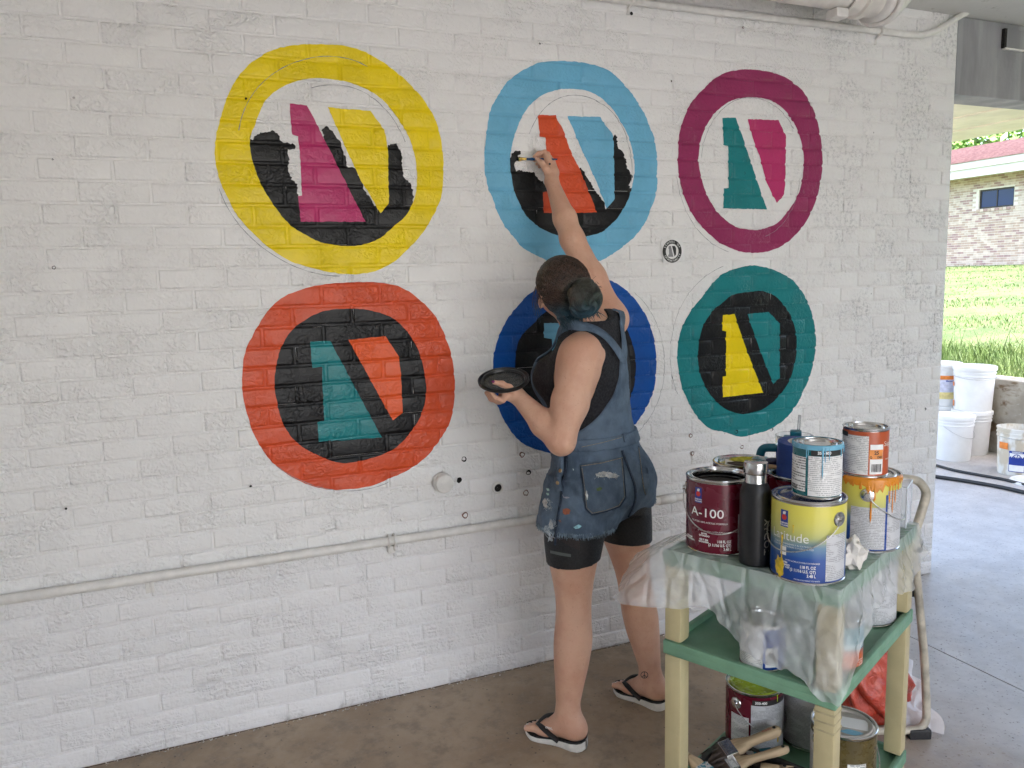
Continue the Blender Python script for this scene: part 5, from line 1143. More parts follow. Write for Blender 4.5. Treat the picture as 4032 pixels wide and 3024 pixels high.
def vloft(kn, grow=0., z0=None, z1=None, k=None):
    """upright part with elliptical sections; knots (z, cx, cy, side half width, depth half width, facing azimuth in degrees)"""
    K = np.array(sorted(kn), float); zz = K[:, 0]; lo = np.array((K[:, 1].min()-K[:, 3:5].max()-grow, K[:, 2].min()-K[:, 3:5].max()-grow, zz[0]-grow)); hi = np.array((K[:, 1].max()+K[:, 3:5].max()+grow, K[:, 2].max()+K[:, 3:5].max()+grow, zz[-1]+grow))
    za = zz[0] if z0 is None else z0; zb = zz[-1] if z1 is None else z1
    def fn(X, Y, Z):
        fine = np.linspace(zz[0], zz[-1], 120); sm = []
        for c in range(1, 6):
            v = np.interp(fine, zz, K[:, c]); ker = np.ones(9)/9; vp = np.pad(v, 4, 'edge'); sm.append(np.convolve(vp, ker, 'valid'))
        cx, cy, a, b, az = [np.interp(Z, fine, v) for v in sm]; a = a+grow; b = b+grow; az = np.radians(az)
        px, py = X-cx, Y-cy; f = px*np.cos(az)+py*np.sin(az); s = px*np.sin(az)-py*np.cos(az)
        k0 = np.sqrt((s/a)**2+(f/b)**2)+1e-6; k1 = np.sqrt((s/a/a)**2+(f/b/b)**2)+1e-6; d = k0*(k0-1)/k1
        return np.maximum(d, np.maximum(za-Z, Z-zb)).astype(np.float32)
    o = (lo, hi, fn); return o+((k,) if k else ())
def nets(G, F=None):
    F = G.F if F is None else F; ins = F < 0; nx, ny, nz = F.shape
    c = np.zeros((nx-1, ny-1, nz-1), np.uint8)
    for i in (0, 1):
        for j in (0, 1):
            for k2 in (0, 1): c += ins[i:nx-1+i, j:ny-1+j, k2:nz-1+k2]
    act = (c > 0) & (c < 8); I = np.argwhere(act); idx = -np.ones(act.shape, np.int32); idx[act] = np.arange(len(I)); xs, ys, zs = G.a
    P = np.zeros((len(I), 3)); n = np.zeros(len(I)); cor = {}
    for o in np.ndindex(2, 2, 2):
        q = I+o; cor[o] = (F[q[:, 0], q[:, 1], q[:, 2]], np.stack((xs[q[:, 0]], ys[q[:, 1]], zs[q[:, 2]]), 1))
    for o in np.ndindex(2, 2, 2):
        for ax in range(3):
            if o[ax] == 0:
                p = list(o); p[ax] = 1; fa, pa = cor[o]; fb, pb = cor[tuple(p)]; m = (fa < 0) != (fb < 0); t = np.where(m, fa/(fa-fb+1e-20), 0)
                P += np.where(m[:, None], pa+(pb-pa)*t[:, None], 0); n += m
    P /= n[:, None]; Q = []
    for ax in range(3):
        sl0 = [slice(1, -1)]*3; sl1 = [slice(1, -1)]*3; sl0[ax] = slice(0, -1); sl1[ax] = slice(1, None)
        A = ins[tuple(sl0)]; B = ins[tuple(sl1)]; e = np.argwhere(A != B); dirn = A[A != B]
        off = np.ones(3, int); off[ax] = 0; e = e+off; u, v = (ax+1) % 3, (ax+2) % 3; du = np.zeros(3, int); du[u] = 1; dv = np.zeros(3, int); dv[v] = 1
        g = lambda q: idx[q[:, 0], q[:, 1], q[:, 2]]
        quad = np.stack((g(e-du-dv), g(e-dv), g(e), g(e-du)), 1); quad[~dirn] = quad[~dirn][:, ::-1]; Q.append(quad)
    return P, np.concatenate(Q)
def steps(lo, hi, base, fine=()):
    out = [lo]
    while out[-1] < hi:
        x = out[-1]; s = base
        for a, b, q in fine:
            if a-1e-6 <= x < b: s = min(s, q)
        out.append(x+s)
    return out
def sdf_at(prims, P, k=.02):
    d = np.full(len(P), .5)
    for p in prims:
        kk = p[3] if len(p) > 3 else k; q = p[2](P[:, 0][:, None, None].astype(np.float32), P[:, 1][:, None, None].astype(np.float32), P[:, 2][:, None, None].astype(np.float32))
        q = q[:, 0, 0]; h = np.clip(kk-np.abs(d-q), 0, None)/kk; d = np.minimum(d, q)-h*h*kk*.25
    return d

# ------------------------------------------------------------------ skeleton of the woman
AZ = 106
NH, FH = (1.566, -.488, .88), (1.722, -.430, .88)
leg_n = [(.085, 1.474, -.548, .036, .040, 115), (.13, 1.473, -.545, .037, .041, 115), (.20, 1.480, -.545, .045, .049, 112), (.28, 1.489, -.545, .058, .060, 110), (.36, 1.497, -.545, .0655, .066, 110), (.43, 1.502, -.540, .0605, .060, 110), (.49, 1.506, -.535, .0575, .060, 110), (.55, 1.508, -.530, .065, .067, 110), (.62, 1.512, -.522, .080, .080, 108), (.70, 1.522, -.512, .092, .094, 106), (.80, 1.545, -.498, .102, .108, 106), (.90, 1.570, -.485, .10, .108, 106)]
leg_f = [(.085, 1.858, -.458, .035, .040, 105), (.13, 1.856, -.456, .036, .041, 105), (.20, 1.845, -.452, .046, .050, 105), (.28, 1.830, -.448, .059, .061, 105), (.36, 1.818, -.446, .0655, .066, 105), (.43, 1.806, -.442, .0605, .061, 105), (.49, 1.797, -.438, .0585, .061, 105), (.55, 1.788, -.434, .066, .068, 105), (.62, 1.776, -.430, .080, .082, 105), (.70, 1.762, -.428, .092, .095, 105), (.80, 1.742, -.430, .102, .108, 106), (.90, 1.720, -.435, .10, .108, 106)]
torso = [(.78, 1.650, -.462, .150, .100, AZ), (.84, 1.650, -.466, .168, .122, AZ), (.90, 1.647, -.468, .172, .130, AZ), (.96, 1.640, -.468, .162, .124, AZ), (1.02, 1.628, -.466, .152, .116, AZ), (1.08, 1.617, -.466, .142, .110, 107), (1.14, 1.608, -.468, .146, .114, 109), (1.20, 1.602, -.472, .155, .120, 112), (1.26, 1.602, -.478, .160, .118, 115), (1.32, 1.606, -.484, .150, .104, 118), (1.37, 1.610, -.482, .118, .085, 118), (1.41, 1.606, -.478, .070, .065, 118)]
LS, LE, LW = np.array((1.520, -.580, 1.318)), np.array((1.428, -.620, 1.062)), np.array((1.353, -.452, 1.190))
RS, RE, RW = np.array((1.722, -.415, 1.420)), np.array((1.655, -.270, 1.700)), np.array((1.655, -.112, 1.915))
fz = np.array((math.cos(R_(AZ)), math.sin(R_(AZ)), 0)); rt = np.array((math.sin(R_(AZ)), -math.cos(R_(AZ)), 0))
T_core = [vloft(torso, k=.03)]
bust = [ell((1.600-.075*rt[0]+.085*fz[0], -.475-.075*rt[1]+.085*fz[1], 1.235), (.062, .065, .070), R_(112), k=.04), ell((1.600+.070*rt[0]+.085*fz[0], -.475+.070*rt[1]+.085*fz[1], 1.245), (.062, .065, .070), R_(112), k=.04)]
glut = [ell((1.650-.078*rt[0]-.068*fz[0], -.468-.078*rt[1]-.068*fz[1], .865), (.088, .080, .095), R_(AZ), k=.05), ell((1.650+.066*rt[0]-.068*fz[0], -.468+.066*rt[1]-.068*fz[1], .865), (.082, .078, .095), R_(AZ), k=.05)]
shoulders = [cone((1.585, -.500, 1.352), LS+(.018, .012, .004), .060, .058, k=.045), cone((1.640, -.462, 1.385), RS, .062, .056, k=.045), cone((1.600, -.480, 1.36), (1.562, -.462, 1.455), .060, .050, k=.035)]
torso_all = T_core+bust+glut+shoulders
legs = [vloft(leg_n, k=.03), vloft(leg_f, k=.03)]
arm_l = [cone(LS, LS*.45+LE*.55, .063, .055, k=.04), cone(LS*.45+LE*.55, LE, .055, .041, k=.03), cone(LE, LE*.62+LW*.38, .043, .042, k=.02), cone(LE*.62+LW*.38, LW, .042, .0255, k=.02)]
mid = (RS+RE)/2
arm_r = [cone(RS, mid, .056, .050, k=.04), cone(mid, RE, .050, .0415, k=.03), cone(RE, RE*.65+RW*.35, .0415, .040, k=.02), cone(RE*.65+RW*.35, RW, .040, .0245, k=.02)]
# hands
hk = .008
def fing(pts, rs, k=.006): return [cone(pts[i], pts[i+1], rs[i], rs[i+1], k=k) for i in range(len(pts)-1)]
hand_r = [cone(RW, (1.665, -.092, 1.945), .0235, .027, k=.015), cone((1.658, -.092, 1.955), (1.657, -.077, 2.002), .020, .014, k=.012), cone((1.676, -.084, 1.955), (1.678, -.066, 1.995), .020, .014, k=.012)]
hand_r += fing([(1.655, -.076, 2.004), (1.652, -.064, 2.027), (1.634, -.050, 2.024), (1.617, -.046, 2.012)], [.0105, .0088, .0080, .0066])
hand_r += fing([(1.664, -.070, 2.003), (1.668, -.055, 2.022), (1.648, -.038, 2.014), (1.622, -.036, 2.001)], [.0105, .0090, .0082, .0068])
hand_r += fing([(1.674, -.066, 1.998), (1.680, -.046, 2.012), (1.660, -.026, 2.004), (1.636, -.028, 1.990)], [.0105, .0086, .0078, .0064])
hand_r += fing([(1.682, -.066, 1.990), (1.687, -.048, 1.998), (1.666, -.028, 1.988), (1.644, -.030, 1.978)], [.0100, .0076, .0068, .0056])
hand_r += fing([(1.652, -.104, 1.945), (1.634, -.104, 1.962), (1.624, -.092, 1.984), (1.614, -.074, 2.000)], [.0135, .0118, .0098, .0076], .009)
hand_l = [cone(LW, (1.338, -.446, 1.196), .0245, .024, k=.015), cone((1.340, -.455, 1.196), (1.312, -.452, 1.196), .019, .015, k=.012), cone((1.342, -.435, 1.192), (1.312, -.428, 1.190), .018, .014, k=.012)]
for j, (oy, oz, ln) in enumerate(((-.460, 1.196, .95), (-.447, 1.192, 1.05), (-.433, 1.188, 1.0), (-.420, 1.186, .82))):
    hand_l += fing([(1.318, oy, oz), (1.300, oy+.002, oz-.016), (1.280-.004*ln, oy+.004, oz-.006), (1.266-.006*ln, oy+.006, oz+.016)], [.0102, .0088, .0080, .0064])
hand_l += fing([(1.338, -.466, 1.204), (1.316, -.478, 1.222), (1.290, -.482, 1.236), (1.266, -.476, 1.243)], [.0125, .0105, .0092, .0074], .009)
# feet
def foot(heel, toe, ank, kk):
    h = np.array(heel, float); t = np.array(toe, float); d = (t-h); d[2] = 0; L = np.linalg.norm(d); d /= L; s = np.array((d[1], -d[0], 0)); a = np.array(ank, float)
    P = lambda u, v, z: h+d*u*L+s*v*kk+np.array((0, 0, z))
    base = [cone(P(.10, 0, .062), P(.16, 0, .068), .030, .031, k=.02), cone(a, P(.20, 0, .080), .037, .036, k=.03), cone(P(.18, 0, .066), P(.48, .002, .054), .034, .030, k=.03), cone(P(.30, -.004, .074), P(.66, -.012, .042), .026, .021, k=.03), cone(P(.45, .012, .050), P(.68, .022, .038), .024, .017, k=.02), cone(P(.62, -.022, .038), P(.72, -.024, .036), .019, .016, k=.015), cone(P(.2, -.030, .083), P(.2, .030, .080), .013, .012, k=.02)]
    for j, (v, u0, u1, r) in enumerate(((-.028, .74, .955, .0125), (-.010, .74, .945, .0092), (.004, .73, .915, .0085), (.017, .71, .875, .0080), (.029, .68, .825, .0078))):
        base += fing([P(u0, v, .038), P((u0+u1)/2, v*1.08, .041), P(u1, v*1.1, .033)], [r*1.05, r, r*.9], .006)
    return base, P
ft_n, Pn = foot((1.503, -.600, .0), (1.378, -.432, 0), (1.474, -.546, .10), 1)
ft_f, Pf = foot((1.882, -.508, .0), (1.797, -.318, 0), (1.858, -.458, .10), 1)
# head
HC = np.array((1.520, -.450, 1.530)); HAZ = R_(99); HEL = R_(27)
hf = np.array((math.cos(HAZ)*math.cos(HEL), math.sin(HAZ)*math.cos(HEL), math.sin(HEL))); hs = np.array((math.sin(HAZ), -math.cos(HAZ), 0)); hu = np.cross(hs, hf); ROLL = R_(20); hs, hu = hs*math.cos(ROLL)+hu*math.sin(ROLL), hu*math.cos(ROLL)-hs*math.sin(ROLL)
def HP(s, f, u): return HC+hs*s+hf*f+hu*u
head = [ell(HC+hu*.020-hf*.008, (.074, .092, .082), HAZ, HEL, k=.02), ell(HP(0, .030, -.040), (.055, .058, .068), HAZ, HEL, k=.03), cone(HP(0, .070, -.088), HP(0, .055, -.080), .018, .022, k=.025),
        cone(HP(0, .088, .010), HP(0, .108, -.022), .007, .011, k=.010), cone(HP(-.010, .098, -.027), HP(.010, .098, -.027), .007, .007, k=.008), ell(HP(-.036, .062, -.015), (.020, .024, .018), HAZ, HEL, k=.02), ell(HP(.036, .062, -.015), (.020, .024, .018), HAZ, HEL, k=.02),
        cone(HP(-.016, .092, -.052), HP(.016, .092, -.052), .0062, .0062, k=.006), cone(HP(-.013, .090, -.060), HP(.013, .090, -.060), .0065, .0065, k=.006),
        cone(HP(-.030, .082, .030), HP(.030, .082, .030), .010, .010, k=.02)]
for s in (-1, 1): head += [ell(HP(s*.077, -.004, -.012), (.007, .017, .029), HAZ, HEL, k=.006), cone(HP(s*.081, -.018, .010), HP(s*.080, -.012, -.030), .0048, .0042, k=.004), cone(HP(s*.081, -.016, .012), HP(s*.078, .006, .014), .0045, .0035, k=.004)]
neck = [cone((1.600, -.482, 1.385), HP(0, -.022, -.060), .054, .046, k=.03)]
body_prims = torso_all+legs+arm_l+arm_r+hand_r+hand_l+ft_n+ft_f+neck+head
WOMAN = empty('person', (1.65, -.47, 0), 0, 'woman in denim shortalls and black tank reaching up to paint the light blue roundel', 'person')
def pmesh(name, P, Q, m, smooth=True): return npmesh(name, np.asarray(P)-np.array((1.65, -.47, 0)), Q, m, WOMAN, smooth)
BS = .0052
xs = steps(1.22, 1.93, BS, [(1.255, 1.36, .0026), (1.605, 1.70, .0030)]); ys = steps(-.73, .0, BS, [(-.50, -.40, .0030), (-.12, -.01, .0026)]); zs = steps(-.005, 2.06, BS, [(.0, .07, .0038), (1.165, 1.26, .0026), (1.48, 1.56, .0036), (1.93, 2.045, .0026)])
G = Grid(xs, ys, zs).apply(body_prims, .012)
k = N('skin'); v = k.pos()
sc_ = k.mix(k.ramp(k.noise(v, 9, 4, .6), .35, .65), (.585, .325, .225, 1), (.655, .40, .285, 1)); sc_ = k.mix(k.ramp(k.noise(v, 120, 3, .6), .60, .72, 0, .35), sc_, (.40, .19, .13, 1))
frk = k.ramp(k.voro(v, 44), .055, .03); sc_ = k.mix(k.math('MULTIPLY', frk, k.ramp(k.noise(v, 16, 2), .5, .6, 0, .55)), sc_, (.16, .07, .045, 1))
k.set(Base_Color=sc_, Roughness=.5, Subsurface_Weight=.12, Subsurface_Radius=(.012, .005, .003), Subsurface_Scale=.6, Specular_IOR_Level=.35, Normal=k.bump(k.noise(v, 190, 4, .65), .0016, .8, k.bump(k.noise(v, 28, 2), .004, .5))); SKIN = k.m
P_, Q_ = nets(G); BODY = pmesh('body', P_, Q_, SKIN)
def paint_dab(pts, m, name='paint_mark'): return MB().tube(pts, .0042, 8, flat=.5).build(name, m, WOMAN, True, world=True)

# ---- tank top
BLK = simple('black_cotton', (.010, .010, .014, 1), .85, 0, .15, 60, .0012, 900, world=True)
def garment(name, prims, m, grow, keep, bs=.0045, box=None, k=.02, inner=None):
    lo, hi = box; Gg = Grid(steps(lo[0], hi[0], bs), steps(lo[1], hi[1], bs), steps(lo[2], hi[2], bs)).apply(prims, k)
    X, Y, Z = Gg.pts((slice(None),)*3); F = Gg.F-(grow(X, Y, Z) if callable(grow) else grow)
    F = np.maximum(F, keep(X, Y, Z)); F = F.astype(np.float32)
    P, Q = nets(Gg, F); return pmesh(name, P, Q, m)
def cdist(X, Y, Z, a, b, ra, rb): return cone(a, b, ra, rb)[2](X, Y, Z)
def tcoord(X, Y, c=(1.605, -.475), az=112):
    a = math.radians(az); f = (X-c[0])*math.cos(a)+(Y-c[1])*math.sin(a); s = (X-c[0])*math.sin(a)-(Y-c[1])*math.cos(a); return s, f
def tank_keep(X, Y, Z):
    s, f = tcoord(X, Y); d = np.maximum(.99-Z, Z-1.46)
    d = np.maximum(d, -cdist(X, Y, Z, (1.478, -.618, 1.40), (1.462, -.630, 1.225), .082, .098)); d = np.maximum(d, -cdist(X, Y, Z, tuple(RS+(.045, .03, .05)), (1.790, -.42, 1.27), .072, .082))
    nk = cdist(X, Y, Z, (1.590, -.470, 1.44), (1.565, -.45, 1.60), .080, .105); d = np.maximum(d, -nk); d = np.maximum(d, -cdist(X, Y, Z, (1.57, -.37, 1.42), (1.56, -.34, 1.5), .075, .1)); return d
TPRIM = T_core+bust+shoulders
wr = lambda X, Y, Z, a=.0022: a*(np.sin(X*63+Z*41)+np.sin(Z*97-Y*55+1.3*np.sin(X*30))+.6*np.sin(X*120+Y*90-Z*60))
garment('tank_top', TPRIM, BLK, lambda X, Y, Z: .0075+wr(X, Y, Z, .0009), tank_keep, .0042, ((1.40, -.66, .97), (1.83, -.28, 1.47)), .03)
# ---- denim
k = N('worn_denim'); v = k.pos(); x, y, z = k.sep(v)
c0 = k.mix(k.ramp(k.noise(v, 9, 5, .65), .32, .68), (.052, .080, .120, 1), (.125, .175, .235, 1)); c0 = k.mix(k.ramp(k.noise(k.map(v, (1, 1, .5)), 42, 4, .7), .42, .75, 0, .6), c0, (.13, .19, .27, 1))
tw = k.n.new('ShaderNodeTexWave'); k.l(k.map(v, (1, 1, 1)), tw.inputs[0]); tw.inputs['Scale'].default_value = 260; tw.inputs['Distortion'].default_value = 2; c0 = k.mix(k.math('MULTIPLY', tw.outputs[1], .20), c0, (.20, .25, .32, 1))
k.set(Base_Color=c0, Roughness=.88, Specular_IOR_Level=.2, Normal=k.bump(k.noise(v, 420, 3), .0014, .8, k.bump(k.noise(v, 34, 4), .004, .55))); DENIM = k.m
thread = simple('tan_stitching', (.30, .24, .15, 1), .7, 0, .3, 200, world=True); fray = simple('frayed_cotton', (.42, .47, .50, 1), .85, 0, .25, 60, world=True); DSEAM = simple('dark_denim_seam', (.020, .034, .06, 1), .9, 0, .3, 120, world=True)
dn = [(z, cx, cy, a+.002+max(0, .86-z)*.10, b+.006+max(0, .86-z)*.12, az) for z, cx, cy, a, b, az in leg_n if z >= .54]; df = [(z, cx, cy, a-.002+max(0, .86-z)*.04, b+.004+max(0, .86-z)*.08, az) for z, cx, cy, a, b, az in leg_f if z >= .54]
DPRIM = T_core+glut+[vloft(dn, k=.03), vloft(df, k=.03)]
def HEMZ(X): t = np.clip((X-1.64)/.10, 0, 1); return .745+.045*t*t*(3-2*t)
def short_keep(X, Y, Z):
    hem = HEMZ(X)+.005*np.sin(X*41)+.003*np.sin(Y*77+X*30); return np.maximum(hem-Z, Z-1.052)
gr = lambda X, Y, Z: .0100+np.clip((1.0-Z)*.03, 0, .006)+wr(X, Y, Z, .0018)
SHORTS = garment('denim_shorts', DPRIM, DENIM, gr, short_keep, .0046, ((1.36, -.70, .67), (1.95, -.24, 1.07)), .03)
BAND = garment('waistband', DPRIM, DENIM, .0200, lambda X, Y, Z: np.maximum((1.012+.02*(X-1.62))-Z, Z-(1.052+.02*(X-1.62))), .0042, ((1.38, -.66, .99), (1.85, -.28, 1.075)), .03)
def back_keep(X, Y, Z):
    s, f = tcoord(X, Y); t = np.clip((Z-1.03)/.27, 0, 1); w = .150*(1-t)**1.9+.022; d = np.maximum(np.abs(s-.030*t**.5)-w, Z-1.315); d = np.maximum(d, f); return np.maximum(d, 1.03-Z)
garment('back_panel', TPRIM, DENIM, lambda X, Y, Z: .0125+wr(X, Y, Z, .0008), back_keep, .0040, ((1.42, -.66, 1.02), (1.83, -.40, 1.33)), .03)
def bib_keep(X, Y, Z):
    s, f = tcoord(X, Y); w = .125-.12*np.clip(Z-1.1, 0, 1)*.8; d = np.maximum(np.abs(s)-w, Z-1.285); return np.maximum(np.maximum(d, -f+.01), 1.03-Z)
garment('front_bib', TPRIM, DENIM, lambda X, Y, Z: .016+wr(X, Y, Z, .0009), bib_keep, .0044, ((1.40, -.60, 1.02), (1.76, -.22, 1.30)), .03)
def surf_path(pts, prims, off, n=8, kk=.03, it=6):
    """push a polyline onto the offset surface of a set of primitives"""
    S = np.array([tuple(p) for p in spline(pts, n)]); e = 1e-3
    for _ in range(it):
        d = sdf_at(prims, S, kk); g = np.stack([(sdf_at(prims, S+np.eye(3)[i]*e, kk)-d)/e for i in range(3)], 1); l = np.linalg.norm(g, axis=1)+1e-9; g /= l[:, None]; S = S-g*(d-off)[:, None]
    return S, g
def ribbon(name, pts, prims, off, w, m, th=.0035, n=8):
    S, g = surf_path(pts, prims, off, n); V = []; F = []; c = np.array((1.65, -.47, 0))
    for i in range(len(S)):
        t = S[min(i+1, len(S)-1)]-S[max(i-1, 0)]; t /= np.linalg.norm(t)+1e-9; b = np.cross(t, g[i]); b /= np.linalg.norm(b)+1e-9
        for q, o in ((-1, 0), (-.92, th), (.92, th), (1, 0)): V.append(S[i]-c+b*w*q*.5+g[i]*o)
    for i in range(len(S)-1):
        for j in range(3): F.append((4*i+j, 4*i+j+1, 4*i+5+j, 4*i+4+j))
    return npmesh(name, V, F, m, WOMAN)
Tp = lambda s, f, z: (1.605+s*math.sin(R_(112))+f*math.cos(R_(112)), -.475-s*math.cos(R_(112))+f*math.sin(R_(112)), z)
for sgn in (-1, 1):
    P = [Tp(.022-sgn*.004, -.13, 1.295), Tp(.018+sgn*.035, -.115, 1.345), Tp(sgn*.085, -.055, 1.405), Tp(sgn*.105, .0, 1.415), Tp(sgn*.095, .075, 1.370), Tp(sgn*.080, .13, 1.30), Tp(sgn*.078, .15, 1.265)]
    st = ribbon('shoulder_strap', P, TPRIM, .0125, .034, DENIM, .004)
    for q in (-.013, .013):
        pass
    S, g = surf_path([Tp(sgn*.080, .14, 1.285), Tp(sgn*.079, .15, 1.262)], TPRIM, .022, 4)
    m = MB(); m.tube([Tp(sgn*.060, .145, 1.290), Tp(sgn*.098, .130, 1.290), Tp(sgn*.096, .142, 1.262), Tp(sgn*.060, .155, 1.262), Tp(sgn*.060, .145, 1.290)], .0020, 6); m.build('buckle', M['steel'], WOMAN, True, world=True)
ribbon('side_seam', [np.array(p) for p in ((1.470, -.560, 1.005), (1.448, -.565, .92), (1.436, -.570, .84), (1.428, -.575, .76), (1.425, -.58, .715))], DPRIM, .021, .008, DSEAM, .0022)
ribbon('centre_seam', [np.array(p) for p in ((1.655, -.60, 1.005), (1.672, -.615, .93), (1.685, -.60, .86), (1.680, -.56, .80))], DPRIM, .020, .010, DSEAM, .0022)
# pieces laid on the denim by rays from where they are seen
def bvh_of(o):
    me = o.data; off = Vector(o.parent.location) if o.parent else Vector((0, 0, 0)); return BVHTree.FromPolygons([v.co+off for v in me.vertices], [tuple(p.vertices) for p in me.polygons])
BV = bvh_of(SHORTS); BB = bvh_of(BODY); BN = bvh_of(BAND)
def lay(name, px, bv, off, m, th=0., step=14, smooth=True):
    """cloth piece whose outline is given in photo pixels; it follows the surface found there"""
    O = np.array(px, float); x0, y0 = O.min(0); x1, y1 = O.max(0); pts = [Vector((float(a), float(b))) for a, b in resample(px, step)]; nb = len(pts); ed = [(i, (i+1) % nb) for i in range(nb)]
    for a in np.arange(x0+step*.6, x1, step):
        for b in np.arange(y0+step*.6, y1, step):
            if inside(np.array([a]), np.array([b]), O)[0]: pts.append(Vector((float(a), float(b))))
    V2, E2, F2, *_ = mgeo.delaunay_2d_cdt(pts, ed, [], 0, 1e-4); A = np.array([(q.x, q.y) for q in V2]); W3 = []
    for a, b in A:
        d = ray(a, b).normalized(); h = bv.ray_cast(CAM, d)
        W3.append(None if h[0] is None else h[0]+h[1]*off if h[1].dot(d) < 0 else h[0]-h[1]*off)
    Fk = [tuple(f) for f in F2 if all(W3[i] is not None for i in f) and inside(*[np.array([v_]) for v_ in A[list(f)].mean(0)], O)[0]]
    if not Fk: return None
    us = sorted({i for f in Fk for i in f}); mp = {i: n for n, i in enumerate(us)}; c = Vector((1.65, -.47, 0)); V = [W3[i]-c for i in us]; F = []
    for f in Fk:
        a, b, cc = [V[mp[i]] for i in f]; nn = (b-a).cross(cc-a)
        F.append(tuple(mp[i] for i in f) if nn.dot(CAM-c-a) > 0 else tuple(mp[i] for i in f[::-1]))
    o = npmesh(name, [tuple(v_) for v_ in V], F, m, WOMAN, smooth)
    if th: mo = o.modifiers.new('thick', 'SOLIDIFY'); mo.thickness = th; mo.offset = -1
    return o
b2 = lambda l: [(1850+x/1.659, 1400+y/1.659) for x, y in l]
def stitch(name, pl, bv, off, m, w=.0011, closed=False):
    P = []
    for a, b in resample(pl, 10) if closed else [tuple(np.array(pl[i])+(np.array(pl[i+1])-np.array(pl[i]))*t) for i in range(len(pl)-1) for t in np.linspace(0, 1, 9)[:-1]]+[pl[-1]]:
        d = ray(a, b).normalized(); h = bv.ray_cast(CAM, d)
        if h[0] is not None: P.append(h[0]-d*off)
    if len(P) > 2: MB().tube(P, w, 5).build(name, m, WOMAN, True, world=True)
pk = [(718, 712), (860, 690), (1003, 655), (1018, 800), (1028, 930), (985, 995), (890, 1028), (795, 1048), (750, 1005), (735, 860)]
pocket = lay('back_pocket', b2(pk), BV, .0032, DENIM, .004); BP = BV
stitch('pocket_stitch', b2([(724, 722), (860, 702), (998, 667)]), BV, .0080, thread); stitch('pocket_stitch', b2([(724, 722), (742, 860), (756, 1000), (798, 1040), (890, 1020), (980, 988), (1020, 926), (1010, 800), (998, 667)]), BV, .0078, DSEAM, .0016)
stitch('pocket_stitch', b2([(733, 735), (750, 860), (764, 994), (801, 1030), (888, 1011), (974, 980), (1011, 922), (1002, 800), (992, 676)]), BV, .0078, thread, .0008)
lay('back_pocket', b2([(1100, 590), (1130, 575), (1150, 700), (1172, 840), (1172, 890), (1145, 912), (1128, 840), (1112, 700)]), BV, .0032, DENIM, .004)
stitch('pocket_stitch', b2([(1103, 600), (1116, 700), (1132, 840), (1146, 905)]), BV, .0078, thread, .0009)
def torn(name, pl, m, seed): # ragged white threads over a tear
    rr = random.Random(seed); mm = MB(); xs_ = [p[0] for p in pl]; x0, x1 = min(xs_), max(xs_); yc = sum(p[1] for p in pl)/len(pl); hh = (max(p[1] for p in pl)-min(p[1] for p in pl))/2
    lay(name, [(a, b) for a, b in rough2(pl, seed)], BV, .0088, m)
    for i in range(46):
        a = rr.uniform(x0-4, x1+4); b = yc+rr.uniform(-1, 1)*hh*.8; P = []
        for q in range(3):
            d = ray(a+q*rr.uniform(-5, 5), b+q*rr.uniform(-6, 6)).normalized(); h = BV.ray_cast(CAM, d)
            if h[0] is not None: P.append(h[0]-d*(.0095+.002*q))
        if len(P) == 3: mm.tube(P, .0006, 4)
    mm.build('loose_threads', fray, WOMAN, False, world=True)
def rough2(pl, seed, amp=3.):
    rr = random.Random(seed); return [(a+rr.uniform(-amp, amp), b+rr.uniform(-amp, amp)) for a, b in resample(pl, 7)]
TEAR = simple('tear_white', (.52, .52, .50, 1), .85, 0, .2, 90, world=True)
torn('pocket_tear', b2([(822, 775), (870, 760), (920, 768), (965, 792), (955, 800), (900, 796), (850, 800), (825, 792)]), TEAR, 3)
torn('hip_tear', b2([(505, 930), (520, 960), (515, 1005), (498, 990), (492, 950)]), TEAR, 5); torn('hem_tear', b2([(530, 1075), (552, 1090), (552, 1128), (536, 1135), (525, 1100)]), TEAR, 6)
for nm, pl, col in (('orange_paint_spot', [(615, 1005), (640, 995), (665, 1010), (655, 1035), (630, 1045), (612, 1028)], (.30, .09, .04, 1)), ('light_blue_paint_spot', [(678, 1120), (710, 1105), (732, 1112), (720, 1128), (690, 1135)], (.30, .58, .66, 1)), ('green_paint_spot', [(825, 870), (850, 860), (862, 872), (845, 888), (828, 885)], (.07, .12, .03, 1)), ('white_paint_run', [(764, 880), (772, 885), (776, 935), (768, 938), (762, 905)], (.62, .66, .66, 1)), ('pale_green_spot', [(508, 870), (530, 868), (534, 885), (515, 892)], (.36, .55, .50, 1)), ('pale_green_spot', [(508, 900), (528, 898), (530, 915), (512, 918)], (.36, .55, .50, 1)), ('grey_paint_spot', [(612, 905), (625, 925), (658, 930), (640, 938), (615, 930)], (.28, .28, .32, 1)), ('white_paint_spot', [(680, 732), (690, 745), (684, 750)], (.5, .6, .62, 1)), ('rust_spot', [(585, 1075), (602, 1070), (608, 1088), (592, 1092)], (.22, .12, .10, 1))):
    lay(nm, rough2(b2(pl), 9, 2.), BV, .0068 if nm != 'white_paint_run' and nm != 'green_paint_spot' else .0090, simple(nm, col, .6, 0, .2, 80, world=True), step=8)
# belt loops
for pl in ([(672, 598), (700, 592), (712, 640), (685, 648)], [(985, 462), (1003, 458), (1022, 560), (1005, 566)]):
    lp = lay('belt_loop', b2(pl), BN, .0045, DENIM, .003, step=8) or lay('belt_loop', b2(pl), BV, .0045, DENIM, .003, step=8)
stitch('band_stitch', b2([(740, 540), (860, 510), (980, 478)]), BN, .002, thread, .0008); stitch('band_stitch', b2([(730, 598), (860, 570), (990, 535)]), BN, .002, thread, .0008)
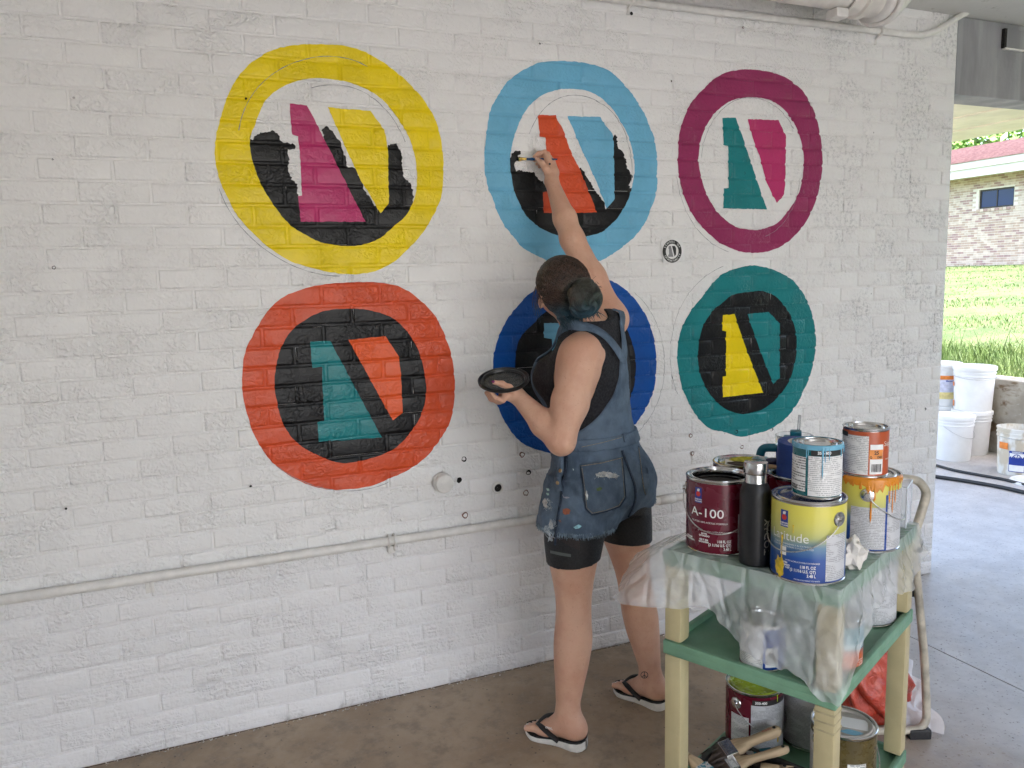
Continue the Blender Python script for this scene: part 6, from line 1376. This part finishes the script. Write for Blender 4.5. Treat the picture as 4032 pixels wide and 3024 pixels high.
# frayed hems
mm = MB(); rr = random.Random(12)
for kn, cen in ((dn, 0), (df, 1)):
    K = np.array(sorted(kn)); z = .750+.045*cen; cx, cy, a, b = [np.interp(z, K[:, 0], K[:, c]) for c in (1, 2, 3, 4)]; a += .016; b += .016; az = R_(AZ)
    for i in range(640):
        t = 6.2832*i/640+rr.uniform(-.01, .01); s_, f_ = math.cos(t)*a, math.sin(t)*b; p = np.array((cx+s_*math.sin(az)+f_*math.cos(az), cy-s_*math.cos(az)+f_*math.sin(az), z+rr.uniform(-.002, .004)))
        o_ = (leg_f if cen == 0 else leg_n); L = rr.uniform(.005, .016)
        if sdf_at(DPRIM, p[None, :], .03)[0] < .008: continue
        q = p+np.array((rr.gauss(0, .003), rr.gauss(0, .003), -L)); mm.tube([p+np.array((0, 0, .004)), (p+q)/2+np.array((rr.gauss(0, .0015), rr.gauss(0, .0015), 0)), q], [.0009, .0008, .0004], 4)
o = mm.build('frayed_hem', simple('blue_white_fray', (.20, .27, .33, 1), .9, 0, .3, 60, world=True), WOMAN, False, world=True); o['kind'] = 'stuff'
mm = MB()
for i in range(9):
    p = onY(2150+rr.uniform(-4, 10), 2070, -.60); mm.tube(spline([p, p+Vector((rr.uniform(-.006, .01), 0, -.015)), p+Vector((rr.uniform(0, .02), 0, -.03)), p+Vector((rr.uniform(.0, .03), 0, -.045-rr.uniform(0, .01)))], 4), .0007, 4)
mm.build('hanging_threads', fray, WOMAN, False, world=True)
# side opening of the shortalls with buttons
ribbon('side_placket', [np.array(p) for p in ((1.455, -.545, 1.03), (1.442, -.545, .98), (1.436, -.548, .92), (1.440, -.558, .885))], DPRIM, .024, .026, DENIM, .005)
for zz in (1.0, .955, .91):
    S, g = surf_path([np.array((1.448, -.548, zz)), np.array((1.447, -.549, zz-.001))], DPRIM, .030, 2); pq = Vector(S[0]); dz = Vector(g[0]).to_track_quat('Z', 'Y').to_matrix().to_4x4(); MB().lathe([(0, .002), (.006, .0018), (.0068, 0)], 14, M=Matrix.Translation(pq) @ dz).build('button', simple('brass_button', (.42, .30, .16, 1), .4, .9), WOMAN, True, world=True)
# ---- bike shorts under the denim
BIKE = simple('black_stretch', (.010, .010, .012, 1), .62, 0, .1, 80, .0006, 700, world=True)
bn = [(z, cx, cy, a+.004, b+.004, az) for z, cx, cy, a, b, az in leg_n if z >= .54]; bf = [(z, cx, cy, a+.004, b+.004, az) for z, cx, cy, a, b, az in leg_f if z >= .54]
def bike_keep(X, Y, Z): return np.maximum((.632+.010*np.sin((X-1.5)*9))-Z, Z-.93)
BK = garment('bike_shorts', T_core+glut+[vloft(bn, k=.03), vloft(bf, k=.03)], BIKE, .0040, bike_keep, .0045, ((1.38, -.67, .60), (1.92, -.24, .95)), .03); BKV = bvh_of(BK)
lay('reflective_bar', b2([(527, 1272), (590, 1285), (661, 1297), (660, 1316), (590, 1305), (526, 1290)]), BKV, .0012, simple('grey_reflective_bar', (.10, .115, .11, 1), .5, 0, .05, 20), step=8)
lay('mesh_panel', b2([(555, 1185), (720, 1195), (718, 1275), (650, 1245)]), BKV, .0010, simple('mesh_fabric', (.035, .026, .026, 1), .8, 0, .2, 300), step=10)
# ---- sandals
MID = M['white_foam']; TOPB = simple('black_footbed', (.012, .012, .013, 1), .6, 0, .15, 60, .0006, 400)
def sandal(Pq, lab, mark):
    e_side = []; prof = [(-.02, .030, 0), (.03, .038, 0), (.15, .041, .0), (.35, .036, -.002), (.50, .038, -.002), (.70, .049, 0), (.85, .050, -.002), (.96, .038, -.006), (1.035, .016, -.008)]
    n = 40; us = np.linspace(-.045, 1.055, n); W_ = lambda u: float(np.interp(u, [-.045, -.02, .03, .15, .35, .5, .7, .85, .96, 1.035, 1.055], [.004, .024, .036, .041, .036, .038, .049, .050, .038, .018, .004]))
    zb = lambda u: .004*max(0, (u-.8)/.25)**2*4+.003*max(0, (.05-u)/.1)+.0015; zt_ = lambda u: float(np.interp(u, [-.05, .1, .4, .75, 1.05], [.034, .031, .024, .020, .027])); tt = lambda u: float(np.interp(u, [-.05, .1, .4, .75, 1.05], [.043, .037, .029, .0235, .029]))
    V = []; F = []; c = np.array((1.65, -.47, 0))
    rows = [(1.0, zb, .90), (0, None, 1.0), (1, zt_, 1.03)]
    for u in us:
        w = W_(u); z0 = zb(u); z1 = zt_(u)
        for wv, z in ((-w*.9, z0), (-w*1.02, z0+(z1-z0)*.45), (-w, z1), (w, z1), (w*1.02, z0+(z1-z0)*.45), (w*.9, z0)): V.append(Pq(u, wv, z)-c)
    for i in range(n-1):
        for j in range(6): j2 = (j+1) % 6; F.append((6*i+j, 6*i+j2, 6*i+6+j2, 6*i+6+j))
    V.append(np.mean(V[:6], 0)); V.append(np.mean(V[6*n-6:6*n], 0)); F2 = [tuple(f) for f in F]
    o = pyd('sandal_sole', V, F2, MID, WOMAN, True); autosmooth(o, 50)
    V = []; F = []
    for u in us:
        w = W_(u)*.965; z1 = zt_(u)-.001; z2 = tt(u)
        for wv, z in ((-w, z1), (-w*.99, z2+.002), (-w*.80, z2-.002), (0, z2-.003), (w*.80, z2-.002), (w*.99, z2+.002), (w, z1)): V.append(Pq(u, wv, z)-c)
    for i in range(n-1):
        for j in range(6): F.append((7*i+j, 7*i+j+1, 7*i+8+j, 7*i+7+j))
    fb = pyd('sandal_footbed', V, F, TOPB, o, True); autosmooth(fb, 50)
    post = Pq(.80, -.018, .052)
    for sg, u1 in ((-1, .36), (1, .36)):
        A = [post, Pq(.70, sg*.022-.010, .072), Pq(.56, sg*.043, .066), Pq(.45, sg*.045, .046), Pq(u1, sg*.040, .028)]
        if sg < 0: A = [post, Pq(.72, -.034, .064), Pq(.58, -.048, .060), Pq(.46, -.046, .044), Pq(u1, -.040, .028)]
        mm = MB(); mm.tube([Vector(a)-Vector(c) for a in spline(A, 6)], [.0055+.0065*min(1, i/10) for i in range(25)], 10, flat=.36, up=(0, 0, 1)); mm.build('sandal_strap', TOPB, o, True)
    MB().tube([Vector(post-c)+Vector((0, 0, .002)), Vector(Pq(.81, -.018, .024)-c)], .0045, 8).build('toe_post', TOPB, o, True)
    return o
s1 = sandal(Pn, '', 1); s2 = sandal(Pf, '', 0)
V, F = text_mesh('crocs', .0125, bold=.0003)
pq = onY(2163, 2866, -.53); a_ = Vector(Pn(.45, -.04, .0)-Pn(.75, -.04, .0)).normalized(); up_ = Vector((0, 0, 1)); nrm = (CAM-pq).normalized(); aa = (Vector((.80, 0, -.42)) - nrm*Vector((.80, 0, -.42)).dot(nrm)).normalized(); bb = nrm.cross(aa)
MB().add([pq+aa*u+bb*v_+nrm*.012 for u, v_ in V], F).build('strap_print', ink_w, s1)
bpy.data.objects['strap_print'].data.transform(Matrix.Translation((-1.65, .47, 0)))
# ankle tattoo, nails
tat = simple('tattoo_ink', (.03, .04, .045, 1), .6); qf = lambda x, y: (2000+x/1.746, 2050+y/1.746)
ring = [(938+24*math.cos(t), 1061+22*math.sin(t)) for t in np.linspace(0, 6.283, 22)]
for pl in (ring, [(938, 1040), (938, 1083)], [(938, 1061), (922, 1076)], [(938, 1061), (954, 1077)]): stitch('tattoo_line', [qf(*p) for p in pl], BB, .0006, tat, .0012)
purple = simple('purple_nail', (.14, .01, .10, 1), .15, .3); e_ = np.array((1.264, -.4765, 1.2445))
bm = bmesh.new(); bmesh.ops.create_icosphere(bm, subdivisions=3, radius=1, matrix=Matrix.Translation(e_-np.array((1.65, -.47, 0))) @ Matrix.Rotation(R_(15), 4, 'Y') @ Matrix.Diagonal((.0085, .0065, .0052, 1))); bmo('thumb_nail', bm, purple, WOMAN, True)
nail = simple('toe_nail', (.62, .45, .40, 1), .3)
for Pq in (Pn, Pf):
    for v_, u1, r in ((-.028*1.1, .955, .0085), (-.011, .945, .006), (.0044, .915, .0055), (.0187, .875, .005), (.032, .825, .005)):
        bm = bmesh.new(); c_ = Pq(u1+.01, v_, .040)-np.array((1.65, -.47, 0)); bmesh.ops.create_icosphere(bm, subdivisions=2, radius=1, matrix=Matrix.Translation(c_) @ Matrix.Diagonal((r, r, r*.35, 1))); bmo('toe_nail', bm, nail, WOMAN, True)
# paint stains on the right hand
for (x, y, r, col) in ((522, 242, 7, (.01, .01, .012, 1)), (418, 255, 10, (.015, .05, .09, 1)), (405, 232, 6, (.10, .03, .03, 1))):
    pl = [(1850+(x+r*math.cos(t))/1.659, 500+(y+1.1*r*math.sin(t))/1.659) for t in np.linspace(0, 5.8, 10)]; lay('paint_stain', pl, BB, .0006, simple('hand_paint', col, .5), step=4)
pl = [(1850+x/1.659, 1400+y/1.659) for x, y in ((175, 212), (185, 206), (192, 214), (203, 210), (208, 216), (190, 222), (178, 220))]; lay('paint_stain', pl, BB, .0006, simple('hand_teal', (.12, .25, .28, 1), .6), step=4)
# face
eyem = simple('eye_white', (.7, .68, .66, 1), .2); iris = simple('iris', (.05, .10, .10, 1), .2); lipm = simple('lips', (.42, .14, .12, 1), .4)
for s in (-1, 1):
    c_ = HP(s*.031, .077, .000)-np.array((1.65, -.47, 0)); bm = bmesh.new(); bmesh.ops.create_icosphere(bm, subdivisions=3, radius=.0125, matrix=Matrix.Translation(c_)); bmo('eye', bm, eyem, WOMAN, True)
    c_ = HP(s*.031, .0865, .001)-np.array((1.65, -.47, 0)); bm = bmesh.new(); bmesh.ops.create_icosphere(bm, subdivisions=2, radius=.0048, matrix=Matrix.Translation(c_)); bmo('iris', bm, iris, WOMAN, True)
    MB().tube([HP(s*.014, .090, .020), HP(s*.030, .089, .026), HP(s*.048, .078, .020)], [.0022, .0028, .0012], 6).build('eyebrow', simple('brow_hair', (.04, .025, .02, 1), .8), WOMAN, True, world=True)
MB().tube([HP(-.022, .090, -.055), HP(0, .0985, -.0535), HP(.022, .090, -.055)], [.001, .0034, .001], 8, flat=1.2).build('mouth', lipm, WOMAN, True, world=True)

# ---- hair
k = N('brown_teal_hair'); v = k.pos(); x, y, z = k.sep(v)
uvn = k.noise(k.map(v, (1, 1, 1)), 30, 4, .6, 2.0)
bunc = HP(.002, -.140, .040); BUN = bunc
dx = k.math('DISTANCE', 0, 0) if False else None
vd = k.n.new('ShaderNodeVectorMath'); vd.operation = 'DISTANCE'; k.l(v, vd.inputs[0]); vd.inputs[1].default_value = tuple(bunc); dist = vd.outputs['Value']
brown = k.mix(k.ramp(uvn, .35, .65), (.020, .011, .009, 1), (.085, .050, .036, 1)); tealh = k.mix(k.ramp(uvn, .35, .65), (.014, .028, .024, 1), (.034, .068, .052, 1)); blueh = k.mix(k.ramp(uvn, .35, .65), (.012, .036, .056, 1), (.022, .070, .095, 1))
c1 = k.mix(k.math('MULTIPLY', k.ramp(dist, .085, .040), k.ramp(uvn, .3, .6, .35, 1)), brown, tealh); c1 = k.mix(k.ramp(z, 1.500, 1.455), c1, blueh)
wv = k.n.new('ShaderNodeTexWave'); k.l(v, wv.inputs[0]); wv.inputs['Scale'].default_value = 90; wv.inputs['Distortion'].default_value = 6; wv.inputs['Detail'].default_value = 3
k.set(Base_Color=c1, Roughness=.42, Specular_IOR_Level=.5, Normal=k.bump(wv.outputs[1], .0018, .7)); HAIR = k.m
hairp = [ell(HP(0, -.016, .026), (.083, .098, .089), HAZ, HEL, k=.02), ell(HP(0, -.062, -.030), (.060, .048, .060), HAZ, HEL, k=.03), cone(HP(-.02, -.078, -.070), HP(.03, -.080, -.062), .030, .032, k=.03)]
bunp = [ell(bunc, (.057, .044, .062), HAZ, HEL-.3, k=.02), ell(bunc+hu*.018-hs*.006, (.048, .038, .040), HAZ, HEL-.3, k=.012), cone(HP(0, -.10, .03), bunc, .034, .036, k=.02)]
def hair_keep(X, Y, Z):
    f = (X-HC[0])*hf[0]+(Y-HC[1])*hf[1]+(Z-HC[2])*hf[2]; u = (X-HC[0])*hu[0]+(Y-HC[1])*hu[1]+(Z-HC[2])*hu[2]; s = (X-HC[0])*hs[0]+(Y-HC[1])*hs[1]+(Z-HC[2])*hs[2]
    d = np.where(u > .02, f-.070, f-(.010+(u+.03)*1.1)); d = d-.0*s; ear = np.sqrt(((np.abs(s)-.082)/1.0)**2+(f+.006)**2+(u+.014)**2)-.030; return np.maximum(d, -ear)
def hwr(X, Y, Z): return .0016*np.sin((X*hs[0]+Y*hs[1])*240+Z*150)+.001*np.sin(Z*420+X*200)
garment('hair', hairp, HAIR, hwr, hair_keep, .0032, ((1.38, -.62, 1.38), (1.70, -.30, 1.68)), .02)
def swirl(X, Y, Z):
    px, py, pz = X-bunc[0], Y-bunc[1], Z-bunc[2]; s = px*hs[0]+py*hs[1]; u = px*hu[0]+py*hu[1]+pz*hu[2]; r = np.sqrt(s*s+u*u)+1e-4; th = np.arctan2(u, s); return .0034*np.sin(3*th+r*170)+.0012*np.sin(9*th+r*420)
garment('hair_bun', bunp, HAIR, swirl, lambda X, Y, Z: X*0-1, .0030, ((1.44, -.70, 1.38), (1.72, -.48, 1.65)), .02)
# strands combed back to the bun, nape tufts and wisps
mm = MB(); rr = random.Random(21)
for i in range(420):
    s0 = rr.uniform(-1, 1); a = rr.uniform(-.55, 1.35) ; f0 = .055*math.cos(a*.8); st = HP(.080*math.sin(s0*1.4), .02*math.cos(a)+.045*rr.uniform(.2, 1), .026+.085*math.cos(s0*1.4)*max(.1, math.cos(a-.5))) if rr.random() < .6 else HP(.082*math.copysign(1, s0)*rr.uniform(.8, 1), rr.uniform(-.05, .04), rr.uniform(-.02, .05))
    en = HP(.010+rr.uniform(-.018, .018), -.112, .020+rr.uniform(-.025, .025)); P = [np.array(st)+(np.array(en)-np.array(st))*t for t in np.linspace(0, 1, 7)]
    S = np.array(P); e = 1e-3
    for _ in range(5):
        d = sdf_at(hairp, S, .02); g = np.stack([(sdf_at(hairp, S+np.eye(3)[q]*e, .02)-d)/e for q in range(3)], 1); g /= np.linalg.norm(g, axis=1)[:, None]+1e-9; S = S-g*(d-.0012-.0010*rr.random())[:, None]
    mm.tube([Vector(p)-Vector((1.65, -.47, 0)) for p in spline([Vector(p) for p in S], 2)], rr.choice((.0009, .0014, .0019)), 4, caps=False)
for i in range(150):
    s0 = rr.uniform(-.055, .06); p = HP(s0, -.085-.02*rr.random(), -.045+rr.uniform(-.02, .02)); q = p+np.array((rr.gauss(.012, .018), rr.gauss(-.012, .010), -rr.uniform(.020, .055))); mm.tube([Vector(a)-Vector((1.65, -.47, 0)) for a in (p, (p+q)/2+np.array((0, -.006, .004)), q)], [.0016, .0013, .0003], 4, caps=False)
for i in range(46):
    t = rr.uniform(0, 6.283); b_ = bunc+hs*.045*math.cos(t)+hu*.050*math.sin(t); q = b_+np.array((rr.gauss(.006, .010), rr.gauss(-.004, .008), rr.gauss(.006, .012))); mm.tube([Vector(a)-Vector((1.65, -.47, 0)) for a in spline([Vector(b_), Vector((b_+q)/2+np.array((rr.gauss(0, .008), 0, rr.gauss(.006, .006)))), Vector(q)], 3)], .0005, 4, caps=False)
for i in range(26):
    p = HP(-.078*rr.uniform(.9, 1.05), rr.uniform(-.01, .03), rr.uniform(-.01, .06)); q = p+np.array((rr.gauss(-.004, .006), rr.gauss(.004, .006), -rr.uniform(.03, .09))); mm.tube([Vector(a)-Vector((1.65, -.47, 0)) for a in spline([Vector(p), Vector((p+q)/2+np.array((-.008, 0, 0))), Vector(q)], 3)], .0005, 4, caps=False)
for t0 in np.linspace(0, 6.283, 60, endpoint=False):
    P = []
    for q in range(9):
        t = t0+q*.32; r0 = 1.0-.085*q; o = bunc-hf*(.040*math.sqrt(max(0, 1-(r0*.97)**2))+.004)+hs*.050*r0*math.cos(t)+hu*(.056*r0*math.sin(t)+.004); P.append(Vector(o)-Vector((1.65, -.47, 0)))
    mm.tube(spline(P, 2), .0012, 4, caps=False)
o = mm.build('hair_strands', HAIR, WOMAN, False); o['kind'] = 'stuff'

# ---- what she holds
GOLD = simple('gold_ferrule', (.85, .58, .16, 1), .22, 1.0); BLUEH = simple('blue_brush_handle', (.006, .055, .16, 1), .25)
tip, end = Vector((1.566, -.006, 2.008)), Vector((1.686, -.098, 1.998)); X = (end-tip).normalized()
e = empty('artist_brush', tuple(tip), 0, 'small blue handled flat brush with gold ferrule in her raised hand', 'paint brush'); Lb = (end-tip).length
e.rotation_mode = 'QUATERNION'; Zb = (Vector((0, 0, 1))-X*X.z).normalized(); e.rotation_quaternion = Matrix((X, Zb.cross(X), Zb)).transposed().to_quaternion()
MB().tube([(0, 0, 0), (.006, 0, 0), (.014, 0, 0)], [.0075, .0080, .0062], 12, flat=1, up=(0, 0, 1)).build('bristles', gloss_black, e, True); MB().tube([(.006, 0, 0), (.018, 0, 0), (.036, 0, 0)], [.0088, .0062, .0044], 14).build('ferrule', GOLD, e, True)
MB().tube([(.035, 0, 0), (.060, 0, 0), (.10, 0, 0), (Lb, 0, 0)], [.0044, .0056, .0045, .0028], 12).build('handle', BLUEH, e, True)
lc_ = np.array((1.318, -.428, 1.236)); e = empty('can_lid_palette', tuple(lc_), face_cam(lc_[0], lc_[1]), 'black paint covered can lid she holds as a palette in her lower hand', 'can lid')
e.rotation_euler = (R_(20), R_(-3), face_cam(lc_[0], lc_[1]))
k = N('black_paint_on_lid'); v = k.obj(); k.set(Base_Color=(.018, .018, .019, 1), Roughness=.22, Normal=k.bump(k.noise(v, 45, 4, .6, 1.5), .005)); 
o = MB().lathe([(0, .0025), (.066, .0025), (.069, .0095), (.073, .0095), (.0745, .004), (.0775, .0035), (.0825, .0105), (.0845, .010), (.0840, .004), (.078, -.001), (.066, -.003), (0, -.003)], 56).build('lid', simple('black_lid_rim', (.020, .020, .021, 1), .35, .2, .1, 40), e, True); autosmooth(o, 35)
MB().lathe([(0, .0042), (.050, .0040), (.0665, .0030)], 40).build('paint_puddle', k.m, e, True)
